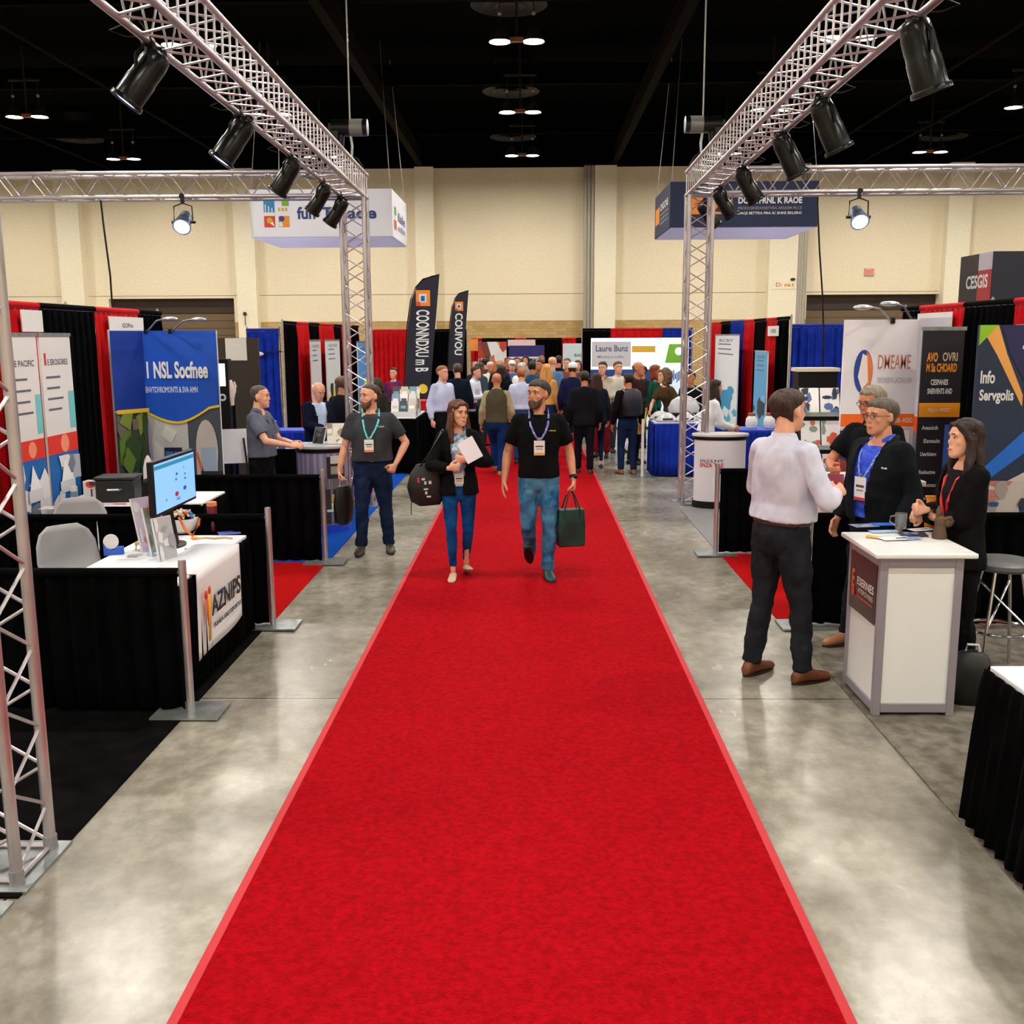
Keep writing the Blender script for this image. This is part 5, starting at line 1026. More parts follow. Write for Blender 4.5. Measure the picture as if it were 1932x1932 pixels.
# --- booth 2 table
b0 = 8.85; t2 = skirt_table('white-topped table in the red-carpet booth on the left, black case on it', -4.25, -2.95, b0, b0 + .7, .75, WT, DRK)
t = thing('equipment_case', 'black hard case on the table of the red-carpet booth', 'case', on(226, 944) + V((0, 0, .001)), .1); m = MB(); m.bx(-.17, .17, -.13, .13, 0, .2, mat('case_black', (26, 30, 34), .5)); m.build('case_body', None, t, bev=.012); m = MB(); m.bx(-.18, .18, -.14, .14, .2, .23, mat('case_black')); m.build('lid', None, t, bev=.01); m = MB(); m.tube([(-.06, -.14, .12), (-.05, -.17, .12), (.05, -.17, .12), (.06, -.14, .12)], .01, STEEL, 6); m.build('handle', None, t)
t = thing('carton', 'white carton with red picture on the red-carpet booth table', 'box', on(178, 946) + V((0, 0, .001)), -.05); m = MB(); m.bx(-.07, .07, -.05, .05, 0, .19, P((228, 228, 234))); m.disc(.0, .16, .045, P((214, 60, 50)), .052, 14, .03); m.disc(.02, .17, .03, P((60, 50, 70)), .053, 10, .02); m.rect(.0, .05, .015, .12, P((60, 60, 66)), .052); m.build('carton_body', None, t)
m = MB(); m.lathe([(.032, 0), (.032, .11), (.028, .125), (.001, .126)], P((214, 214, 218), .3), 16); m.lathe([(.033, .03), (.033, .08)], P((120, 140, 150)), 16); solo('drink_can', m, None, 'pale can standing left of the white carton, red-carpet booth', 'can', on(141, 943) + V((0, 0, .001)))
paper('white sheet with red print lying in front of the black case', on(240, 953), .5, .16, .02, (236, 232, 238), ((214, 60, 80), (230, 200, 206)), 8, 'papers in the red-carpet booth'); paper('white sheet at the left end of the red-carpet booth table', on(112, 958), .3, .16, .1, (232, 232, 238), ((214, 90, 90),), 9, 'papers in the red-carpet booth')
m = MB(); m.tube([(0, 0, .0), (.02, 0, .2), (.12, -.02, .3), (.2, -.05, .22)], [.05, .045, .04, .02], BLKP, 10); solo('camera_bag', m, None, 'soft black bag slumped beside the black case, red-carpet booth', 'bag', on(252, 952) + V((.1, .05, .001)))
p = on(283, 930); m = MB(); m.loft([[(w_ * math.cos(k * PI / 8), w_ * .5 * math.sin(k * PI / 8), z_) for k in range(16)] for w_, z_ in ((.05, 0), (.055, .1), (.05, .24), (.03, .32), (.008, .36))], P((226, 214, 226), .4)); solo('white_bottle', m, None, 'tall white tapered bottle standing just left of the monitor', 'bottle', p + V((0, 0, .001)))
# --- booth 3 (blue carpet)
cx_, cy_ = G(612, 1000).x, G(612, 1008).y + .28
def round_counter(label, c, rx, ry, h, body, topm, deco, base):
    t = thing('round_counter', label, 'counter', (c[0], c[1], .009))
    m = MB(); m.lathe([(1, .09), (1, h - .05)], body, 36, (0, 0, 0), True, rx, ry)
    def pt(a, z, k=1.004): return (rx * k * math.sin(a), -ry * k * math.cos(a), z)
    def patch(a0, a1, z0, z1, mt, k=1.004, n=10): m.add([pt(a0 + (a1 - a0) * i / n, z, k) for z in (z0, z1) for i in range(n + 1)], [(i, i + 1, n + 2 + i, n + 1 + i) for i in range(n)], mt, True)
    deco(m, patch, pt, h); m.build('counter_body', None, t)
    m = MB(); m.lathe([(.01, h), (1.1, h), (1.12, h - .015), (1.1, h - .03), (.01, h - .03)], topm, 36, (0, 0, 0), True, rx, ry); m.build('countertop', None, t, fix=True)
    m = MB(); m.lathe([(1.03, h - .075), (1.04, h - .03)], BLKP, 36, (0, 0, 0), True, rx, ry); m.build('edge_band', None, t)
    m = MB(); m.lathe([(.01, 0), (1.05, 0), (1.04, .09), (.01, .09)], base, 36, (0, 0, 0), True, rx, ry); m.build('plinth', None, t)
    return t
def decL(m, patch, pt, h):
    patch(-1.2, 1.5, .5, h - .08, P((150, 140, 170))); patch(-1.3, 1.5, .1, .55, P((44, 44, 42)), 1.006); patch(-1.3, 1.5, .5, .62, P((96, 92, 100)), 1.008); patch(.35, 1.2, .62, h - .12, P((26, 28, 30)), 1.01)
    for z, c in ((.84, (196, 196, 190)), (.72, (150, 146, 130)), (.4, (190, 160, 90)), (.3, (230, 214, 170))): patch(.5, 1.1, z - .05, z + .04, P(c), 1.014)
    patch(-1.5, -1.05, .1, h - .08, P((60, 60, 62)), 1.006); patch(.3, .75, .24, .27, P((200, 206, 206)), 1.014)
round_counter('round grey and black printed counter on blue carpet, behind the left drape', (cx_, cy_), .29, .26, .99, P((120, 112, 136)), P((176, 176, 180), .3), decL, P((10, 60, 190)))
ct = 1.001; tb_ = 'things on the round counter'
flyer('black tent display standing on the round grey counter', on(600, 838, ct), .16, .2, 20, -.5, ((30, 32, 34), (70, 80, 84), (40, 44, 46)), 11, tb_)
flyer('white brochure rack with brown stripes on the round grey counter', on(634, 838, ct), .2, .24, 10, .1, ((226, 222, 212), (150, 140, 110), (236, 234, 228)), 12, tb_)
paper('scattered blue and white leaflets on the left half of the round grey counter', on(590, 836, ct), .2, .16, .3, (200, 210, 226), ((60, 110, 190), (190, 70, 90), (236, 236, 240)), 13, tb_); paper('pale blue leaflet on the right half of the round grey counter', on(624, 834, ct), .16, .14, -.4, (170, 200, 226), ((90, 150, 210),), 14, tb_)
skirt_table('low black-skirted table with blue goods behind the man in grey polo', -3.5, -2.65, 12.4, 12.95, .88, P((40, 90, 190)), DRK)
for i, (px, c) in enumerate(((523, (220, 228, 240)), (535, (70, 120, 200)), (547, (236, 238, 244)))):
    m = MB(); m.bx(-.06, .06, -.05, .05, 0, .05, P(c, .3)); solo('goods_box', m, None, ('white goods box on the blue table left end, behind the grey polo man', 'blue goods box in the middle of the blue table behind the grey polo man', 'white goods box nearest the round counter on the blue table')[i], 'box', on(px, 846, .88) + V((0, 0, .001)), .2 * i, 'boxes on the blue table')
skirt_table('blue-skirted table in front of the white-haired man in navy', -4.1, -2.5, 15.0, 15.5, .84, P((14, 60, 190)), DBLU)
# kiosk and board beside the blue display
Yk2 = 13.6; a, b = at(409, 680, Yk2), at(429, 680, Yk2); t = thing('screen_kiosk', 'black kiosk with small white screen and round speaker beside the blue display', 'kiosk', ((a.x + b.x) / 2, Yk2, .009)); w = b.x - a.x
zs = at(420, 687, Yk2).z; m = MB(); m.bx(-w / 2, w / 2 + .02, -.06, .1, .0, zs + .06, BLKP); m.build('kiosk_body', None, t); m = MB(); m.rect(-w / 2 + .01, zs - .3, w / 2 - .02, zs, mat('white_screen', (220, 236, 240), .3, emit=.9), .065); m.build('screen', None, t); m = MB(); m.disc(0, zs - .45, .05, P((200, 206, 210)), .067); m.disc(0, zs - .45, .025, BLKP, .069); m.build('speaker_cone', None, t)
a, b = at(424, 638, 15.4), at(466, 680, 15.4); card('blank pale grey board mounted above a dark partition, left of the blue drape', ((a.x + b.x) / 2, 15.412, a.z), 0, b.x - a.x, a.z - b.z, [], (206, 204, 198), name='notice_board', cat='board')
m = MB(); m.bx(-.36, .36, -.03, .03, .009, at(440, 640, 15.45).z + .02, P((38, 26, 16))); solo('partition_panel', m, None, 'dark brown partition panel behind the grey polo man', 'partition', (at(446, 700, 15.45).x, 15.45, 0))
p = at(489, 668, 19.45); t = thing('clip_light', 'tiny white-headed clip light in front of the blue drape panel', 'lamp', p); m = MB(); m.tube([(0, .1, .02), (.25, .06, .05), (.45, .1, .04)], .012, BLKM, 6); m.build('arm', None, t); m = MB(); m.ball((-.06, .08, 0), (.13, .05, .05), P((226, 226, 226), .3), 10, 6); m.build('lamp_head', None, t)
p = at(438, 765, 13.6); m = MB(); m.tube([(0, 0, 0), (-.01, 0, .1), (.01, 0, .2), (-.02, 0, .34)], [.03, .045, .055, .03], P((232, 214, 204), .4), 10); m.tube([(-.02, 0, .17), (-.1, 0, .19), (-.13, 0, .2)], [.02, .016, .012], P((232, 214, 204), .4), 8); m.tube([(.03, 0, .18), (.06, .0, .26), (.04, 0, .32)], [.02, .016, .012], P((232, 214, 204), .4), 8); m.box((.0, .05, .16), (.03, .1, .03), BLKP); m.bx(-.015, .015, .09, .12, .009 - p.z, .17, BLKP); solo('display_hand', m, None, 'pale model hand mounted beside the small white screen kiosk', 'model hand', p)
for i, (px, lab) in enumerate(((497, 'white cup on the blue-skirted table, left end'), (566, 'white cup on the blue-skirted table near the white-haired man'))):
    m = MB(); m.lathe([(.04, 0), (.055, .13), (.05, .13), (.035, .01)], P((232, 234, 238), .3), 14); solo('paper_cup', m, None, lab, 'cup', V((at(px + 18, 800, 15.2).x, 15.2, .841)), 0, 'cups on the far blue table')
t = thing('easel_board', 'white tilted board on a black easel behind the grey polo man', 'easel', (at(434, 830, 11.9).x, 11.9, .009), .3); m = MB(); m.M = MX.Rotation(R(-14), 4, 'X'); m.bx(-.2, .2, -.01, .01, .72, 1.14, P((220, 220, 224))); m.M = MX(); m.build('board', None, t)
for sx in (-1, 0, 1): m = MB(); m.tube([(sx * .16, .2 if sx else .26, 1.0), (sx * .24, -.05 if sx else .55, 0)], .014, BLKP, 6); m.build('leg', None, t)
# far left banners facing the aisle
def ban(label, p0, p1, x, cols, seed, ztop=2.15, rz=RG, hd='NOVOS'):
    y0, y1 = sorted((yX(p0, x), yX(p1, x)))
    def dc(m, xx, z, w, h, d):
        m.rect(xx, z, xx + w, z + h, P(cols[0]), d); photo(m, xx, z, w, h * .55, d + .001, cols, seed, 8); txtlines(m, xx + w * .15, z + h * .9, w * .7, 3, h * .05, d + .001, (90, 100, 120), h * .012, seed=seed); m.text(hd, xx + w * .2, z + h * .93, w * .6, h * .03, P((60, 70, 96)), d + .001)
    panel_thing('banner_stand', label, 'banner', (x, (y0 + y1) / 2, 0), rz, y1 - y0, ztop, dc, group='roll-up banners along the far drape walls')
ban('grey and white roll-up banner against the striped drape wall, behind the white-haired man', 583, 602, -4.45, ((206, 206, 216), (226, 226, 232), (170, 170, 186), (190, 190, 204)), 31)
ban('white and yellow roll-up banner with dark tree, behind the man in black jacket', 612, 638, -4.45, ((214, 220, 230), (206, 182, 40), (30, 32, 20), (226, 200, 60), (44, 44, 24)), 32)
ban('blue and yellow roll-up banner seen through the far left truss tower', 672, 690, -4.3, ((70, 150, 226), (240, 220, 60), (240, 240, 246), (40, 100, 190)), 33, 2.1)
ban('white roll-up banner with teal waves against the far right drape wall', 1352, 1396, 4.4, ((236, 238, 244), (30, 150, 200), (60, 176, 216), (226, 236, 244)), 34, 2.22, -RG, 'BCBY')
ban('blue sky and tree roll-up banner on the red drape at right', 1428, 1452, 4.45, ((90, 170, 226), (28, 34, 24), (70, 110, 60), (120, 190, 236), (20, 24, 20)), 35, 1.9, -RG)
# left back tables and racks
skirt_table('black-skirted table with slanted literature racks, beyond the walking man on the left', -2.32, -1.88, 16.3, 17.9, .92, P((206, 206, 210)), DRK)
def rack(label, p, rz, w, rows, cols, h=.3, group='slanted literature racks'):
    t = thing('literature_rack', label, 'literature rack', p, rz, group); m = MB()
    for k in range(rows): m.bx(-w / 2, w / 2, .1 * k, .1 * k + .1, .002, .08 + h * k / rows, P((206, 206, 212), .3))
    m.build('rack_frame', None, t)
    for k in range(rows):
        for i in range(3):
            m = MB(); ww = w / 3 - .02; m.M = MX.Translation((-w / 2 + w / 3 * (i + .5), .1 * k + .03, .08 + h * k / rows)) @ MX.Rotation(R(-20), 4, 'X'); m.bx(-ww / 2, ww / 2, -.006, .006, -.02, .18, P(cols[(k * 3 + i) % len(cols)])); m.rect(-ww * .35, .05, ww * .35, .1, P(cols[(k * 3 + i + 2) % len(cols)]), .008); m.M = MX(); o_ = m.build('leaflet', None, t)
    return t
rack('white slanted literature rack on the far black table, left of the navy flag', (-2.1, 16.55, .921), 0, .42, 3, [(226, 226, 230), (60, 70, 80), (200, 196, 180), (120, 160, 180), (240, 240, 244)], .34)
rack('yellowish literature rack further left on the far black table', (-2.1, 17.2, .921), 0, .4, 2, [(236, 220, 120), (240, 236, 220), (120, 90, 60), (236, 226, 150)], .3)
t = skirt_table('red-covered table with white rim under the navy flags', -2.5, -1.75, 19.3, 20.0, .8, P((226, 226, 230)), DRK); m = MB(); m.bx(-.36, .36, -.3, .3, 0, .2, mat('red_cloth', (206, 14, 20), .8)); solo('red_box', m, None, 'red cloth-covered box on the far table under the larger navy flag', 'box', (-2.12, 19.66, .801))
skirt_table('black-draped table behind the man in the pale blue shirt, left of the aisle', -1.42, -.98, 17.6, 18.1, .93, P((30, 30, 34)), DRK)
# far booths
def far_panel(label, p0, p1, pt, pb, Y, fn, back=None, emit=False):
    a, b = at(p0, pt, Y), at(p1, pb, Y); w, h = b.x - a.x, a.z
    return panel_thing('display_backwall', label, 'display', ((a.x + b.x) / 2, Y, 0), 0, w, h, fn, z0=.05, t=.04, feet=False, back=back)
BLW = mat('backlit_white', (238, 242, 250), .5, emit=.55, ecol=(236, 242, 255))
def d_laser(m, x, z, w, h, d):
    m.rect(x, z, x + w, z + h, BLW, d); m.rect(x, z, x + w, z + h * .62, mat('backlit_pale', (206, 222, 240), .5, emit=.35), d + .001); m.rect(x, z + h * .50, x + w * .68, z + h * .65, P((18, 70, 150)), d + .002); m.rect(x, z + h * .34, x + w * .68, z + h * .5, P((40, 110, 196)), d + .002)
    m.rect(x + .02, z + h * .68, x + w * .41, z + h * .96, P((206, 206, 216)), d + .002); m.text('Laure Bunz', x + w * .05, z + h * .85, w * .33, h * .07, P((60, 90, 140)), d + .004, .015); m.text('Mecany a maffic', x + w * .07, z + h * .77, w * .27, h * .035, P((120, 130, 150)), d + .004); m.rect(x + w * .42, z + h * .84, x + w * .66, z + h * .91, P((226, 180, 60)), d + .003)
    m.poly([(x + w * .76, z + h * .72), (x + w * .97, z + h * .72), (x + w * .97, z + h * .93), (x + w * .8, z + h * .93)], P((120, 190, 50)), d + .003); m.disc(x + w * .9, z + h * .85, w * .04, BLW, d + .005)
    for i in range(14): m.rect(x + w * (.72 + .018 * i), z + h * (.5 + .02 * (i % 3)), x + w * (.733 + .018 * i), z + h * (.6 + .015 * (i % 4)), P(((40, 80, 150), (90, 120, 170))[i % 2]), d + .003)
far_panel('backlit white booth display with blue band and green logo, right of the crowd', 1115, 1296, 638, 780, 24.4, d_laser)
far_panel('colourful photo collage display far behind the crowd on the left', 902, 956, 645, 720, 33.1, lambda m, x, z, w, h, d: photo(m, x, z, w, h, d, ((150, 110, 90), (206, 120, 70), (236, 236, 240), (120, 60, 44), (70, 80, 100), (226, 190, 140), (190, 60, 50)), 41, 60))
def d_navy(m, x, z, w, h, d): photo(m, x, z, w, h * .85, d, ((190, 196, 206), (180, 90, 60), (236, 236, 240), (110, 50, 50), (60, 70, 100)), 42, 40); m.rect(x, z + h * .8, x + w, z + h, P((36, 32, 110)), d + .08); m.rect(x, z + h * .78, x + w, z + h * .81, P((226, 226, 236)), d + .082)
far_panel('photo display with purple header far behind the middle of the crowd', 960, 1027, 652, 720, 33.0, d_navy); far_panel('pale landscape display far behind the crowd, right of the photo displays', 1062, 1098, 648, 720, 33.0, lambda m, x, z, w, h, d: (m.rect(x, z, x + w, z + h, P((206, 226, 236)), d), photo(m, x, z, w, h * .5, d + .002, ((60, 90, 60), (40, 70, 110), (120, 150, 60)), 43, 12), m.text('BAS', x + w * .6, z + h * .78, w * .35, h * .05, P((60, 90, 90)), d + .02)))
a = at(958, 641, 33.25); b = at(1010, 650, 33.25); card('pale pink header sign hanging above the far photo displays', ((a.x + b.x) / 2, 33.25, a.z), 0, b.x - a.x, a.z - b.z + .06, [], (236, 206, 206)); a = at(886, 640, 33.3); b = at(902, 662, 33.3); card('orange header sign at the left end of the farthest booths', ((a.x + b.x) / 2, 33.25, a.z), 0, b.x - a.x, a.z - b.z, [], (240, 150, 70))
# --- right side
pc, pn = G(1868, 1256, .75), G(1832, 1585)
skirt_table('black-skirted table with white top cut off by the right edge, in the foreground', pc.x, pc.x + .76, 2.3, pc.y, .75, WT, DRK, flare=.06)
# white counter
Cx0, Cx1, Cy0, Cy1, CH = 1.99, 2.46, 5.63, 6.2, .985
t = thing('display_counter', 'white box counter with grey frame and black logo panel, right foreground', 'counter', ((Cx0 + Cx1) / 2, (Cy0 + Cy1) / 2, .009)); a, b = (Cx1 - Cx0) / 2, (Cy1 - Cy0) / 2; h = CH - .009 - .03
m = MB()
for sx in (-1, 1):
    for sy in (-1, 1): m.bx(sx * a - (.045 if sx > 0 else 0), sx * a + (.045 if sx < 0 else 0), sy * b - (.045 if sy > 0 else 0), sy * b + (.045 if sy < 0 else 0), 0, h, GREYP)
for z0, z1 in ((0.02, .075), (h - .06, h)):
    m.bx(-a + .045, a - .045, -b, -b + .04, z0, z1, GREYP); m.bx(-a + .045, a - .045, b - .04, b, z0, z1, GREYP); m.bx(-a, -a + .04, -b + .045, b - .045, z0, z1, GREYP); m.bx(a - .04, a, -b + .045, b - .045, z0, z1, GREYP)
m.build('frame', None, t, bev=.003)
PAN = mat('white_panel', (232, 234, 236), .5)
m = MB(); m.bx(-a + .045, a - .045, -b + .012, -b + .02, .075, h - .06, PAN); m.build('front_panel', None, t); m = MB(); m.bx(-a + .045, a - .045, b - .02, b - .012, .075, h - .06, PAN); m.build('back_panel', None, t); m = MB(); m.bx(a - .02, a - .012, -b + .045, b - .045, .075, h - .06, PAN); m.build('side_panel', None, t)
m = MB(); m.bx(-a + .012, -a + .02, -b + .045, b - .045, .075, h - .06, PAN); m.build('side_panel', None, t)
m = MB(); m.M = MX.Rotation(-RG, 4, 'Z'); zc = h * .56; m.rect(-b + .045, zc, b - .045, h - .06, P((44, 30, 32), .3), a + .002); Lw = 2 * b - .09; x = -b + .045; Og = P((226, 110, 30))
m.text('E', x + Lw * .1, zc + .13, Lw * .1, .12, Og, a + .004, .03); m.text('ESERNES', x + Lw * .3, zc + .17, Lw * .62, .05, P((224, 214, 210)), a + .004, .02); m.text('ATEPOVERS', x + Lw * .34, zc + .125, Lw * .56, .03, P((206, 196, 190)), a + .004); m.rect(x + Lw * .3, zc + .095, x + Lw * .9, zc + .105, P((200, 70, 40)), a + .004); m.disc(x + Lw * .16, zc + .11, .03, P((200, 60, 40)), a + .005); m.M = MX(); m.build('logo_panel', None, t)
m = MB(); m.bx(-a - .045, a + .06, -b - .045, b + .045, h, h + .03, mat('white_gloss_top', (238, 238, 240), .25)); m.build('countertop', None, t, bev=.008)
cg = 'papers on the white counter'
for i, (px, py, w, h, rz, c, cols) in enumerate(((1630, 992, .2, .14, .2, (120, 130, 160), ((200, 206, 220), (60, 70, 110))), (1664, 990, .16, .12, .05, (30, 96, 200), ((60, 130, 226),)), (1668, 1004, .22, .1, .1, (150, 190, 232), ((60, 130, 214), (230, 236, 244))), (1650, 1015, .12, .08, -.5, (214, 170, 40), ((236, 206, 90),)), (1690, 1018, .24, .12, .15, (234, 234, 238), ((190, 190, 200), (60, 60, 70))), (1722, 1010, .2, .14, -.1, (44, 46, 64), ((100, 150, 226), (210, 210, 220))), (1738, 1002, .2, .1, .3, (232, 232, 236), ((90, 90, 100),)), (1722, 1018, .12, .06, .1, (110, 160, 236), ()))):
    lab = ('grey printed leaflet at the back left corner of the white counter', 'bright blue leaflet at the back edge of the white counter', 'pale blue leaflet strip in the middle of the white counter', 'yellow leaflet near the front left edge of the white counter', 'plain white leaflet at the front edge of the white counter', 'dark leaflet under the hands of the woman at the white counter', 'white leaflet beside the brown figurine on the white counter', 'small light blue leaflet at the front edge of the white counter')[i]
    paper(lab, on(px, py, CH) + V((0, 0, .0015 * i)), w * .8, h * .8, rz, c, cols, 50 + i, cg)
t = thing('glass_mug', 'clear glass mug held by the woman at the white counter', 'mug', on(1702, 1004, CH) + V((0, .03, .016))); m = MB(); m.lathe([(.03, 0), (.034, .01), (.037, .1), (.033, .1), (.03, .012), (.001, .01)], mat('clear_glass', (226, 232, 236), .05, spec=.6, trans=.85), 20); m.build('mug_body', None, t); m = MB(); m.tube([(-.034, 0, .085), (-.065, 0, .08), (-.07, 0, .045), (-.036, 0, .025)], .006, mat('clear_glass'), 8); m.build('handle', None, t)
m = MB(); m.loft([[(w_ * math.cos(k * PI / 8), .03 * d_ * math.sin(k * PI / 8), z_) for k in range(16)] for w_, d_, z_ in ((.05, 1.1, 0), (.053, 1.2, .06), (.05, 1, .13), (.046, .6, .17), (.05, .35, .19), (.05, .3, .2))], P((226, 140, 30), .35)); m.box((0, 0, .203), (.106, .02, .008), P((240, 170, 60))); solo('orange_bag', m, None, 'upright orange foil bag on the white counter, behind the brown figurine', 'bag', on(1773, 1003, CH) + V((0, .12, .002)))
m = MB(); r_ = random.Random(5); mm_ = mat('brown_bronze', (92, 70, 54), .45, .3); m.lathe([(.042, 0), (.044, .02), (.036, .05), (.03, .08)], mm_, 14); m.ball((0, 0, .1), (.036, .03, .05), mm_); m.ball((.045, .0, .1), (.035, .026, .034), mm_); m.ball((-.01, 0, .16), (.018, .018, .024), mm_); m.tube([(.02, -.01, .12), (.05, -.02, .13), (.07, 0, .1)], .014, mm_, 8); m.tube([(-.02, 0, .13), (-.02, 0, .17), (-.012, 0, .2)], [.012, .01, .004], mm_, 8); solo('bronze_figurine', m, None, 'brown bronze figurine at the front right corner of the white counter', 'figurine', on(1772, 1016, CH) + V((0, 0, .002)))
# bag on the floor
t = thing('backpack', 'black bag on the floor beside the white counter', 'bag', G(1812, 1338, .009) + V((0.1, .12, 0)), -.2); m = MB(); m.loft([[(w_ * math.copysign(abs(math.cos(k * PI / 10)) ** .6, math.cos(k * PI / 10)), d_ * math.copysign(abs(math.sin(k * PI / 10)) ** .6, math.sin(k * PI / 10)), z_) for k in range(20)] for w_, d_, z_ in ((.1, .07, 0), (.12, .09, .03), (.115, .085, .2), (.095, .07, .29), (.05, .04, .32))], mat('nylon_black', (10, 10, 12), .5)); m.build('bag_body', None, t); m = MB(); m.tube([(-.04, 0, .31), (-.03, 0, .36), (.03, 0, .36), (.04, 0, .31)], .009, P((190, 190, 196), .3), 8); m.build('handle', None, t); m = MB(); m.tube([(.1, -.05, .25), (.15, -.06, .1), (.17, -.05, .02), (.14, -.03, .008)], .012, BLKP, 6); m.build('strap', None, t)
# stool
sp = G(1893, 1058, .76); t = thing('bar_stool', 'grey padded bar stool with chrome legs beside the woman in black', 'stool', (sp.x, sp.y, .009)); m = MB(); m.lathe([(.01, .7), (.17, .7), (.195, .72), (.195, .745), (.16, .765), (.01, .77)], mat('grey_vinyl', (96, 98, 100), .4), 28); m.build('seat', None, t, fix=True)
for k in range(4):
    a = PI / 4 + k * PI / 2; m = MB(); m.tube([(.12 * math.cos(a), .12 * math.sin(a), .7), (.2 * math.cos(a), .2 * math.sin(a), .3), (.24 * math.cos(a), .24 * math.sin(a), 0)], .011, CHROME, 8); m.build('leg', None, t)
m = MB(); m.loft([[((.203 + .01 * math.cos(b)) * math.cos(a), (.203 + .01 * math.cos(b)) * math.sin(a), .3 + .01 * math.sin(b)) for b in [j * PI / 3 for j in range(6)]] for a in [k * PI / 14 for k in range(28)]], CHROME, closed=True); m.build('foot_ring', None, t)
for k in range(2):
    m = MB(); a = PI / 4 + k * PI / 2; m.tube([(.14 * math.cos(a), .14 * math.sin(a), .6), (-.2 * math.cos(a), -.2 * math.sin(a), .32)], .008, CHROME, 8); m.build('cross_brace', None, t)
# second booth furniture on the right
t = thing('white_counter', 'white counter with literature behind the men at right', 'counter', (2.87, 8.78, .009)); m = MB(); m.bx(-.42, .42, -.28, .28, 0, .93, PAN); m.build('counter_body', None, t); m = MB(); m.bx(-.46, .46, -.32, .32, .93, .975, WHITE); m.build('countertop', None, t, bev=.006); m = MB(); m.bx(-.43, .43, -.29, .29, .88, .93, GREYP); m.build('edge_band', None, t)
ctz = .986
t = thing('literature_shelf', 'silver slanted literature shelf with magazines on two tiers, behind the pale shirt man', 'shelf', (at(1543, 890, 9.45).x, 9.45, .009)); 
for sx in (-1, 1): m = MB(); m.tube([(sx * .19, -.22, .55), (sx * .19, .12, 1.72)], .014, BLKM, 8); m.tube([(sx * .19, .12, 1.72), (sx * .19, .22, .0)], .012, BLKM, 8); m.build('side_frame', None, t)
for k, (y_, z_) in enumerate(((-.15, .85), (-.06, 1.15), (.03, 1.45))):
    m = MB(); m.bx(-.19, .19, y_ - .06, y_ + .05, z_, z_ + .015, STEEL); m.bx(-.19, .19, y_ - .065, y_ - .055, z_, z_ + .04, STEEL); m.build('tray', None, t)
    for i in range(2):
        m = MB(); m.M = MX.Translation((-.095 + .19 * i, y_ - .01, z_ + .016)) @ MX.Rotation(R(-16), 4, 'X'); m.bx(-.088, .088, -.006, .006, 0, .25, P((226, 226, 230))); photo(m, -.086, .002, .172, .246, .0075, (((226, 214, 216), (150, 60, 70), (70, 130, 140), (60, 60, 70)), ((226, 226, 230), (206, 90, 60), (120, 140, 130)), ((236, 236, 240), (80, 110, 170), (40, 44, 60)))[k], 60 + k * 2 + i, 7); m.M = MX(); m.build('magazine', None, t)
Yb = 11.6; a, b = at(1502, 694, Yb), at(1573, 745, Yb); t = thing('display_box', 'black framed display box with pale top edge in front of the blue drape at right', 'display', ((a.x + b.x) / 2, Yb, .121)); w, h = b.x - a.x, a.z; m = MB(); m.bx(-w / 2, w / 2, -.12, .12, 0, h - .16, BLKP); m.build('box_body', None, t); m = MB(); m.bx(-w / 2 - .02, w / 2 + .02, -.14, .14, h - .16, h - .12, P((226, 220, 200))); m.build('top_cap', None, t)
m = MB(); m.bx(-w / 2, w / 2, -.12, .12, 0, .11, BLKP); solo('display_plinth', m, None, 'black plinth under the framed display box at right', 'plinth', ((a.x + b.x) / 2, Yb, .009))
t = thing('desk_flag', 'small red and white pennant standing on the white counter behind the jacket man', 'flag', V((at(1582, 880, 8.62).x, 8.62, ctz))); m = MB(); m.lathe([(.04, 0), (.04, .012), (.01, .02)], BLKP, 14); m.build('base', None, t); m = MB(); m.cyl((0, 0, .01), (0, 0, .34), .004, STEEL, 6); m.build('pole', None, t); m = MB(); m.prism([(0, .3), (-.035, .28), (-.055, .21), (-.045, .14), (0, .1)], -.003, .003, P((226, 14, 24))); m.build('flag_cloth', None, t)
paper('white papers at the front edge of the white counter behind the pale shirt man', (2.66, 8.62, ctz), .26, .2, .2, (234, 234, 238), ((150, 160, 170), (110, 50, 60)), 71, 'papers on the rear white counter'); paper('dark brochure on the rear white counter beside the pennant', (2.97, 8.7, ctz), .2, .24, -.2, (50, 52, 64), ((180, 60, 70),), 72, 'papers on the rear white counter')
def decR(m, patch, pt, h): 
    vs, fs = text_geo('CLEA?', .02)
    for s_, z0, c, hh in (('DLCLNT', .60, (90, 94, 110), .035), ('ENZA TAE', .535, (216, 40, 60), .055)):
        vs, fs = text_geo(s_, .03); ax, bx = min(v[0] for v in vs), max(v[0] for v in vs); ay, by = min(v[1] for v in vs), max(v[1] for v in vs); m.add([pt(-.95 + (v[0] - ax) / (bx - ax) * 1.0, z0 + (v[1] - ay) / (by - ay) * hh, 1.008) for v in vs], fs, P(c))
g_ = G(1361, 962); round_counter('round white counter with red lettering and black trim beside the right tower', (g_.x, g_.y + .22), .33, .2, .955, P((226, 222, 232)), P((210, 206, 204), .3), decR, BLKP)
def clam(label, p, rz, s_, first=[None]):
    if first[0] is None:
        first[0] = thing('sample_pack', label, 'sample pack', p, rz, 'plastic sample packs on the blue tables'); m = MB(); m.loft([[(w_ * math.copysign(abs(math.cos(k * PI / 8)) ** .7, math.cos(k * PI / 8)), d_ * math.sin(k * PI / 8), z_) for k in range(16)] for w_, d_, z_ in ((.16, .1, 0), (.18, .12, .03), (.14, .1, .08), (.08, .07, .13), (.02, .02, .15))], mat('grey_plastic_wrap', (196, 198, 206), .25, spec=.7)); m.build('pack_body', None, first[0]); m = MB(); m.box((0, -.11, .05), (.16, .02, .03), P((50, 52, 60))); m.build('label_strip', None, first[0])
    else: dup(first[0], p, rz, label)
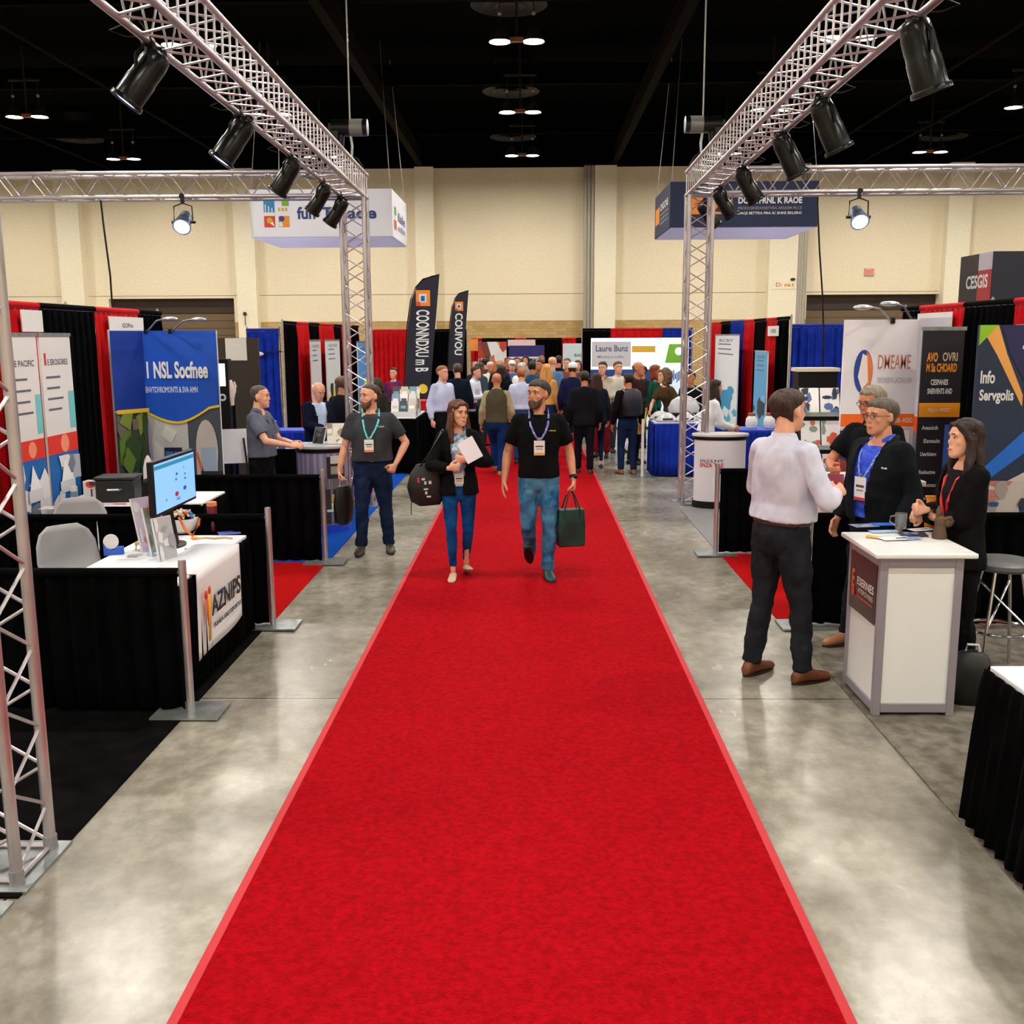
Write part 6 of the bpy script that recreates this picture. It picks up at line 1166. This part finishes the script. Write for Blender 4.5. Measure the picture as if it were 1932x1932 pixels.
bt = .86; skirt_table('blue-skirted table right of the aisle, covered with plastic sample packs', 1.95, 3.1, 15.9, 16.6, bt, P((206, 210, 224)), DBLU); skirt_table('second blue-skirted table behind the round white counter', 2.9, 4.4, 14.6, 15.2, bt, P((30, 70, 180)), DBLU)
for i, (x, y, r_, lab) in enumerate(((2.15, 16.05, .1, 'clear sample pack at the aisle end of the blue table'), (2.45, 16.05, .5, 'clear sample pack in the middle of the blue table'), (2.1, 16.42, -.2, 'clear sample pack at the back corner of the blue table'), (2.78, 16.3, .2, 'clear sample pack next to the curly-haired woman on the blue table'))): clam(lab, (x, y, bt + .001), r_, 1)
t = thing('sample_tower', 'grey plastic model on a dark base at the back of the blue table', 'model', (2.48, 16.42, bt + .001)); m = MB(); m.loft([[(w_ * math.cos(k * PI / 8), d_ * math.sin(k * PI / 8), z_) for k in range(16)] for w_, d_, z_ in ((.24, .1, .12), (.26, .12, .2), (.2, .1, .32), (.1, .08, .38))], mat('grey_plastic_wrap')); m.build('model_body', None, t); m = MB(); m.bx(-.22, .22, -.1, .1, 0, .12, BLKP); m.build('base', None, t)
for i, (px, py, lab) in enumerate(((1418, 790, 'white jar on the second blue table, left'), (1452, 788, 'white jar with brown lid on the second blue table, right'))):
    m = MB(); m.lathe([(.07, 0), (.09, .05), (.08, .14), (.05, .18)], P((232, 230, 226), .3), 16); m.lathe([(.055, .18), (.055, .22), (.01, .225)], P((150, 90, 60)), 14); solo('jar', m, None, lab, 'jar', V((at(px, py, 14.9).x, 14.9, bt + .001)), 0, 'jars on the second blue table')
t = thing('drape_upright', 'slim white upright at the aisle end of the blue-skirted table', 'post', (1.76, 15.85, 0)); m = MB(); m.cyl((0, 0, .01), (0, 0, .92), .022, mat('white_pole', (214, 214, 220), .4), 10); m.build('post', None, t); m = MB(); m.box((0.02, 0, .005), (.4, .3, .01), STEEL); m.build('base_plate', None, t)
# ------------------------------------------------------------------ the eight people in front
BAGM = mat('nylon_black', (10, 10, 12), .5)
def bag_child(nm, lab, p): pass
# walking pair
g = G(868, 1090); wx, wy = g.x, 9.1
FLW = mat('floral_blouse', (214, 226, 236), .8, var=(26, (40, 92, 140)))
W1 = person('woman in black blazer and blue jeans walking on the red carpet, holding white papers', wx, wy, 1.64, R(6), hero=1, fem=1, top='jacket', tc=(13, 13, 15), inner=FLW, legs=(12, 44, 96), legs2=(26, 84, 150), slim=1, hair='long', hc=(74, 40, 24), sk=1, look=(32, 4), turn=4,
            feet=((.03, -.05, .0), (-.03, .14, .03)), toe=(0, -14), shoe=(196, 168, 142), wa=(-.10, -.29, 1.12), wb=(.07, -.26, 1.19), ea=(-.8, .6, -.3), eb=(.9, .5, -.3), ha=((.75, -.3, .12), (.2, .9, .1)), hb_=((-.75, -.35, .15), (-.2, .9, .2)), curl=(.75, .7), hem=.84)
lanyard(W1, (60, 80, 130), .985, (226, 220, 216), (200, 200, 206), inner=False, size=(.085, .12))
b = W1.A['b']; pc_ = W1.body.matrix_basis
def bw(o, p):   # body space to world
    return o.loc + MX.Rotation(o.rz, 3, 'Z') @ (V(p) * o.s)
m = MB(); m.M = MX.Rotation(R(-12), 4, 'X') @ MX.Rotation(R(-28), 4, 'Y'); m.box((0, 0, .0), (.15, .006, .2), P((226, 220, 232))); m.box((.004, .004, .004), (.15, .004, .2), P((214, 210, 222))); m.M = MX()
solo('paper_stack', m, None, 'white papers held by the walking woman against her chest', 'papers', bw(W1, (.10, -.27, 1.285)), R(6), None)
t = thing('tote_bag', 'black tote bag with white lettering hanging from the walking woman shoulder', 'bag', bw(W1, (-.315, .0, .73)), R(6)); m = MB(); m.M = MX.Rotation(R(-4), 4, 'Y'); m.loft([[(w_ * math.copysign(abs(math.cos(k * PI / 10)) ** .6, math.cos(k * PI / 10)) + o_, d_ * math.copysign(abs(math.sin(k * PI / 10)) ** .7, math.sin(k * PI / 10)), z_) for k in range(20)] for w_, d_, z_, o_ in ((.10, .05, 0, .03), (.15, .07, .05, .01), (.16, .075, .18, 0), (.14, .065, .3, .02), (.11, .035, .38, .05))], BAGM)
for i, (x_, z_, w_, h_) in enumerate(((-.06, .22, .02, .05), (-.02, .24, .03, .02), (.0, .2, .02, .03), (-.01, .15, .04, .015), (.0, .11, .02, .025), (.01, .08, .04, .015), (.04, .2, .025, .03))): m.rect(x_, z_, x_ + w_, z_ + h_, P(((180, 60, 70), (206, 208, 214))[i > 0]), .078)
m.M = MX(); m.build('bag_body', None, t, bev=0)
m = MB(); m.tube([(-.05, -.03, .36), (.05, -.085, .5), (.14, -.07, .655), (.16, .02, .685), (.08, .085, .52), (.1, .03, .37)], .013, BLKP, 8, True, .5); m.build('strap', None, t)
m = MB(); m.tube([(-.13, 0, .07), (-.14, 0, -.02), (-.138, 0, -.09)], .004, BLKP, 5); m.build('zip_cord', None, t)
mx, my = .07, 9.1
M1 = person('bearded man in black polo and blue jeans walking on the red carpet with a bag', mx, my, 1.82, R(2), hero=2, g=1.06, top='polo', tc=(12, 13, 16), legs=(26, 80, 124), legs2=(84, 138, 176), hair='short', hc=(52, 44, 40), sk=0, look=(-38, 2), beard=(74, 56, 46), hem=.9,
            feet=((.03, .24, .10), (-.02, -.04, 0)), toe=(-42, 0), shoe=(20, 60, 62), wa=(-.30, -.02, .87), wb=(.30, -.04, .875), ea=(-.5, 1, 0), eb=(.5, 1, 0), curl=(.22, 1.15), hb_=((.02, -.02, -1), (-1, 0, 0)))
M1.body.children[1]; lanyard(M1, (70, 74, 150), 1.165, (232, 228, 224), (226, 170, 90)); logo(M1, .105, 1.305, .075, .01, (200, 180, 60))
b = M1.A['b']; m = MB(); d = (b.w - b.el).normalized(); m.tube([b.w - d * .045, b.w - d * .02], .0335, BLKP, 14); m.ball(b.w - d * .033 + V((.02, -.028, 0)), (.02, .012, .018), BLKP, 10, 6); M1.part('wristwatch', m)
gp = bw(M1, b.grip); t = thing('tote_bag', 'dark green tote bag carried in the hand of the man in black polo', 'bag', V((gp.x + .005, gp.y, gp.z - .52)), R(14)); GB = mat('green_tote', (6, 30, 28), .5, var=(7, (12, 66, 60)))
m = MB(); m.loft([[(x_ * k_, y_ * k_, z_) for x_, y_ in ((-.125, -.055), (.125, -.055), (.125, .055), (-.125, .055))] for z_, k_ in ((0, .94), (.02, 1), (.2, 1.02), (.345, .93))], GB, False); m.build('bag_body', None, t, bev=.008)
for s_ in (-1, 1): m = MB(); m.tube([(-.075, s_ * .05, .27), (-.07, s_ * .052, .345), (-.035, s_ * .03, .46), (0, s_ * .008, .525), (.035, s_ * .03, .46), (.07, s_ * .052, .345), (.075, s_ * .05, .27)], .011, GB, 8, True, .6); m.build('handle', None, t)
# man in grey polo beside the carpet
gx, gy = -1.62, 10.2
M2 = person('stout man in grey polo with turquoise lanyard and jeans, looking left, hand in pocket', gx, gy, 1.74, R(6), hero=3, g=1.3, top='polo', tc=(50, 52, 58), tc2=(66, 68, 74), legs=(18, 30, 56), legs2=(30, 46, 80), hair='buzz', hc=(48, 40, 32), sk=1, look=(-52, 4), beard=(84, 58, 44), belt=(26, 20, 18), hem=.965, headw=1.06,
            feet=((-.04, -.02, 0), (.05, .06, 0)), shoe=(54, 44, 32), wa=(-.335, -.02, .86), wb=(.235, -.1, .93), ea=(-.4, 1, 0), eb=(1, .35, 0), hb_=((-.5, -.25, -.8), (-.5, .8, 0)), curl=(.9, 1.0), ha=((.05, -.05, -1), (1, 0, 0)))
lanyard(M2, (30, 160, 166), 1.13, (240, 236, 232), (236, 150, 110), x=-.02); logo(M2, .1, 1.31, .07, .012, (200, 206, 210))
gp = bw(M2, M2.A['a'].grip); t = thing('shoulder_bag', 'black bag hanging from the hand of the stout man in grey polo', 'bag', V((gp.x + .0, gp.y, gp.z - .47)), R(60)); m = MB(); m.loft([[(w_ * math.cos(k * PI / 10), d_ * math.sin(k * PI / 10), z_) for k in range(20)] for w_, d_, z_ in ((.06, .03, 0), (.13, .05, .04), (.15, .055, .2), (.12, .045, .36), (.1, .03, .4))], BAGM); m.build('bag_body', None, t); m = MB(); m.tube([(-.07, 0, .38), (-.04, 0, .46), (.04, 0, .46), (.07, 0, .38)], .012, P((180, 184, 190), .4), 8); m.build('handle', None, t)
# man in grey polo at the round counter, facing right
M3 = person('man in blue-grey polo and black trousers standing at the round counter, seen in profile', at(490, 800, 10.7).x, 10.7, 1.70, R(82), hero=4, g=1.22, top='polo', tc=(84, 88, 104), tc2=(104, 108, 124), legs=(12, 12, 14), hair='buzz', hc=(70, 62, 60), sk=1, look=(8, 4), belt=(16, 14, 14), hem=.965, headw=1.05,
            wa=(-.16, -.40, 1.10), wb=(.1, -.34, 1.1), ea=(-.6, .6, -.5), eb=(.6, .6, -.5), ha=((.1, -1, .1), (.6, 0, -.6)), hb_=((-.1, -1, .1), (-.6, 0, -.6)), curl=(.5, .5), z0=.009)
m = MB(); m.tube([M3.T(0, .084, 1.46), M3.T(.07, .04, 1.475), M3.T(.085, -.02, 1.46), M3.front(.07, 1.35, .006), M3.front(.02, 1.1, .008)], .009, P((24, 70, 170)), 6, True, .4); m.tube([M3.T(0, .084, 1.46), M3.T(-.07, .04, 1.475), M3.T(-.085, -.02, 1.46), M3.front(-.07, 1.35, .006), M3.front(0.0, 1.1, .008)], .009, P((24, 70, 170)), 6, True, .4); M3.part('lanyard', m)
# right group
rx, ry = 1.58, 6.28
handw = at(1552, 912, ry + .22)
M4 = person('man in pale striped shirt and dark trousers seen from behind, standing at right', rx, ry, 1.87, R(122), hero=5, g=1.24, top='shirt', tc=(198, 200, 222), tc2=(214, 214, 232), legs=(30, 32, 38), legs2=(40, 42, 50), hair='short', hc=(46, 32, 26), sk=1, look=(6, 3), belt=(70, 34, 22), hem=.985, headw=1.06,
            feet=((-.03, -.09, 0), (.05, .05, 0)), shoe=(110, 60, 30), wa=(-.19, -.22, 1.13), ea=(-.7, .8, -.3), ha=((.1, -.9, .4), (.6, .3, -.4)), wb=(.16, -.30, 1.1), eb=(.7, .6, -.3), hb_=((-.3, -.8, .2), (-.6, .0, -.4)), curl=(.7, .7))
gp = bw(M4, M4.A['a'].grip); m = MB(); m.box((0, 0, 0), (.1, .006, .15), P((150, 60, 80))); m.rect(-.04, -.04, .04, .03, P((60, 50, 70)), .004); solo('leaflet', m, None, 'small dark red leaflet held by the man in the pale striped shirt', 'leaflet', gp + V((-.02, .02, .02)), R(150))
jx, jy = 2.43, 7.0
M5 = person('man with glasses in open black jacket over blue shirt, facing left at the counter', jx, jy, 1.76, R(-62), hero=6, g=1.3, top='jacket', tc=(15, 18, 22), tc2=(24, 28, 34), inner=mat('blue_print_shirt', (22, 50, 190), .8, var=(30, (60, 96, 226))), legs=(24, 26, 36), hair='short', hc=(74, 66, 60), sk=0, look=(-6, 4), hem=.9, headw=1.08,
            feet=((-.0, -.12, 0), (0, 0, 0)), shoe=(150, 100, 60), wa=(-.27, -.1, .88), wb=(.28, -.1, .88), z0=.009)
lanyard(M5, (60, 90, 190), 1.13, (232, 232, 236), (206, 60, 70), size=(.1, .16), x=-.0); logo(M5, .15, 1.28, .08, .012, (226, 228, 232))
def glasses(o, c=(40, 40, 44)):
    m = MB(); hx = o.hx
    for s_ in (-1, 1):
        m.loft([[hx((s_ * .032 + (.021 + .0018 * math.cos(b)) * math.cos(a), -.102 + .0018 * math.sin(b), .130 + (.015 + .0018 * math.cos(b)) * math.sin(a))) for b in [j * PI / 3 for j in range(6)]] for a in [k * PI / 9 for k in range(18)]], P(c, .3), closed=True)
        m.tube([hx((s_ * .053, -.1, .133)), hx((s_ * .078, -.05, .133)), hx((s_ * .081, .01, .128))], .0022, P(c, .3), 6)
    m.tube([hx((-.011, -.103, .133)), hx((0, -.108, .135)), hx((.011, -.103, .133))], .002, P(c, .3), 6); o.part('glasses', m)
glasses(M5)
M6 = person('grey-haired man in black polo standing behind the man with glasses', at(1655, 800, 7.9).x, 7.98, 1.80, R(-50), hero=7, g=1.15, top='polo', tc=(14, 15, 18), legs=(20, 22, 28), hair='short', hc=(112, 104, 90), sk=2, look=(-10, 12), z0=.009, wa=(-.12, -.34, 1.12), ea=(-.8, .4, -.5), curl=(.8, .4)); glasses(M6)
fx, fy = 2.67, 6.2
mug = V((at(1702, 1004, 6.0).x, 0, 0)); mp = G(1702, 1004, CH)
M7 = person('dark-haired woman in black blazer with red lanyard holding a glass mug at the counter', fx, fy, 1.66, R(-80), hero=8, fem=1, top='blazer', tc=(14, 13, 15), inner=(20, 18, 22), legs=(10, 10, 12), hair='long', hc=(34, 20, 15), sk=1, look=(-2, 2), hem=.82, feet=((0, -.04, 0), (0, .06, 0)), shoe=(14, 13, 14), z0=.009,
            wa=(0, 0, 0), wb=(.14, -.42, 1.08), ea=(-.5, .3, -.9), eb=(.8, .2, -.5), curl=(.85, .6)) if 0 else None
inv = MX.Rotation(-R(-80), 3, 'Z'); s7 = 1.66 / 1.75
wr = (inv @ (V((mp.x + .16, mp.y + .05, 1.055)) - V((fx, fy, .009)))) / s7; wl = (inv @ (V((mp.x + .15, mp.y + .0, 1.10)) - V((fx, fy, .009)))) / s7
dl = inv @ V((-1, .0, .05)); nl = inv @ V((0, -.7, .25)); dr = inv @ V((-1, 0.05, -.02)); nr = inv @ V((0, -1, .0))
M7 = person('dark-haired woman in black blazer with red lanyard holding a glass mug at the counter', fx, fy, 1.68, R(-80), hero=8, fem=1, top='blazer', tc=(14, 13, 15), inner=(24, 22, 27), legs=(10, 10, 12), hair='long', hc=(34, 20, 15), sk=1, look=(-2, 2), hem=.80, feet=((0, -.04, 0), (0, .06, 0)), shoe=(14, 13, 14), z0=.009,
            wa=(wl.x, wl.y, wl.z), wb=(wr.x, wr.y, wr.z), ea=(-.6, .3, -.8), eb=(.8, .2, -.5), ha=((dl.x, dl.y, dl.z), (nl.x, nl.y, nl.z)), hb_=((dr.x, dr.y, dr.z), (nr.x, nr.y, nr.z)), curl=(.75, .75))
m = MB()
for s_ in (-1, 1): m.tube([M7.T(0, .08, 1.46), M7.T(s_ * .066, .01, 1.46), M7.front(s_ * .06, 1.36, .008, True), M7.front(s_ * .035, 1.22, .01, True), M7.front(s_ * .01, 1.08, .012, True)], .011, P((214, 40, 46)), 6, True, .35)
M7.part('lanyard', m)
# ------------------------------------------------------------------ the crowd
CG = 'visitors crowding the far aisle'
def crowd(label, px, hy, Y, rz=0, h=None, **k):
    p = at(px, hy, Y); h = max(1.5, min(1.92, p.z)) if h is None else h
    k.setdefault('face', abs(((rz + 180) % 360) - 180) < 110)
    return person(label, p.x, Y, h, R(rz), group=CG, **k)
CB = dict(top='shirt')
crowd('bald man in olive sweater over striped sleeves and jeans, walking away on the carpet', 937, 704, 16.1, 176, top='vest', tc=(72, 68, 54), inner=(150, 142, 116), legs=(14, 42, 92), hair='none', sk=2, g=1.14, feet=((.04, .06, 0), (-.04, -.18, .06)), toe=(0, -30), shoe=(150, 96, 66))
p_ = crowd('man in black suit seen from behind at the right edge of the carpet', 1103, 700, 16.3, 182, top='jacket', tc=(17, 18, 24), inner=(226, 226, 230), legs=(16, 17, 24), hair='short', hc=(36, 26, 22), sk=2, g=1.12, feet=((0, .08, 0), (0, -.08, 0)), shoe=(20, 18, 18))
crowd('long brown-haired woman in dark blue coat beside the man in black suit', 1126, 704, 17.0, 190, fem=1, top='jacket', tc=(22, 26, 40), legs=(20, 32, 64), hair='long', hc=(48, 26, 18), sk=1, slim=1, shoe=(30, 30, 32))
B_ = crowd('man in black jacket and jeans with a dark backpack, right of the aisle', 1186, 704, 16.2, 196, top='sweater', tc=(14, 14, 17), legs=(20, 34, 66), hair='short', hc=(30, 22, 18), sk=2, g=1.06, feet=((0, .05, 0), (0, -.05, 0)), shoe=(130, 88, 60))
bp = bw(B_, (0, .2, 1.02)); t = thing('backpack', 'black and navy backpack worn by the man in black jacket, right of the aisle', 'bag', bp, R(196)); m = MB(); m.loft([[(w_ * math.copysign(abs(math.cos(k * PI / 10)) ** .6, math.cos(k * PI / 10)), d_ * math.copysign(abs(math.sin(k * PI / 10)) ** .6, math.sin(k * PI / 10)), z_) for k in range(20)] for w_, d_, z_ in ((.12, .06, 0), (.16, .09, .04), (.16, .09, .25), (.13, .08, .38), (.06, .04, .43))], mat('pack_navy', (12, 14, 24), .5, var=(10, (24, 28, 48)))); m.build('bag_body', None, t)
for s_ in (-1, 1): m = MB(); m.tube([(s_ * .1, -.07, .38), (s_ * .1, -.17, .42), (s_ * .11, -.22, .36)], .02, P((120, 60, 70)), 8, True, .4); m.build('shoulder_strap', None, t)
crowd('man with glasses in pale blue shirt standing left of the carpet, black trousers', 834, 690, 16.8, 48, top='shirt', tc=(176, 186, 220), legs=(14, 14, 17), hair='short', hc=(120, 84, 56), sk=1, g=1.12, belt=(20, 18, 18), hem=.985, wa=(-.27, -.02, .86))
crowd('man in dark navy jacket with light blue collar, back turned, left of the carpet', 863, 686, 18.6, 190, top='sweater', tc=(16, 24, 40), legs=(20, 22, 28), hair='short', hc=(60, 52, 46), sk=1)
crowd('man in white and blue shirt leaning over something at the left of the crowd', 886, 690, 19.95, 70, top='shirt', tc=(206, 216, 240), legs=(40, 50, 80), hair='short', hc=(40, 30, 24), sk=1, lean=14, wa=(-.1, -.36, 1.1), wb=(.1, -.36, 1.1))
crowd('man in slate grey suit facing left behind the man in white and blue shirt', 905, 684, 20.6, 130, top='jacket', tc=(52, 66, 80), legs=(40, 48, 58), hair='short', hc=(54, 46, 42), sk=3)
crowd('person with dark hair in black coat behind the bald man in olive sweater', 946, 690, 19.0, 170, top='sweater', tc=(14, 15, 20), legs=(18, 18, 22), hair='bob', hc=(20, 16, 15), sk=2)
crowd('tall bald man with tanned head far behind the bald man in olive sweater', 943, 679, 22.2, 165, top='sweater', tc=(24, 30, 44), legs=(24, 24, 30), hair='fringe', hc=(150, 120, 90), sk=2)
crowd('blond man in pale blue shirt and jeans with back turned, left of the bearded man', 984, 694, 17.6, 168, top='shirt', tc=(184, 196, 232), legs=(30, 60, 110), hair='short', hc=(150, 96, 54), sk=1, hem=.985)
crowd('man in white cap facing the camera in the middle of the crowd', 966, 680, 22.9, 10, top='polo', tc=(70, 100, 150), hair='cap', inner=(232, 234, 240), legs=(40, 40, 50), sk=1)
crowd('dark-haired person in teal blue shirt behind the bearded man', 1004, 682, 20.4, 175, top='polo', tc=(40, 72, 96), legs=(26, 28, 36), hair='short', hc=(22, 18, 16), sk=2)
crowd('man with reddish face turned left, half hidden above the bearded man head', 1019, 679, 22.4, -40, top='shirt', tc=(90, 70, 60), legs=(30, 30, 34), hair='short', hc=(46, 32, 26), sk=2)
crowd('blonde long-haired woman in camel coat right behind the bearded man', 1031, 687, 18.8, 178, fem=1, top='sweater', tc=(196, 146, 84), legs=(30, 44, 80), hair='long', hc=(186, 134, 72), sk=1)
D_ = crowd('bald man in blue denim jacket with grey shoulder bag, right of the camel coat', 1042, 673, 20.8, 150, top='sweater', tc=(82, 118, 160), legs=(22, 24, 30), hair='none', sk=1, g=1.15)
bp = bw(D_, (.12, .2, 1.0)); m = MB(); m.loft([[(w_ * math.cos(k * PI / 8), d_ * math.sin(k * PI / 8), z_) for k in range(16)] for w_, d_, z_ in ((.1, .05, 0), (.15, .07, .06), (.14, .06, .26), (.08, .04, .34))], P((120, 118, 112))); solo('shoulder_bag', m, None, 'grey bag on the back of the bald man in denim jacket', 'bag', bp, R(150))
bp = at(1036, 700, 19.05); m = MB(); m.loft([[(w_ * math.cos(k * PI / 8), d_ * math.sin(k * PI / 8), z_) for k in range(16)] for w_, d_, z_ in ((.08, .05, 0), (.12, .07, .06), (.11, .06, .3), (.06, .04, .38))], P((214, 40, 52))); solo('backpack', m, None, 'red backpack on the woman in camel coat behind the bearded man', 'bag', (bp.x + .05, 19.05, 1.0), 0)
crowd('dark-haired person in black top standing behind the bald man in denim', 1054, 671, 23.0, 172, top='polo', tc=(20, 22, 28), legs=(20, 20, 26), hair='short', hc=(34, 26, 22), sk=2)
crowd('man with pinkish face looking towards the camera, right end of the far crowd', 1070, 676, 22.6, -15, top='shirt', tc=(110, 66, 60), legs=(30, 30, 36), hair='short', hc=(80, 66, 56), sk=1)
crowd('person in navy hoodie and white cap left of the man in black suit', 1081, 684, 18.6, 160, top='sweater', tc=(20, 26, 60), hair='cap', legs=(16, 16, 20), sk=2)
crowd('woman with dark hair in white floral blouse facing the aisle, right of the black suit', 1137, 683, 18.6, -20, fem=1, top='shirt', tc=(206, 200, 190), tc2=(150, 120, 100), legs=(120, 24, 30), hair='updo', hc=(34, 24, 20), sk=1, wa=(-.08, -.3, 1.1), wb=(.08, -.3, 1.1))
crowd('man with dark glasses in pale grey hoodie in front of the backlit booth', 1166, 682, 19.4, 15, top='sweater', tc=(186, 184, 176), legs=(60, 60, 66), hair='short', hc=(70, 52, 40), sk=1, g=1.1, wa=(-.1, -.32, 1.08))
crowd('bald man in maroon top leaning to the left before the backlit booth', 1196, 682, 17.6, 60, top='sweater', tc=(58, 28, 32), legs=(24, 24, 28), hair='fringe', hc=(90, 70, 60), sk=2, lean=8)
crowd('red-haired woman in dark green top facing right beside the blue table', 1236, 689, 18.0, 80, fem=1, top='sweater', tc=(16, 74, 58), legs=(22, 26, 44), hair='bob', hc=(112, 44, 26), sk=1, g=1.08)
crowd('curly brown-haired woman with white sleeveless top bending over the blue table', 1268, 693, 17.15, -60, fem=1, h=1.68, top='tee', tc=(70, 54, 34), legs=(40, 34, 28), hair='curly', hc=(78, 56, 34), sk=1, lean=18, wa=(-.05, -.42, .98), ea=(-.8, .2, -.3))
crowd('dark-haired woman in white blouse bending to the right behind the far right tower', 1334, 707, 13.9, 100, fem=1, h=1.62, top='shirt', tc=(216, 220, 226), legs=(24, 24, 28), hair='long', hc=(34, 22, 18), sk=2, lean=12, wa=(-.1, -.4, 1.02), wb=(.1, -.36, 1.0))
crowd('dark-haired man in black behind the far right tower, above the blue table', 1306, 742, 17.4, -30, h=1.62, top='sweater', tc=(20, 20, 24), legs=(22, 22, 26), hair='short', hc=(24, 18, 16), sk=2, lean=10)
crowd('white-haired man in navy jacket and pale shirt looking down, left booths', 596, 715, 13.4, 40, h=1.63, top='jacket', tc=(12, 18, 36), inner=(176, 196, 230), legs=(16, 18, 26), hair='fringe', hc=(206, 202, 196), sk=1, look=(6, 24), g=1.12, wa=(-.06, -.32, 1.1), ea=(-.8, .4, -.4))
crowd('man in black jacket with back turned, between the white-haired man and the tower', 645, 708, 14.0, 150, h=1.68, top='sweater', tc=(18, 21, 30), legs=(16, 16, 20), hair='receding', hc=(84, 60, 46), sk=2, g=1.12)
crowd('woman in red and blue patterned top standing before the far red drape', 742, 687, 20.5, -10, fem=1, h=1.6, top='sweater', tc=(150, 30, 56), tc2=(40, 50, 110), legs=(24, 24, 30), hair='updo', hc=(26, 22, 22), sk=1)
crowd('man with dark curly hair at the magazine racks, behind the stout man in grey polo', 712, 722, 17.4, 160, h=1.5, fem=0, top='sweater', tc=(44, 44, 34), legs=(24, 24, 24), hair='curly', hc=(30, 26, 18), sk=2)
for i, (px, hy, Y, c, hr, hc, rz, lab) in enumerate(((915, 676, 24.5, (60, 60, 70), 'short', (30, 24, 20), 160, 'dark-haired person in grey top far back, left of the tall bald man'), (925, 683, 23.2, (214, 206, 190), 'short', (196, 190, 180), 30, 'white-haired person in cream top far back, left of the tall bald man'), (958, 674, 25.6, (120, 40, 60), 'short', (120, 60, 70), 20, 'person in dark pink top far back in the crowd, under the photo display'),
        (975, 674, 26.0, (40, 60, 120), 'short', (80, 60, 50), 10, 'person in bright blue top far back, right of the white cap'), (992, 672, 26.4, (150, 150, 160), 'bob', (26, 22, 22), -10, 'dark-haired woman in pale grey top far back, above the blond man'), (1022, 671, 26.8, (196, 120, 70), 'short', (140, 90, 60), 5, 'person in orange top far back, above the camel coat'), (897, 682, 21.8, (30, 36, 50), 'receding', (90, 80, 74), 40, 'man in dark suit with receding hair far back at the left of the crowd'),
        (1090, 680, 23.8, (80, 60, 70), 'bob', (70, 40, 30), 0, 'woman in dusty purple top far back, between the black suit and the backlit booth'), (1212, 690, 20.2, (30, 40, 40), 'short', (40, 30, 26), -60, 'man in dark teal top left of the red-haired woman'), (985, 684, 21.2, (226, 226, 232), 'short', (170, 166, 160), 150, 'grey-haired man in white shirt with back turned, above the blond man'))):
    crowd(lab, px, hy, Y, rz, top='shirt' if i % 2 else 'sweater', tc=c, legs=(30, 30, 38), hair=hr, hc=hc, sk=(1, 2, 0, 1, 1, 2, 0, 1, 2, 1)[i])
# things on the blue tables and held in the crowd
bp = at(1207, 775, 16.6); m = MB(); m.loft([[(w_ * math.cos(k * PI / 8), .05 * math.sin(k * PI / 8), z_) for k in range(16)] for w_, z_ in ((.07, 0), (.12, .1), (.11, .35), (.05, .5))], P((236, 190, 20), .5)); solo('shopping_bag', m, None, 'bright yellow bag hanging beside the blue-skirted table', 'bag', (bp.x, 16.55, .62), .3)
m = MB(); m.box((0, 0, 0), (.16, .1, .14), P((40, 110, 190), .4)); m.rect(-.05, -.03, .05, .03, P((220, 228, 236)), .052); solo('blue_box', m, None, 'blue box seen through the far right tower on the blue table', 'box', (2.86, 16.42, bt + .072), .2)
